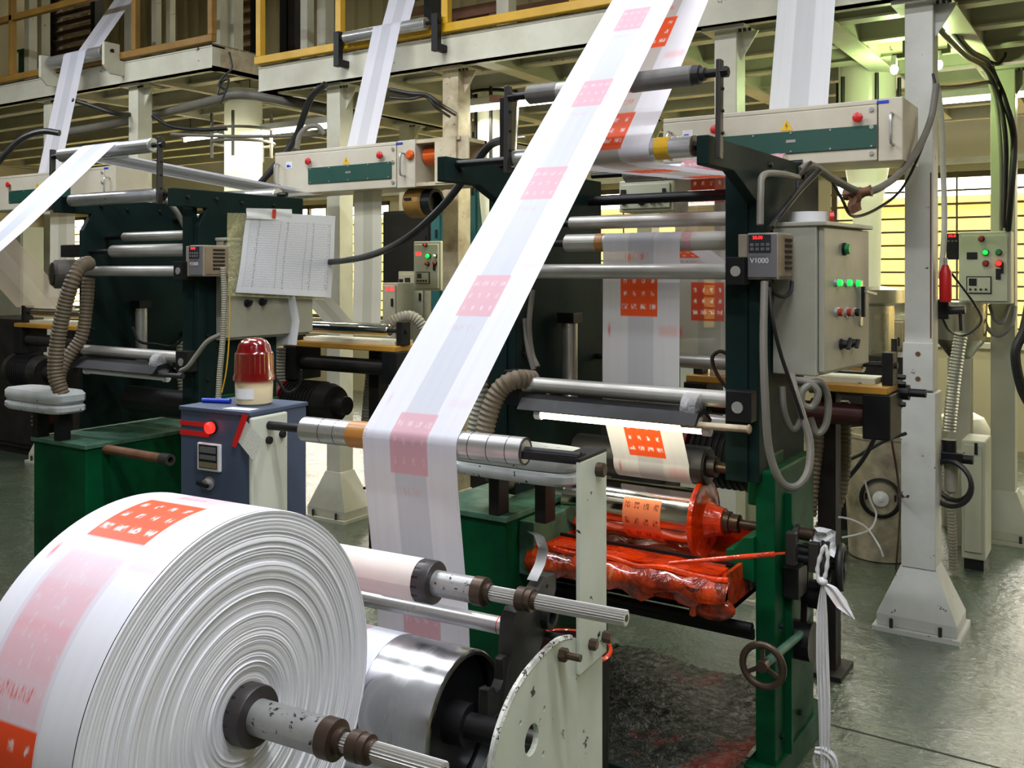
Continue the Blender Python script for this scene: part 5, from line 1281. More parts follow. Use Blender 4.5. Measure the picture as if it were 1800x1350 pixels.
# big printed roll
RC, RZ, RR, RX0, RX1 = -0.888, 0.728, 0.391, -0.668, -0.345
FROLL = film('roll_film', v0=0.391 * math.radians(90), base=(232, 232, 240), stripe=(224, 216, 226), trans=0.0, pu=(0.20, 0.70), pl=0.165, ghost=0.34, su=(0.18, 0.72), ink=(242, 74, 4), per=0.512)
ROLL = wthing('printed_film_roll', 'large white film roll printed with orange panels in the foreground', 'film roll', ((RX0 + RX1) / 2, RC, RZ - RR))
ar = [(RC + RR * math.cos(a), RZ + RR * math.sin(a)) for a in [2 * PI * i / 128 for i in range(129)]]
part('outer_wrap', MB(1).sheet([(RX0, y, z) for y, z in ar], [(RX1 - 0.002, y, z) for y, z in ar], nu=6), FROLL, ROLL)
random.seed(11)
prof = [(0.0, RR - 0.0002)]; r = RR - 0.0015; off = 0.0; cur = 0.0
while r > 0.062:
    step = random.uniform(0.0012, 0.0032)
    wave = 0.0035 * math.sin(r * 55) + 0.0025 * math.sin(r * 140 + 1)
    if random.random() < 0.35: cur = random.uniform(-0.0022, 0.0022)
    prof.append((wave * 0.28 + cur + random.uniform(-0.0006, 0.0006) + 0.004, r)); r -= step
prof.append((0.0, 0.058)); prof.append((-0.02, 0.057))
part('wound_edge', MB(1).lathe((RX1, RC, RZ), XW, prof, 128, cap=False, uvlen=True), WOUND, ROLL, label='ridged wound edge of the film')
part('wound_edge', MB(1).lathe((RX0, RC, RZ), XW, [(0, RR), (-0.001, 0.2), (0, 0.05)], 64, cap=False, uvlen=True), WOUND, ROLL)
part('paper_core', MB(1).pipe((RX0, RC, RZ), (RX1 - 0.01, RC, RZ), 0.058, 0.045, 32), CARD, ROLL)

def shaft(nm, lab, yc, zc, cr, x0, segs):
    """winding shaft: core collar, scuffed tube, stop ring, splined end with brown collar"""
    t_ = wthing('winding_shaft', lab, 'shaft', (x0, yc, zc - cr), 'winding shafts')
    xe, tube_r, tube_l, ring_l, col_x, sp_r, end = segs
    cl = part('core_collar', MB(1).lathe((x0 - 0.02, yc, zc), XW, [(0, cr * 0.93), (0.02, cr), (0.055, cr), (0.058, cr * 0.97), (0.058, tube_r)], 40), COLLAR, t_)
    for k in range(14):
        a = 2 * PI * k / 14
        part('collar_notch', MB(1).obox((x0 - 0.004, yc + cr * 0.965 * math.cos(a), zc + cr * 0.965 * math.sin(a)), (0.034, 0.004, 0.005), (a, 0, 0)), BLACK, cl, smooth=False)
    part('tube', MB(1).cyl((x0, yc, zc), (x0 + tube_l, yc, zc), tube_r, n=36), SCUFF, t_)
    part('stop_ring', MB(1).lathe((x0 + tube_l - 0.012, yc, zc), XW, [(0, tube_r), (0.001, tube_r * 1.1), (0.03, tube_r * 1.1), (0.032, tube_r * 0.72), (0.045, tube_r * 0.72), (0.046, sp_r)], 32), BROWNM, t_)
    n = 20; mb = MB(1); prof2 = []
    pts_ = []
    for i in range(n * 2):
        a = 2 * PI * i / (n * 2); rr = sp_r * (1.0 if i % 2 else 0.84)
        pts_.append((x0 + tube_l + 0.02, yc + rr * math.cos(a), zc + rr * math.sin(a)))
    part('splined_end', mb.prism(pts_, (end - x0 - tube_l - 0.02, 0, 0)), CHROME_S, t_, smooth=False)
    part('end_bore', MB(1).cyl((end - 0.001, yc, zc), (end + 0.001, yc, zc), sp_r * 0.45, n=14), BLACK, t_)
    part('spline_collar', MB(1).lathe((col_x, yc, zc), XW, [(0, sp_r), (0.001, sp_r * 1.55), (0.022, sp_r * 1.55), (0.024, sp_r * 1.4), (0.03, sp_r * 1.4), (0.031, sp_r * 1.5), (0.04, sp_r * 1.5), (0.041, sp_r * 1.1), (0.05, sp_r * 1.05), (0.051, sp_r)], 28), BROWNM, t_)
    part('rear_shaft', MB(1).cyl((-1.05, yc, zc), (x0, yc, zc), tube_r * 0.9, n=20), SCUFF, t_)
    return t_
CHROME_S = paint('splined_steel', (196, 194, 190), 0.32, metal=0.6, dirt=0.3, dirtcol=(110, 104, 96), dscale=20)
shaft('', 'winding shaft with black collar through the big printed roll', RC, RZ, 0.059, RX1 - 0.002, (0, 0.034, 0.215, 0, RX1 + 0.265, 0.018, 0.12))
shaft('', 'winding shaft with scuffed tube through the bare paper core', -0.25, 0.806, 0.054, -0.349, (0, 0.032, 0.165, 0, -0.075, 0.0185, 0.205))
CORE = wthing('paper_core', 'bare whitish cardboard core waiting on the upper winding shaft', 'paper core', (-0.66, -0.25, 0.75))
part('core_tube', MB(1).pipe((-0.98, -0.25, 0.806), (-0.355, -0.25, 0.806), 0.0545, 0.047, 40), CARD, CORE)
for s in (-0.98, ):
    part('core_rim', MB(1).pipe((s - 0.002, -0.25, 0.806), (s + 0.004, -0.25, 0.806), 0.055, 0.046, 40), CARD, CORE)

# the long printed web: tower -> idler -> down -> drum -> roll
TD = Vector((0.7385, 0.6743))
tg = Vector((-0.05 + 0.0392 * math.cos(math.radians(132.4)), 1.12 + 0.0392 * math.sin(math.radians(132.4))))
up = [(tg.x + TD.x * s, tg.y + TD.y * s) for s in (5.0, 4.0, 3.0, 2.5, 2.0, 1.5, 1.0, 0.6, 0.3, 0.1)]
path = up + arc(-0.05, 1.12, 0.0392, 132.4, 180, 8) + [(-0.082, 1.02), (-0.055, 0.85), (-0.0225, 0.64), (-0.016, 0.52)]
path += list(reversed(arc(-0.046, 0.50, 0.030, 200, 360, 8))) + [(-0.12, 0.515)]
path += arc(DC, DZ, DR + 0.0012, 3, 150, 24)
FW = film('long_web_film', v0=0.0, back=True, base=(230, 231, 240), stripe=(208, 211, 222), trans=0.28, pu=(0.30, 0.70), pl=0.19, su=(0.34, 0.68))
Lw = 3.0
WEB = MB(1)
A = [(-0.667, y, z) for y, z in reversed(path)]; B = [(-0.352, y, z) for y, z in reversed(path)]
# v runs upwards; the panel centre sits at 0.04 m above the idler tangent, so start v accordingly
ln = 0
for i in range(1, len(path)):
    if i >= len(up): ln += math.hypot(path[i][0] - path[i - 1][0], path[i][1] - path[i - 1][1])
WEB.sheet(A, B, v0=-ln + 0.225, nu=12)
solo('printed_film_web', WEB, FW, 'long white web with pale pink panels slanting down to the winder', 'film')
OH = wthing('guide_roller', 'guide roller above the picture feeding the long slanting web', 'roller', (-0.5, 3.65, 4.4))
oy, oz = tg.x + TD.x * 5.0 + 0.037 * 0.6743, tg.y + TD.y * 5.0 - 0.037 * 0.7385
part('roller_shell', MB(1).roller((-0.95, oy, oz), (-0.1, oy, oz), 0.036), STEEL, OH)
part('axle', MB(1).cyl((-1.02, oy, oz), (-0.03, oy, oz), 0.012, n=10), BLACK, OH)
for x in (-1.0, -0.05):
    part('bracket', MB(1).box(x - 0.015, x + 0.015, oy - 0.03, oy + 0.12, oz - 0.22, oz + 0.04), BLACK, OH, smooth=False)

# ------------------------------------------------------------------ blue control box and what stands on it
BX0, BX1, BY0, BY1, BZ = -1.365, -1.07, -0.12, 0.14, 1.168
BB = wthing('control_box', 'blue grey control pedestal with red lamp and display', 'control box', ((BX0 + BX1) / 2, 0, WZF))
bb = part('body', MB(1).box(BX0, BX1, BY0, BY1, WZF, BZ), BLUEB, BB, smooth=False, bevel=0.004)
part('lid_edge', MB(1).box(BX0 - 0.004, BX1 + 0.004, BY0 - 0.004, BY1 + 0.004, BZ - 0.012, BZ + 0.001), BLUEB, bb, smooth=False, bevel=0.002)
yf = BY0 - 0.001
e = lambda px, py: wY(px, py, BY0)
p = e(374, 751)
b = part('lamp_ring', MB(1).lathe((p.x, BY0, p.z), (0, -1, 0), [(0, 0.021), (0.006, 0.021), (0.008, 0.017)], 24), BLACK, bb)
part('red_lamp', MB(1).lathe((p.x, BY0 - 0.006, p.z), (0, -1, 0), [(0, 0.018), (0.012, 0.018), (0.018, 0.012), (0.02, 0.0)], 24), E_RED, b, label='glowing red push lamp')
for (pa, ya, pb, yb) in ((312, 738, 372, 752), (312, 754, 368, 769)):
    a_, c_ = e(pa, ya), e(pb, yb)
    part('red_tape', MB(1).box(max(a_.x, BX0), c_.x, BY0 - 0.0018, BY0 - 0.0004, c_.z, a_.z), REDT, bb, smooth=False)
a_, c_ = e(351, 776), e(391, 830)
dp_ = part('display_frame', MB(1).box(a_.x, c_.x, BY0 - 0.012, BY0, c_.z, a_.z), WHITEP, bb, smooth=False, bevel=0.003)
wdt, hgt = c_.x - a_.x, a_.z - c_.z
part('display_glass', MB(1).box(a_.x + wdt * 0.1, c_.x - wdt * 0.1, BY0 - 0.0135, BY0 - 0.011, c_.z + hgt * 0.1, a_.z - hgt * 0.06), NAVY, dp_, smooth=False)
part('display_window', MB(1).box(a_.x + wdt * 0.15, c_.x - wdt * 0.15, BY0 - 0.015, BY0 - 0.013, c_.z + hgt * 0.66, a_.z - hgt * 0.12), LCD, dp_, smooth=False)
part('display_window', MB(1).box(a_.x + wdt * 0.15, c_.x - wdt * 0.15, BY0 - 0.015, BY0 - 0.013, c_.z + hgt * 0.42, a_.z - hgt * 0.42), LCD, dp_, smooth=False)
part('display_keys', MB(1).box(a_.x + wdt * 0.12, c_.x - wdt * 0.12, BY0 - 0.015, BY0 - 0.013, c_.z + hgt * 0.13, c_.z + hgt * 0.32), OLIVE, dp_, smooth=False)
p = e(369, 849)
k_ = part('rotary_knob', MB(1).lathe((p.x, BY0, p.z), (0, -1, 0), [(0, 0.021), (0.006, 0.021), (0.008, 0.016), (0.022, 0.014)], 20), STEEL, bb)
part('knob_grip', MB(1).bar((p.x - 0.026, BY0 - 0.026, p.z + 0.004), (p.x + 0.016, BY0 - 0.026, p.z - 0.004), 0.011, 0.012, (0, 1, 0)), BLACK, k_, smooth=False)
# red beacon
bc = Vector((-1.185, 0.02, BZ + 0.001))
BE = wthing('warning_beacon', 'red dome warning beacon standing on the blue box', 'beacon', bc)
bb_ = part('beacon_base', MB(1).lathe(bc, Z_, [(0, 0.052), (0.006, 0.058), (0.07, 0.06), (0.078, 0.056)], 32), BEACONB, BE)
part('beacon_label', MB(1).sheet([(bc.x + 0.0606 * math.cos(a), bc.y + 0.0606 * math.sin(a), bc.z + 0.022) for a in [math.radians(-112 + 6.5 * i) for i in range(11)]], [(bc.x + 0.0606 * math.cos(a), bc.y + 0.0606 * math.sin(a), bc.z + 0.056) for a in [math.radians(-112 + 6.5 * i) for i in range(11)]], nu=2), PAPER, bb_)
dome = [(0.078, 0.066), (0.09, 0.066), (0.10, 0.062), (0.165, 0.060), (0.172, 0.054), (0.19, 0.050), (0.205, 0.040), (0.212, 0.024), (0.214, 0.0)]
dm = part('beacon_dome', MB(1).lathe(bc, Z_, dome, 36, cap=False), BEACON, BE, label='red translucent dome')
for k in range(24):
    a = 2 * PI * k / 24
    part('dome_rib', MB(1).cyl(bc + Vector((0.0605 * math.cos(a), 0.0605 * math.sin(a), 0.102)), bc + Vector((0.0585 * math.cos(a), 0.0585 * math.sin(a), 0.165)), 0.0022, n=6), BEACON, dm)
# pen, papers, tag
pa, pb = wY(358, 709, -0.03), wY(392, 712, -0.03)
PEN = wthing('marker_pen', 'blue marker pen lying on the blue box behind the beacon', 'pen', (pa.x + 0.04, -0.03, BZ + 0.001))
part('barrel', MB(1).cyl((pa.x, -0.035, BZ + 0.0085), (pa.x + 0.065, -0.02, BZ + 0.0085), 0.0075, n=12), BLUEP, PEN)
part('cap', MB(1).cyl((pa.x + 0.065, -0.02, BZ + 0.0085), (pa.x + 0.10, -0.012, BZ + 0.0085), 0.0085, n=12), BLUEP, PEN)
solo('paper_sheet', MB(1).add([(-1.20, -0.105, BZ + 0.0015), (-1.09, -0.10, BZ + 0.0015), (-1.085, -0.06, BZ + 0.0025), (-1.19, -0.068, BZ + 0.002)], [(0, 1, 2, 3)]), PAPER, 'small white paper lying on the blue box beside the beacon', 'paper', smooth=False)
TG = wthing('paper_tag', 'handwritten white tag stuck on the blue box with red tape', 'paper tag', (-1.1, -0.14, 1.0))
yt = BY0 - 0.012
q = [wY(px, py, yt) for px, py in ((413, 777), (449, 811), (466, 773), (428, 741))]
part('tag_sheet', MB(1).quad(*[Vector((v.x, yt + (0.012 if i in (0, 3) else -0.006), v.z)) for i, v in enumerate(q)]), TAGM, TG, smooth=False)
q = [wY(px, py, yt) for px, py in ((404, 784), (412, 788), (434, 731), (424, 727))]
part('red_tape', MB(1).quad(*[Vector((v.x, BY0 - 0.006, v.z)) for v in q]), REDT, TG, smooth=False)
# ================================================================== MACHINES AND CABLES FURTHER BACK
def pt(t_, name, mb, mat, **k): return part(name, mb, mat, t_, **k)
def pbox(px0, px1, py0, py1, Y, dep):
    """box whose front face spans the given pixels on the plane Y, going back by dep"""
    a, b = aY(px0, py0, Y), aY(px1, py1, Y)
    c = aY(px0, py1, Y); d_ = aY(px1, py0, Y)
    return (a.x, b.x, Y, Y + dep, (b.z + c.z) / 2, (a.z + d_.z) / 2)

# feed units (nip roller over a yellow board) behind each press
def feed_unit(x0, x1, y, z, lab, col, mot, legz=0.0):
    t_ = thing('feed_unit', lab, 'feed unit', ((x0 + x1) / 2, y, 0), 'feed units behind the presses')
    pt(t_, 'yellow_board', MB().box(x0, x1, y - 0.12, y + 0.14, z - 0.03, z), YBOARD, bevel=0.004)
    pt(t_, 'board_liner', MB().box(x0 + 0.08, x1 - 0.06, y - 0.05, y + 0.10, z, z + 0.02), CREAM, smooth=False)
    nr = pt(t_, 'nip_roller', MB().roller((x0 + 0.12, y - 0.04, z + 0.075), (x1 - 0.1, y - 0.04, z + 0.075), 0.032), CHROME)
    pt(nr, 'axle', MB().cyl((x0 + 0.03, y - 0.04, z + 0.075), (x1 + 0.02, y - 0.04, z + 0.075), 0.012, n=10), BLACK)
    for x in (x0 + 0.035, x1 - 0.01):
        pt(t_, 'bearing_post', MB().box(x - 0.02, x + 0.02, y - 0.075, y - 0.005, z, z + 0.125), BLACK, smooth=False, bevel=0.003)
    pt(t_, 'lower_roller', MB().roller((x0 + 0.1, y - 0.06, z - 0.12), (x1 - 0.05, y - 0.06, z - 0.12), 0.042), col)
    parts('side_block', [MB().box(x0 - 0.01, x0 + 0.09, y - 0.12, y + 0.08, z - 0.22, z - 0.03), MB().box(x1 - 0.09, x1 + 0.01, y - 0.12, y + 0.08, z - 0.2, z - 0.03)], BLACK, t_, smooth=False, bevel=0.005)
    m = pt(t_, 'gear_motor', MB().lathe((x0 + 0.02, y - 0.08, z - 0.34), X_, [(0, 0.09), (0.02, 0.115), (0.30, 0.115), (0.34, 0.10), (0.34, 0.05), (0.42, 0.05)], 24), GRIME)
    pt(m, 'motor_flange', MB().cyl((x0 - 0.03, y - 0.08, z - 0.34), (x0 + 0.02, y - 0.08, z - 0.34), 0.12, n=24), mot)
    for k in range(9):
        pt(m, 'fin', MB().lathe((x0 + 0.05 + 0.026 * k, y - 0.08, z - 0.34), X_, [(0, 0.114), (0, 0.123), (0.006, 0.123), (0.006, 0.114)], 20), BLACK)
    for x in ((x1 - 0.25, x1 - 0.05) if not legz else (-1.03,)):
        pt(t_, 'stand', MB().box(x - 0.035, x + 0.035, y + 0.0, y + 0.08, 0.02, z - 0.03), GRIME, smooth=False)
        pt(t_, 'stand_foot', MB().box(x - 0.07, x + 0.07, y - 0.06, y + 0.14, 0.0, 0.02), GRIME, smooth=False)
    return t_
feed_unit(-4.02, -3.21, 3.92, 1.205, 'feed unit with yellow board and dark motor in the middle distance', GRIME, REDM)
feed_unit(-6.78, -5.96, 3.92, 1.22, 'feed unit with grey roller at the far left edge', DSTEEL, GRIME)
xr_ = aY(1572, 650, 3.85).x
feed_unit(xr_ - 0.80, xr_, 3.85, 1.165, 'feed unit with yellow board right of the grey control cabinet', EXTR, REDM, 0.45)
# film hanging off the middle dryer and into the feed unit
xa, xb = aY(622, 340, 4.1).x, aY(671, 340, 4.1).x
web('film_web', 'plain white film hanging straight down from the middle dryer', FILM_SHADED, [(4.10, 2.05), (4.10, 1.6), (4.09, 1.30)], xa, xb)
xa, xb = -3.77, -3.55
web('film_web', 'folded shaded film slanting down onto the middle feed unit', FILM_SHADED, [(3.40, 1.76), (3.60, 1.53), (3.86, 1.315)], xa, xb)
a = pbox(476, 524, 520, 605, 3.35, 0.0)
web('film_web', 'short white film tail hanging beside the left cabinet', FILM_PLAIN, [(3.33, a[5]), (3.36, (a[4] + a[5]) / 2), (3.34, a[4])], a[0], a[1])
PINKF = film('pinkish_film', prints=False, base=(206, 190, 176), stripe=(222, 208, 196), trans=0.5, alpha=0.6)
web('film_web', 'cloudy pinkish film sheet slanting at the far left edge', PINKF, [(3.3, 1.95), (3.62, 1.6), (3.86, 1.33)], aY(-60, 440, 3.5).x, aY(45, 470, 3.5).x)
xa, xb = aY(88, 350, 4.1).x, aY(132, 350, 4.1).x
web('film_web', 'cream film hanging from the far left dryer', FILM_SHADED, [(4.10, 2.06), (4.10, 1.7), (4.09, 1.40)], xa, xb)

# cabinets in the middle distance
def cab(lab, px0, px1, py0, py1, Y, dep, mat, name='cabinet', cat='cabinet', floor_=True, extras=None):
    x0, x1, y0, y1, z0, z1 = pbox(px0, px1, py0, py1, Y, dep)
    t_ = thing(name, lab, cat, ((x0 + x1) / 2, (y0 + y1) / 2, 0 if floor_ else z0))
    pt(t_, 'body', MB().box(x0, x1, y0, y1, 0.06 if floor_ else z0, z1), mat, smooth=False, bevel=0.006)
    dw = pt(t_, 'door', MB().box(x0 + 0.015, x1 - 0.015, y0 - 0.012, y0, (0.1 if floor_ else z0 + 0.015), z1 - 0.02), mat, smooth=False, bevel=0.004)
    pt(dw, 'latch', MB().box(x1 - 0.05, x1 - 0.035, y0 - 0.022, y0 - 0.012, (z0 + z1) / 2 - 0.03, (z0 + z1) / 2 + 0.03), BLACK, smooth=False)
    if floor_: pt(t_, 'plinth', MB().box(x0 + 0.01, x1 - 0.01, y0 + 0.02, y1, 0, 0.06), BLACK, smooth=False)
    else: pt(t_, 'bracket', MB().box((x0 + x1) / 2 - 0.03, (x0 + x1) / 2 + 0.03, y1, y1 + 0.06, z0 + 0.05, z1 - 0.05), mat, smooth=False)
    return t_, dw, (x0, x1, y0, y1, z0, z1)
cab('tall black extruder cabinet behind the middle column', 673, 757, 370, 474, 6.2, 0.5, BLACK)
t_, dw, r_ = cab('grey drive cabinet with red display beside the hanging film', 672, 699, 497, 566, 5.6, 0.3, CABG)
txt('digits', '38.0', 0.05, ((r_[0] + r_[1]) / 2 + 0.01, r_[2] - 0.014, r_[5] - 0.05), X_, Z_, E_REDSEG, dw)
t_, dw, r_ = cab('grey machine cabinet with dark slots in the middle distance', 700, 748, 477, 566, 5.8, 0.4, CABG)
for k in range(3):
    pt(dw, 'slot', MB().box(r_[0] + 0.02, r_[0] + 0.06, r_[2] - 0.016, r_[2] - 0.011, r_[5] - 0.12 - 0.13 * k, r_[5] - 0.06 - 0.13 * k), BLACK, smooth=False)
pt(dw, 'meter', MB().box(r_[0] + 0.08, r_[0] + 0.13, r_[2] - 0.018, r_[2] - 0.011, r_[5] - 0.14, r_[5] - 0.05), NAVY, smooth=False)
cab('beige machine panel behind the right press films', 1195, 1318, 600, 690, 4.75, 0.2, CABL)
cab('teal machine column behind the rust spotted column', 819, 840, 232, 440, 5.85, 0.1, TEAL, 'machine_column', 'column')
cab('teal panel strip left of the rust spotted column', 757, 777, 372, 450, 5.6, 0.1, TEAL, 'machine_column', 'column')
cab('cream cabinet far back at the left edge', -40, 40, 400, 560, 5.6, 0.5, CABL)
cab('dark extruder bed behind the left press', 150, 330, 480, 640, 5.4, 0.6, GRIME)
cab('dark extruder bed at the far left edge', -60, 60, 560, 700, 4.6, 0.5, GRIME)
cab('dark extruder bed behind the right press', 930, 1170, 470, 640, 5.2, 0.6, GRIME)
cab('grey stainless machine box behind the right control cabinet', 1535, 1592, 560, 640, 6.9, 0.3, STAINLESS)

# button boxes
def button_box(lab, px0, px1, py0, py1, Y, rows, mat=CABL, meter=True):
    t_, dw, (x0, x1, y0, y1, z0, z1) = cab(lab, px0, px1, py0, py1, Y, 0.16, mat, 'button_box', 'control box', False)
    yy = y0 - 0.012
    wd, ht = x1 - x0, z1 - z0
    for fx, fz, m_, r in rows:
        button(dw, (x0 + wd * fx, yy, z0 + ht * fz), (0, -1, 0), r, m_, BLACK, 0.02)
    if meter:
        mf = pt(dw, 'meter_panel', MB().box(x0 + wd * 0.16, x0 + wd * 0.64, yy - 0.006, yy, z0 + ht * 0.14, z0 + ht * 0.38), BLACK, smooth=False)
        pt(mf, 'meter_face', MB().box(x0 + wd * 0.18, x0 + wd * 0.62, yy - 0.008, yy - 0.005, z0 + ht * 0.155, z0 + ht * 0.365), mat, smooth=False)
        pt(mf, 'meter_dial', MB().box(x0 + wd * 0.21, x0 + wd * 0.36, yy - 0.011, yy - 0.007, z0 + ht * 0.25, z0 + ht * 0.35), NAVY, smooth=False)
        for k in range(4):
            pt(mf, 'meter_knob', MB().cyl((x0 + wd * (0.24 + 0.1 * k), yy - 0.016, z0 + ht * 0.2), (x0 + wd * (0.24 + 0.1 * k), yy - 0.007, z0 + ht * 0.2), 0.006, n=10), BLACK)
    return t_, dw, (x0, x1, y0, y1, z0, z1)
t_, dw, r_ = button_box('pale button box with green and red lights on the far right column', 1685, 1777, 407, 534, 6.05, ((0.45, 0.9, BUTR, 0.014), (0.53, 0.71, E_GREEN, 0.014), (0.78, 0.71, BUTG, 0.014), (0.53, 0.56, BUTR, 0.014), (0.78, 0.56, E_RED, 0.015)))
pt(dw, 'display', MB().box(r_[0] + 0.045, r_[0] + 0.1, r_[2] - 0.016, r_[2] - 0.011, r_[4] + 0.255, r_[4] + 0.295), NAVY, smooth=False)
pt(dw, 'switch', MB().box(r_[1] - 0.075, r_[1] - 0.05, r_[2] - 0.02, r_[2] - 0.011, r_[4] + 0.14, r_[4] + 0.2), BLACK, smooth=False)
t_, dw, r_ = button_box('small pale button box with one green light on the middle column', 727, 775, 424, 511, 5.0, ((0.5, 0.92, BUTR, 0.011), (0.62, 0.70, E_GREEN, 0.013), (0.58, 0.54, BUTR, 0.011), (0.86, 0.70, WHITEP, 0.010), (0.86, 0.56, BUTR, 0.010)))
txt('digits', '180', 0.035, (r_[0] + 0.05, r_[2] - 0.0135, r_[5] - 0.085), X_, Z_, E_REDSEG, dw)
t_, dw, r_ = button_box('beige panel with knobs seen behind the press arm', 1088, 1184, 316, 372, 4.25, ((0.12, 0.32, BLACK, 0.012), (0.45, 0.34, BLACK, 0.018), (0.62, 0.35, BUTG, 0.012), (0.74, 0.36, BUTR, 0.012)), meter=False)
pt(dw, 'switch', MB().box(r_[0] + 0.02, r_[0] + 0.045, r_[2] - 0.022, r_[2] - 0.011, r_[4] + 0.08, r_[4] + 0.11), BLACK, smooth=False)
# dark inverter beside the far button box
x0, x1, y0, y1, z0, z1 = pbox(1663, 1684, 410, 456, 6.05, 0.12)
t_ = thing('motor_inverter', 'black inverter with red digits beside the far right button box', 'inverter', ((x0 + x1) / 2, y0, z0))
pt(t_, 'case', MB().box(x0, x1, y0, y1, z0, z1), BLACK, smooth=False, bevel=0.003)
txt('digits', '50.0', 0.024, ((x0 + x1) / 2, y0 - 0.001, z1 - 0.016), X_, Z_, E_REDSEG, t_)
for k in range(3):
    pt(t_, 'key', MB().box(x0 + 0.008 + 0.02 * k, x0 + 0.02 + 0.02 * k, y0 - 0.003, y0, z1 - 0.05, z1 - 0.04), LCD, smooth=False)

# yellow blower under the middle dryer
c = aY(742, 356, 4.12)
t_ = thing('blower', 'ochre drum blower with black intake under the middle dryer', 'blower', c)
pt(t_, 'drum', MB().lathe((c.x - 0.08, c.y, c.z), X_, [(0, 0.05), (0.0, 0.075), (0.012, 0.083), (0.11, 0.083), (0.12, 0.07)], 30), OCHRE)
pt(t_, 'intake', MB().pipe((c.x + 0.04, c.y, c.z), (c.x + 0.10, c.y, c.z), 0.072, 0.055, 26), BLACK)
pt(t_, 'intake_core', MB().cyl((c.x + 0.04, c.y, c.z), (c.x + 0.06, c.y, c.z), 0.056, n=20), GRIME)
pt(t_, 'plate', MB().box(c.x - 0.06, c.x - 0.01, c.y - 0.088, c.y - 0.08, c.z + 0.01, c.z + 0.022), BLACK, smooth=False)
pt(t_, 'bracket', MB().box(c.x - 0.03, c.x + 0.03, c.y - 0.03, c.y + 0.03, c.z + 0.08, 2.05), RUSTY, smooth=False)

# round motor and switch box left of the left press
c = aY(92, 482, 2.72)
MOTORM = paint('motor_casting', (74, 68, 60), 0.5, dirt=0.4, dirtcol=(40, 34, 28), dscale=10)
t_ = thing('fan_motor', 'black round motor with slotted grille left of the left press', 'motor', c)
ax = Vector((0.35, 1, 0)).normalized()
body = pt(t_, 'motor_body', MB().lathe(c, ax, [(0, 0.055), (0.012, 0.072), (0.10, 0.074), (0.16, 0.07)], 30), MOTORM)
pt(t_, 'grille_face', MB().cyl(c - ax * 0.003, c + ax * 0.006, 0.058, n=26), BLACK)
x_, y_ = frame(ax)
for k in range(-4, 5):
    h = math.sqrt(max(0.052 ** 2 - (k * 0.0115) ** 2, 0.0001))
    pt(t_, 'grille_slat', MB().bar(c - ax * 0.006 + Z_ * (k * 0.0115) - ax.cross(Z_) * h, c - ax * 0.006 + Z_ * (k * 0.0115) + ax.cross(Z_) * h, 0.006, 0.006), DSTEEL, smooth=False)
x0, x1, y0, y1, z0, z1 = pbox(106, 150, 430, 452, 2.88, 0.08)
pt(t_, 'terminal_box', MB().box(x0, x1, y0, y1, z0, z1), BLACK, smooth=False, bevel=0.004)
pt(t_, 'motor_bracket', MB().box(c.x + 0.02, x1 + 0.02, y0 + 0.02, y0 + 0.12, z0 - 0.05, z0), BLACK, smooth=False)

# ------------------------------------------------------------------ hoses and cables
def hose(lab, pts, r, mat, corr=0.0, cat='hose', name='hose', group=None, pitch=0.018, n=10):
    P = [aD(*p) for p in pts]
    return solo(name, MB().tube(P, r, n, 8, corr=corr, pitch=pitch), mat, lab, cat, group)
G1 = 'ribbed air hoses'
hose('thick brown ribbed hose looping left of the right press', [(940, 668, 3.35), (905, 668, 3.3), (875, 690, 3.3), (855, 745, 3.3), (850, 800, 3.3), (870, 835, 3.35), (905, 845, 3.45)], 0.03, HOSEM, 0.005, group=G1)
hose('second brown ribbed hose behind the first, left of the right press', [(960, 700, 3.6), (915, 690, 3.55), (900, 720, 3.5), (905, 780, 3.5), (925, 830, 3.55)], 0.028, HOSEM, 0.005, group=G1)
hose('grey ribbed hose hanging behind the long web and idler', [(840, 640, 3.6), (845, 690, 3.6), (835, 750, 3.6), (825, 815, 3.6)], 0.026, HOSEG, 0.004, group=G1)
hose('brown ribbed hose bending down from the left motor', [(158, 462, 4.62), (142, 468, 4.55), (128, 492, 4.5), (112, 545, 4.5), (100, 610, 4.5), (98, 660, 4.5), (112, 702, 4.5)], 0.032, HOSEM, 0.005, group=G1)
hose('inner brown ribbed hose beside the left press frame', [(156, 488, 4.7), (152, 540, 4.7), (144, 590, 4.7), (122, 625, 4.68), (104, 665, 4.66), (118, 705, 4.66)], 0.028, HOSEM, 0.004, group=G1)
hose('pale ribbed hose behind the left press right frame', [(322, 600, 5.2), (320, 640, 5.2), (326, 700, 5.2)], 0.03, HOSEG, 0.004, group=G1)
hose('pale ribbed hose left of the dark feed motor', [(497, 610, 5.4), (495, 660, 5.4), (500, 712, 5.4)], 0.034, HOSEG, 0.005, group=G1)
hose('pale ribbed hose pair right of the dark feed motor, left one', [(655, 640, 5.4), (650, 690, 5.4), (645, 745, 5.4)], 0.032, HOSEG, 0.005, group=G1)
hose('pale ribbed hose pair right of the dark feed motor, right one', [(675, 640, 5.3), (670, 690, 5.3), (665, 745, 5.3)], 0.03, HOSEG, 0.005, group=G1)
hose('pale ribbed hose arching over the middle feed roller', [(682, 572, 5.5), (700, 560, 5.5), (722, 556, 5.5), (740, 570, 5.5), (750, 600, 5.5), (752, 680, 5.5), (750, 800, 5.5), (750, 960, 5.5)], 0.03, HOSEG, 0.005, group=G1)
hose('tan ribbed hose under the yellow board at right', [(1481, 705, 3.9), (1484, 770, 3.9), (1482, 830, 3.9), (1470, 885, 3.9), (1440, 935, 3.9)], 0.026, HOSEM, 0.004, group=G1)
hose('second tan ribbed hose under the right cabinet', [(1436, 700, 3.8), (1438, 770, 3.8), (1430, 840, 3.8), (1424, 910, 3.8)], 0.022, HOSEM, 0.004, group=G1)
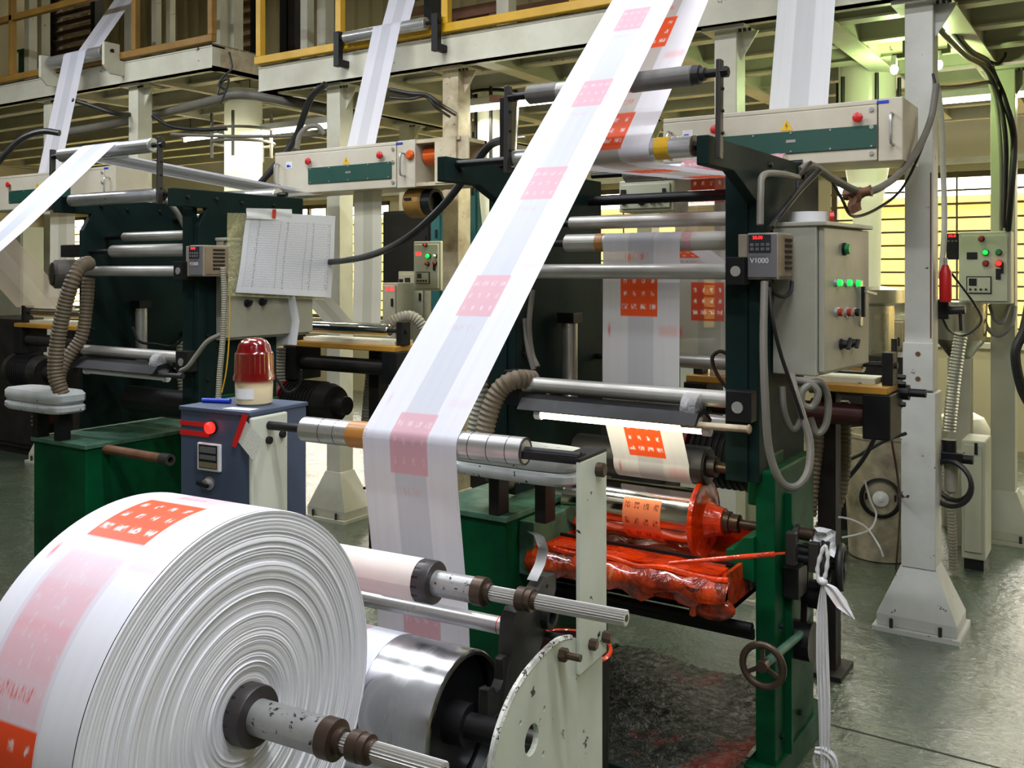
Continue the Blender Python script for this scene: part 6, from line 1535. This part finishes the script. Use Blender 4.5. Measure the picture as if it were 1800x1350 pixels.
hose('silver ribbed hose right of the grey white column', [(1690, 585, 5.3), (1684, 620, 5.3), (1676, 680, 5.3), (1668, 760, 5.3)], 0.032, HOSES, 0.005, group=G1)
hose('thin ribbed hose behind the air filter', [(1666, 790, 5.0), (1663, 850, 5.0), (1672, 900, 5.0), (1676, 1000, 5.05)], 0.02, HOSEG, 0.003, group=G1)
hose('grey ribbed conduit down the left cabinet edge', [(392, 470, 4.28), (394, 520, 4.28), (392, 590, 4.28), (386, 660, 4.28), (383, 720, 4.28)], 0.0115, HOSEG, 0.002, group=G1, pitch=0.010)
G2 = 'loose cables and conduits'
hose('thick black cable sagging from the log sheet to the press arm', [(560, 462, 5.0), (605, 458, 4.75), (660, 446, 4.4), (720, 415, 3.95), (780, 360, 3.8), (830, 295, 3.7), (862, 255, 3.6), (900, 243, 3.4)], 0.0155, CABLEB, 0, 'cable', 'cable', G2)
hose('thick black cable rising behind the middle dryer', [(452, 328, 5.9), (485, 290, 5.9), (520, 240, 5.9), (545, 175, 5.8), (572, 148, 5.7)], 0.02, CABLEB, 0, 'cable', 'cable', G2)
hose('black cable arching at the far left edge', [(-15, 300, 6.6), (10, 270, 6.6), (40, 243, 6.6), (75, 231, 6.6), (105, 234, 6.6)], 0.022, CABLEB, 0, 'cable', 'cable', G2)
hose('black cable under the upper left platform', [(128, 176, 7.2), (160, 186, 7.2), (200, 199, 7.2), (240, 202, 7.4)], 0.017, CABLEB, 0, 'cable', 'cable', G2)
hose('black cable sagging right of the left platform column', [(268, 203, 6.6), (300, 222, 6.6), (350, 228, 6.6), (400, 226, 6.6)], 0.014, CABLEB, 0, 'cable', 'cable', G2)
hose('thick grey pipe hung under the left platform', [(120, 232, 8.0), (190, 220, 7.9), (272, 202, 7.6), (378, 176, 7.0), (405, 167, 6.9), (450, 168, 6.8), (520, 182, 6.6), (575, 194, 6.5)], 0.036, CABLEG, 0, 'pipe', 'pipe', G2, n=12)
hose('thin grey rod pipe behind the bright bubble', [(300, 236, 6.8), (420, 240, 6.8), (540, 238, 6.7), (575, 236, 6.7)], 0.012, CABLEG, 0, 'pipe', 'pipe', G2)
hose('tangled black cord hanging from the left platform corner', [(403, 92, 6.75), (407, 120, 6.73), (392, 135, 6.73), (385, 150, 6.73), (398, 160, 6.73), (383, 165, 6.73), (390, 145, 6.74), (402, 140, 6.73), (393, 170, 6.73), (387, 182, 6.73)], 0.008, CABLEB, 0, 'cable', 'cord', G2)
hose('black cable bundle under the middle platform beam', [(685, 158, 5.4), (720, 165, 5.4), (750, 168, 5.4), (775, 185, 5.4), (800, 200, 5.6)], 0.014, CABLEB, 0, 'cable', 'cable', G2)
hose('thin black cable under the middle platform beam', [(685, 172, 5.4), (720, 174, 5.4), (748, 170, 5.4), (768, 190, 5.4), (790, 205, 5.6)], 0.008, CABLEB, 0, 'cable', 'cable', G2)
hose('arched grey conduit above the middle dryer', [(522, 262, 5.8), (526, 240, 5.8), (540, 224, 5.8), (558, 222, 5.8), (570, 235, 5.8)], 0.016, CABLEG, 0, 'pipe', 'pipe', G2)
hose('black cable bundle dropping along the far right column', [(1652, 14, 4.75), (1675, 55, 4.9), (1705, 90, 5.1), (1735, 108, 5.3), (1748, 135, 5.35), (1765, 175, 5.3), (1782, 240, 5.3), (1778, 330, 5.3), (1772, 405, 5.4)], 0.018, CABLEB, 0, 'cable', 'cable', G2)
hose('second black cable under the right platform', [(1640, 40, 4.5), (1668, 70, 4.7), (1700, 100, 5.0), (1730, 118, 5.2), (1752, 160, 5.3), (1768, 250, 5.3), (1766, 400, 5.4)], 0.013, CABLEB, 0, 'cable', 'cable', G2)
hose('grey conduit along the far right column', [(1725, 100, 5.3), (1738, 140, 5.35), (1752, 190, 5.35), (1760, 280, 5.35), (1760, 405, 5.45)], 0.011, CABLEG, 0, 'pipe', 'pipe', G2)
hose('short black looped cable under the right platform', [(1738, 108, 5.3), (1755, 112, 5.3), (1766, 100, 5.3), (1768, 92, 5.3)], 0.009, CABLEB, 0, 'cable', 'cable', G2)
hose('brown rod conduit between the columns at upper right', [(1648, 154, 4.75), (1690, 152, 5.0), (1745, 143, 5.4)], 0.011, CABLEG, 0, 'pipe', 'pipe', G2)
hose('long grey conduit looping from the column to the press frame', [(1646, 150, 4.15), (1636, 210, 4.05), (1610, 268, 3.9), (1570, 315, 3.75), (1520, 338, 3.6), (1470, 318, 3.45), (1428, 292, 3.3), (1405, 300, 3.25)], 0.0145, CABLEG, 0, 'cable', 'cable', G2)
hose('thin black wire beside the long grey conduit', [(1640, 130, 4.2), (1646, 170, 4.15), (1628, 240, 4.05), (1590, 325, 3.9), (1545, 365, 3.75), (1500, 380, 3.6), (1480, 350, 3.5), (1455, 305, 3.4)], 0.006, CABLEB, 0, 'cable', 'cable', G2)
hose('grey white conduit down the right column edge', [(1643, 130, 4.35), (1654, 200, 4.4), (1658, 300, 4.45), (1660, 400, 4.45), (1654, 490, 4.45)], 0.013, CABLEW, 0, 'cable', 'cable', G2)
hose('grey conduit climbing the press frame front', [(1336, 395, 2.80), (1337, 340, 2.82), (1342, 308, 2.86), (1375, 306, 2.95), (1402, 312, 3.1)], 0.0105, CABLEG, 0, 'pipe', 'pipe', G2)
hose('black cable over the press frame top', [(1440, 300, 3.2), (1410, 330, 3.1), (1385, 360, 3.0), (1365, 385, 2.95), (1352, 402, 2.9)], 0.010, CABLEB, 0, 'cable', 'cable', G2)
hose('second black cable over the press frame top', [(1425, 286, 3.25), (1405, 310, 3.15), (1400, 340, 3.1), (1375, 370, 3.0), (1358, 400, 2.9)], 0.007, CABLEB, 0, 'cable', 'cable', G2)
hose('long grey flexible conduit looping below the control cabinet', [(1344, 495, 2.82), (1342, 600, 2.78), (1345, 700, 2.76), (1352, 790, 2.76), (1372, 845, 2.76), (1398, 856, 2.77), (1420, 830, 2.79), (1424, 780, 2.82), (1412, 735, 2.84), (1398, 690, 2.86), (1392, 660, 2.92)], 0.0115, CABLEG, 0, 'cable', 'cable', G2)
hose('coiled grey conduit under the control cabinet', [(1395, 668, 2.95), (1420, 672, 2.93), (1438, 690, 2.92), (1428, 715, 2.92), (1410, 710, 2.92), (1412, 685, 2.92), (1440, 672, 2.94), (1455, 700, 2.96), (1452, 745, 2.96), (1436, 762, 2.96), (1424, 735, 2.96)], 0.0115, CABLEG, 0, 'cable', 'cable', G2)
hose('second coiled conduit under the control cabinet', [(1375, 680, 2.97), (1378, 720, 2.95), (1390, 752, 2.95), (1402, 750, 2.95), (1408, 720, 2.97), (1400, 680, 3.0)], 0.010, CABLEG, 0, 'cable', 'cable', G2)
hose('black cable falling across the grey cabinet side', [(1352, 505, 2.82), (1358, 560, 2.80), (1372, 620, 2.80), (1392, 680, 2.81), (1410, 735, 2.83)], 0.006, CABLEB, 0, 'cable', 'cable', G2)
hose('thin black wires below the inverter', [(1352, 492, 2.84), (1362, 515, 2.86), (1378, 522, 2.9), (1390, 512, 2.94), (1392, 495, 2.96)], 0.006, CABLEB, 0, 'cable', 'cable', G2)
hose('grey conduit at the left press lamp', [(272, 342, 4.45), (292, 352, 4.42), (310, 372, 4.42), (325, 398, 4.42), (335, 412, 4.42)], 0.013, CABLEG, 0, 'pipe', 'pipe', G2)
hose('grey conduit rising to the left press lower roller', [(388, 588, 4.3), (365, 600, 4.28), (345, 625, 4.28), (330, 645, 4.28), (318, 652, 4.3)], 0.011, CABLEG, 0, 'pipe', 'pipe', G2)
hose('thin yellow wire beside the left cabinet', [(404, 520, 4.27), (403, 590, 4.27), (398, 650, 4.26), (390, 690, 4.26)], 0.003, YELLOW, 0, 'cable', 'wire', G2)
hose('black cables on the left press bed', [(232, 575, 4.75), (245, 600, 4.75), (275, 605, 4.7), (305, 608, 4.65), (325, 592, 4.6)], 0.007, CABLEB, 0, 'cable', 'cable', G2)
hose('pair of grey conduits beside the left frame of right press, outer', [(922, 560, 3.42), (928, 610, 3.4), (938, 650, 3.38)], 0.010, CABLEG, 0, 'pipe', 'pipe', G2)
hose('pair of grey conduits beside the left frame of right press, inner', [(936, 510, 3.42), (930, 570, 3.4), (935, 620, 3.4), (945, 645, 3.38)], 0.010, CABLEG, 0, 'pipe', 'pipe', G2)
hose('brown hose loop behind the right press film', [(1285, 690, 3.2), (1262, 660, 3.25), (1252, 630, 3.25), (1265, 618, 3.25), (1285, 622, 3.2), (1288, 600, 3.15)], 0.007, BROWNM, 0, 'hose', 'hose', G2)
hose('black cable from the feed unit to the floor, left of the column', [(1545, 700, 3.95), (1540, 760, 4.0), (1515, 810, 4.05), (1480, 850, 4.1), (1440, 880, 4.1)], 0.010, CABLEB, 0, 'cable', 'cable', G2)
hose('black cables crossing in front of the white barrel', [(1592, 762, 4.2), (1555, 775, 4.15), (1510, 800, 4.1), (1470, 815, 4.05), (1430, 820, 4.0)], 0.008, CABLEB, 0, 'cable', 'cable', G2)
hose('thin brown wires hanging before the white barrel', [(1560, 725, 4.1), (1570, 790, 4.05), (1578, 840, 4.1), (1582, 900, 4.4), (1575, 1000, 5.1)], 0.005, EXTR, 0, 'cable', 'wire', G2)
hose('white string curling on the floor by the barrel', [(1520, 845, 4.0), (1530, 880, 3.95), (1540, 905, 3.9), (1530, 930, 3.85), (1505, 940, 3.8), (1480, 945, 3.8)], 0.004, WHITEP, 0, 'cord', 'cord', G2)
hose('second white string below the barrel', [(1462, 930, 3.8), (1470, 910, 3.8), (1500, 915, 3.8), (1525, 930, 3.8), (1545, 960, 3.75), (1552, 978, 3.75)], 0.004, WHITEP, 0, 'cord', 'cord', G2)
hose('black cable on the floor behind the winder', [(640, 858, 5.2), (680, 850, 5.4), (720, 845, 5.6), (790, 846, 5.7)], 0.008, CABLEB, 0, 'cable', 'cable', G2)
hose('black loop cable behind the beacon', [(470, 640, 4.9), (488, 668, 4.85), (505, 690, 4.8), (525, 678, 4.8), (530, 650, 4.8)], 0.007, CABLEB, 0, 'cable', 'cable', G2)
hose('black loop cable on the far right column', [(1655, 460, 4.45), (1680, 490, 4.5), (1710, 530, 4.6), (1725, 560, 4.6), (1712, 580, 4.6), (1690, 590, 4.6), (1668, 580, 4.5), (1655, 555, 4.45)], 0.006, CABLEB, 0, 'cable', 'cable', G2)
hose('bundle of pale cables under the far button box, outer', [(1725, 536, 5.6), (1735, 575, 5.55), (1755, 590, 5.5), (1778, 572, 5.5), (1785, 540, 5.6)], 0.012, CABLEG, 0, 'cable', 'cable', G2)
hose('bundle of pale cables under the far button box, inner', [(1740, 536, 5.6), (1748, 560, 5.55), (1762, 566, 5.5), (1774, 538, 5.6)], 0.012, CABLEG, 0, 'cable', 'cable', G2)
hose('black hose at the right picture edge', [(1812, 520, 5.0), (1800, 580, 5.0), (1785, 620, 5.0), (1795, 680, 5.0), (1815, 720, 5.0)], 0.025, CABLEB, 0, 'hose', 'hose', G2)
c = aD(1507, 340, 3.56)
t_ = thing('tape_patch', 'torn brown tape wrapped round the looping grey conduit', 'tape', c)
pt(t_, 'tape_wrap', MB().tube([c + Vector((-0.05, 0, -0.004)), c, c + Vector((0.05, 0, 0.008))], 0.02, 10, 4, rag=0.35), RUST)
g_ = []
for j in range(5):
    for i in range(4):
        g_.append(c + Vector((-0.03 + 0.016 * i + 0.004 * math.sin(j * 2), -0.02 + 0.008 * math.sin(i * 2 + j), -0.01 - 0.015 * j - 0.008 * math.sin(i * 1.7))))
pt(t_, 'tape_flap', MB().add(g_, [(j * 4 + i, j * 4 + i + 1, j * 4 + i + 5, j * 4 + i + 4) for j in range(4) for i in range(3)]), RUST)

# ------------------------------------------------------------------ around the right column
c = aD(1655, 545, 4.35)
t_ = thing('pressure_valve', 'black valve with lever on the grey white column', 'valve', c)
pt(t_, 'valve_body', MB().box(c.x - 0.03, c.x + 0.035, c.y - 0.04, c.y + 0.02, c.z - 0.04, c.z + 0.05), BLACK, smooth=False, bevel=0.006)
pt(t_, 'valve_neck', MB().cyl((c.x + 0.03, c.y - 0.01, c.z), (c.x + 0.10, c.y - 0.01, c.z + 0.005), 0.02, n=14), DSTEEL)
pt(t_, 'lever', MB().cyl((c.x + 0.08, c.y - 0.02, c.z), (c.x + 0.085, c.y - 0.03, c.z - 0.09), 0.008, n=8), BLACK)
c = aD(1668, 800, 4.32)
t_ = thing('air_filter', 'black air filter regulator with clear bowl on the grey white column', 'air filter', (c.x, c.y, c.z - 0.17))
pt(t_, 'head', MB().box(c.x - 0.05, c.x + 0.06, c.y - 0.04, c.y + 0.04, c.z - 0.03, c.z + 0.02), BLACK, smooth=False, bevel=0.006)
pt(t_, 'cap', MB().cyl((c.x, c.y, c.z + 0.02), (c.x, c.y, c.z + 0.07), 0.032, n=18), BLACK)
pt(t_, 'bowl', MB().lathe((c.x + 0.01, c.y, c.z - 0.17), Z_, [(0, 0.014), (0.01, 0.028), (0.14, 0.032)], 18), HOSEG)
pt(t_, 'port', MB().cyl((c.x + 0.05, c.y, c.z - 0.01), (c.x + 0.10, c.y, c.z - 0.01), 0.022, n=14), BLACK)
e = aD(1668, 850, 4.26)
pt(t_, 'coiled_hose', MB().torus((e.x, e.y, e.z), (0.3, 1, 0), 0.10, 0.011, 30, 8), CABLEB)
pt(t_, 'coiled_hose', MB().torus((e.x + 0.01, e.y + 0.02, e.z + 0.01), (0.4, 1, 0.1), 0.088, 0.011, 30, 8), CABLEB)
c = aD(1662, 515, 4.25)
t_ = thing('red_cylinder', 'red gas cylinder behind the grey white column', 'gas cylinder', (c.x, c.y, c.z - 0.04))
pt(t_, 'tank', MB().lathe((c.x, c.y, c.z - 0.04), Z_, [(0, 0.022), (0.01, 0.026), (0.13, 0.026), (0.155, 0.016), (0.165, 0.012)], 20), REDP)
pt(t_, 'valve', MB().cyl((c.x, c.y, c.z + 0.12), (c.x, c.y, c.z + 0.155), 0.009, n=10), STEEL)
c = aD(1688, 590, 5.6)
t_ = thing('steel_hopper', 'stainless round hopper right of the grey white column', 'hopper', (c.x, c.y, 0))
pt(t_, 'drum', MB().lathe((c.x, c.y, 0), Z_, [(c.z - 0.14, 0.05), (c.z - 0.02, 0.14), (c.z + 0.2, 0.145), (c.z + 0.2, 0.13)], 28), STAINLESS)
pt(t_, 'stand', MB().box(c.x - 0.06, c.x + 0.06, c.y - 0.06, c.y + 0.06, 0, c.z - 0.13), CABG, smooth=False)
c = aD(1576, 540, 6.7)
t_ = thing('metal_pail', 'dull metal pail standing left of the grey white column', 'pail', (c.x, c.y, c.z - 0.05))
pt(t_, 'pail_wall', MB().lathe((c.x, c.y, c.z - 0.05), Z_, [(0, 0.05), (0.0, 0.065), (0.10, 0.08), (0.102, 0.076), (0.01, 0.06)], 24), STAINLESS)
pt(t_, 'pail_stand', MB().box(c.x - 0.1, c.x + 0.1, c.y - 0.08, c.y + 0.08, 0, c.z - 0.05), CABG, smooth=False)
# white barrel with a dark fan opening
c = aZ(1548, 975, 0.0)
t_ = thing('waste_barrel', 'dirty white barrel with a fan motor behind the press leg', 'barrel', c)
pt(t_, 'barrel_wall', MB().lathe(c, Z_, [(0, 0.15), (0.005, 0.17), (0.3, 0.185), (0.66, 0.18), (0.67, 0.188), (0.69, 0.188), (0.69, 0.17), (0.6, 0.165)], 32), PAINTD := paint('dirty_white', (190, 180, 155), 0.6, dirt=0.9, dirtcol=(60, 50, 38), dscale=6))
f_ = (C0 - c); f_.z = 0; f_ = f_.normalized(); m_ = c + f_ * 0.185 + Z_ * 0.36
fn = pt(t_, 'fan_shroud', MB().lathe(m_ - f_ * 0.06, f_, [(0, 0.10), (0.07, 0.11), (0.075, 0.095), (0.02, 0.085)], 28), BLACK)
for k in range(6):
    a = 2 * PI * k / 6; x_, y_ = frame(f_)
    pt(fn, 'fan_blade', MB().bar(m_ - f_ * 0.02, m_ - f_ * 0.015 + (x_ * math.cos(a) + y_ * math.sin(a)) * 0.08, 0.035, 0.003, f_), GRIME, smooth=False)
pt(t_, 'white_disc', MB().lathe(m_ + f_ * 0.02, f_, [(0, 0.042), (0.006, 0.042), (0.01, 0.03), (0.016, 0.012), (0.03, 0.008)], 24), WHITEP)
# clamp unit at the right end of the feed unit
c = aD(1572, 685, 3.75)
t_ = thing('clamp_unit', 'black bolted clamp unit at the end of the brown roller', 'clamp', (c.x, c.y, c.z - 0.1))
pt(t_, 'block', MB().box(c.x - 0.05, c.x + 0.02, c.y - 0.06, c.y + 0.06, c.z - 0.08, c.z + 0.05), BLACK, smooth=False, bevel=0.005)
pt(t_, 'block', MB().box(c.x - 0.10, c.x - 0.05, c.y - 0.05, c.y + 0.05, c.z - 0.06, c.z + 0.03), GRIME, smooth=False, bevel=0.005)
pt(t_, 'roller_stub', MB().roller((c.x - 0.33, c.y, c.z), (c.x - 0.10, c.y, c.z), 0.036), EXTR)
pt(t_, 'spindle', MB().cyl((c.x + 0.02, c.y - 0.02, c.z - 0.005), (c.x + 0.12, c.y - 0.02, c.z - 0.005), 0.016, n=12).cyl((c.x + 0.02, c.y - 0.02, c.z - 0.005), (c.x + 0.06, c.y - 0.02, c.z - 0.005), 0.03, n=12), BLACK)
for dz in (-0.05, 0.03, 0.055):
    bolt('bolt', (c.x + 0.02, c.y - 0.04, c.z + dz), X_, 0.011, 0.03, BLACK, t_)
pt(t_, 'rod', MB().cyl((c.x - 0.0, c.y, c.z + 0.05), (c.x - 0.0, c.y, c.z + 0.20), 0.012, n=10), GRIME)
# ceiling bracket with pale plate and box behind the far column foot
cab('pale dosing box behind the air filter', 1690, 1732, 775, 800, 5.6, 0.25, CABL, 'dosing_box', 'box')
c = aD(1690, 755, 6.0)
solo('dosing_dome', MB().lathe((c.x, c.y, 0), Z_, [(0, 0.12), (c.z - 0.1, 0.16), (c.z, 0.17), (c.z + 0.08, 0.13), (c.z + 0.12, 0.05), (c.z + 0.125, 0.0)], 24), CREAM, 'cream domed vessel behind the silver ribbed hose', 'vessel')

# ------------------------------------------------------------------ left press oddments
c = aX(82, 778, -4.55)
t_ = thing('chain_wheel', 'dark red chain wheel on the left press bed', 'chain wheel', (-4.55, 2.78, 0.79))
pt(t_, 'disc', MB().cyl((-4.56, 2.70, 0.86), (-4.53, 2.70, 0.86), 0.055, n=24), REDM)
for k in range(18):
    a = 2 * PI * k / 18
    pt(t_, 'tooth', MB().obox((-4.545, 2.70 + 0.058 * math.cos(a), 0.86 + 0.058 * math.sin(a)), (0.02, 0.010, 0.008), (a, 0, 0)), STEEL, smooth=False)
pt(t_, 'support', MB().box(-4.57, -4.52, 2.66, 2.74, 0.79, 0.83), GRIME, smooth=False)
a, b = aY(126, 778, 2.72), aY(300, 810, 2.72)
t_ = thing('steel_bar', 'rusty round steel bar with thread lying across the left press bed', 'bar', ((a.x + b.x) / 2, 2.72, a.z))
pt(t_, 'bar', MB().cyl((a.x, 2.72, (a.z + b.z) / 2), (b.x - 0.05, 2.72, (a.z + b.z) / 2), 0.022, n=18), RUST)
pt(t_, 'bar_end', MB().pipe((b.x - 0.06, 2.72, (a.z + b.z) / 2), (b.x, 2.72, (a.z + b.z) / 2), 0.026, 0.014, 18), DSTEEL)
pt(t_, 'sleeve', MB().cyl((a.x - 0.09, 2.72, (a.z + b.z) / 2), (a.x, 2.72, (a.z + b.z) / 2), 0.013, n=12), STEEL)
pt(t_, 'string', MB().tube([(a.x + 0.03, 2.695, (a.z + b.z) / 2 + 0.02), (a.x + 0.02, 2.69, (a.z + b.z) / 2 - 0.02), (a.x + 0.01, 2.69, (a.z + b.z) / 2 - 0.06)], 0.003, 6, 5), CABLEW)
a = pbox(262, 287, 542, 562, 4.6, 0.05)
t_, dw, r_ = cab('red and white warning box behind the left press', 318, 336, 545, 590, 4.0, 0.1, REDP, 'warning_box', 'box', False)
pt(t_, 'white_band', MB().box(r_[0] - 0.002, r_[1] + 0.002, r_[2] - 0.014, r_[2] - 0.012, r_[4] + 0.05, r_[4] + 0.08), WHITEP, smooth=False)
pt(t_, 'stand', MB().box((r_[0] + r_[1]) / 2 - 0.03, (r_[0] + r_[1]) / 2 + 0.03, r_[2] + 0.02, r_[2] + 0.08, 0, r_[4]), GRIME, smooth=False)
# caliper bracket and small bright lamp at the left end of the top roller
c = aD(902, 232, 3.05)
t_ = thing('web_guide_bracket', 'chrome and black guide bracket left of the top roller', 'bracket', c)
pt(t_, 'chrome_jaw', MB().bar(c + Vector((0.01, 0, 0.10)), c + Vector((0.0, 0, -0.06)), 0.018, 0.02), CHROME, smooth=False, bevel=0.004)
pt(t_, 'black_bar', MB().bar(c + Vector((-0.035, 0, 0.11)), c + Vector((-0.035, 0, -0.12)), 0.02, 0.02), BLACK, smooth=False)
pt(t_, 'cross_piece', MB().bar(c + Vector((-0.06, 0, -0.10)), c + Vector((0.06, 0, -0.09)), 0.03, 0.02), BLACK, smooth=False)
pt(t_, 'rusty_arm', MB().bar(c + Vector((-0.10, 0.02, 0.12)), c + Vector((-0.02, 0.02, 0.11)), 0.02, 0.02), RUST, smooth=False)
pt(t_, 'screw', MB().cyl(c + Vector((0.02, 0, -0.02)), c + Vector((0.045, 0, -0.02)), 0.004, n=8), STEEL)
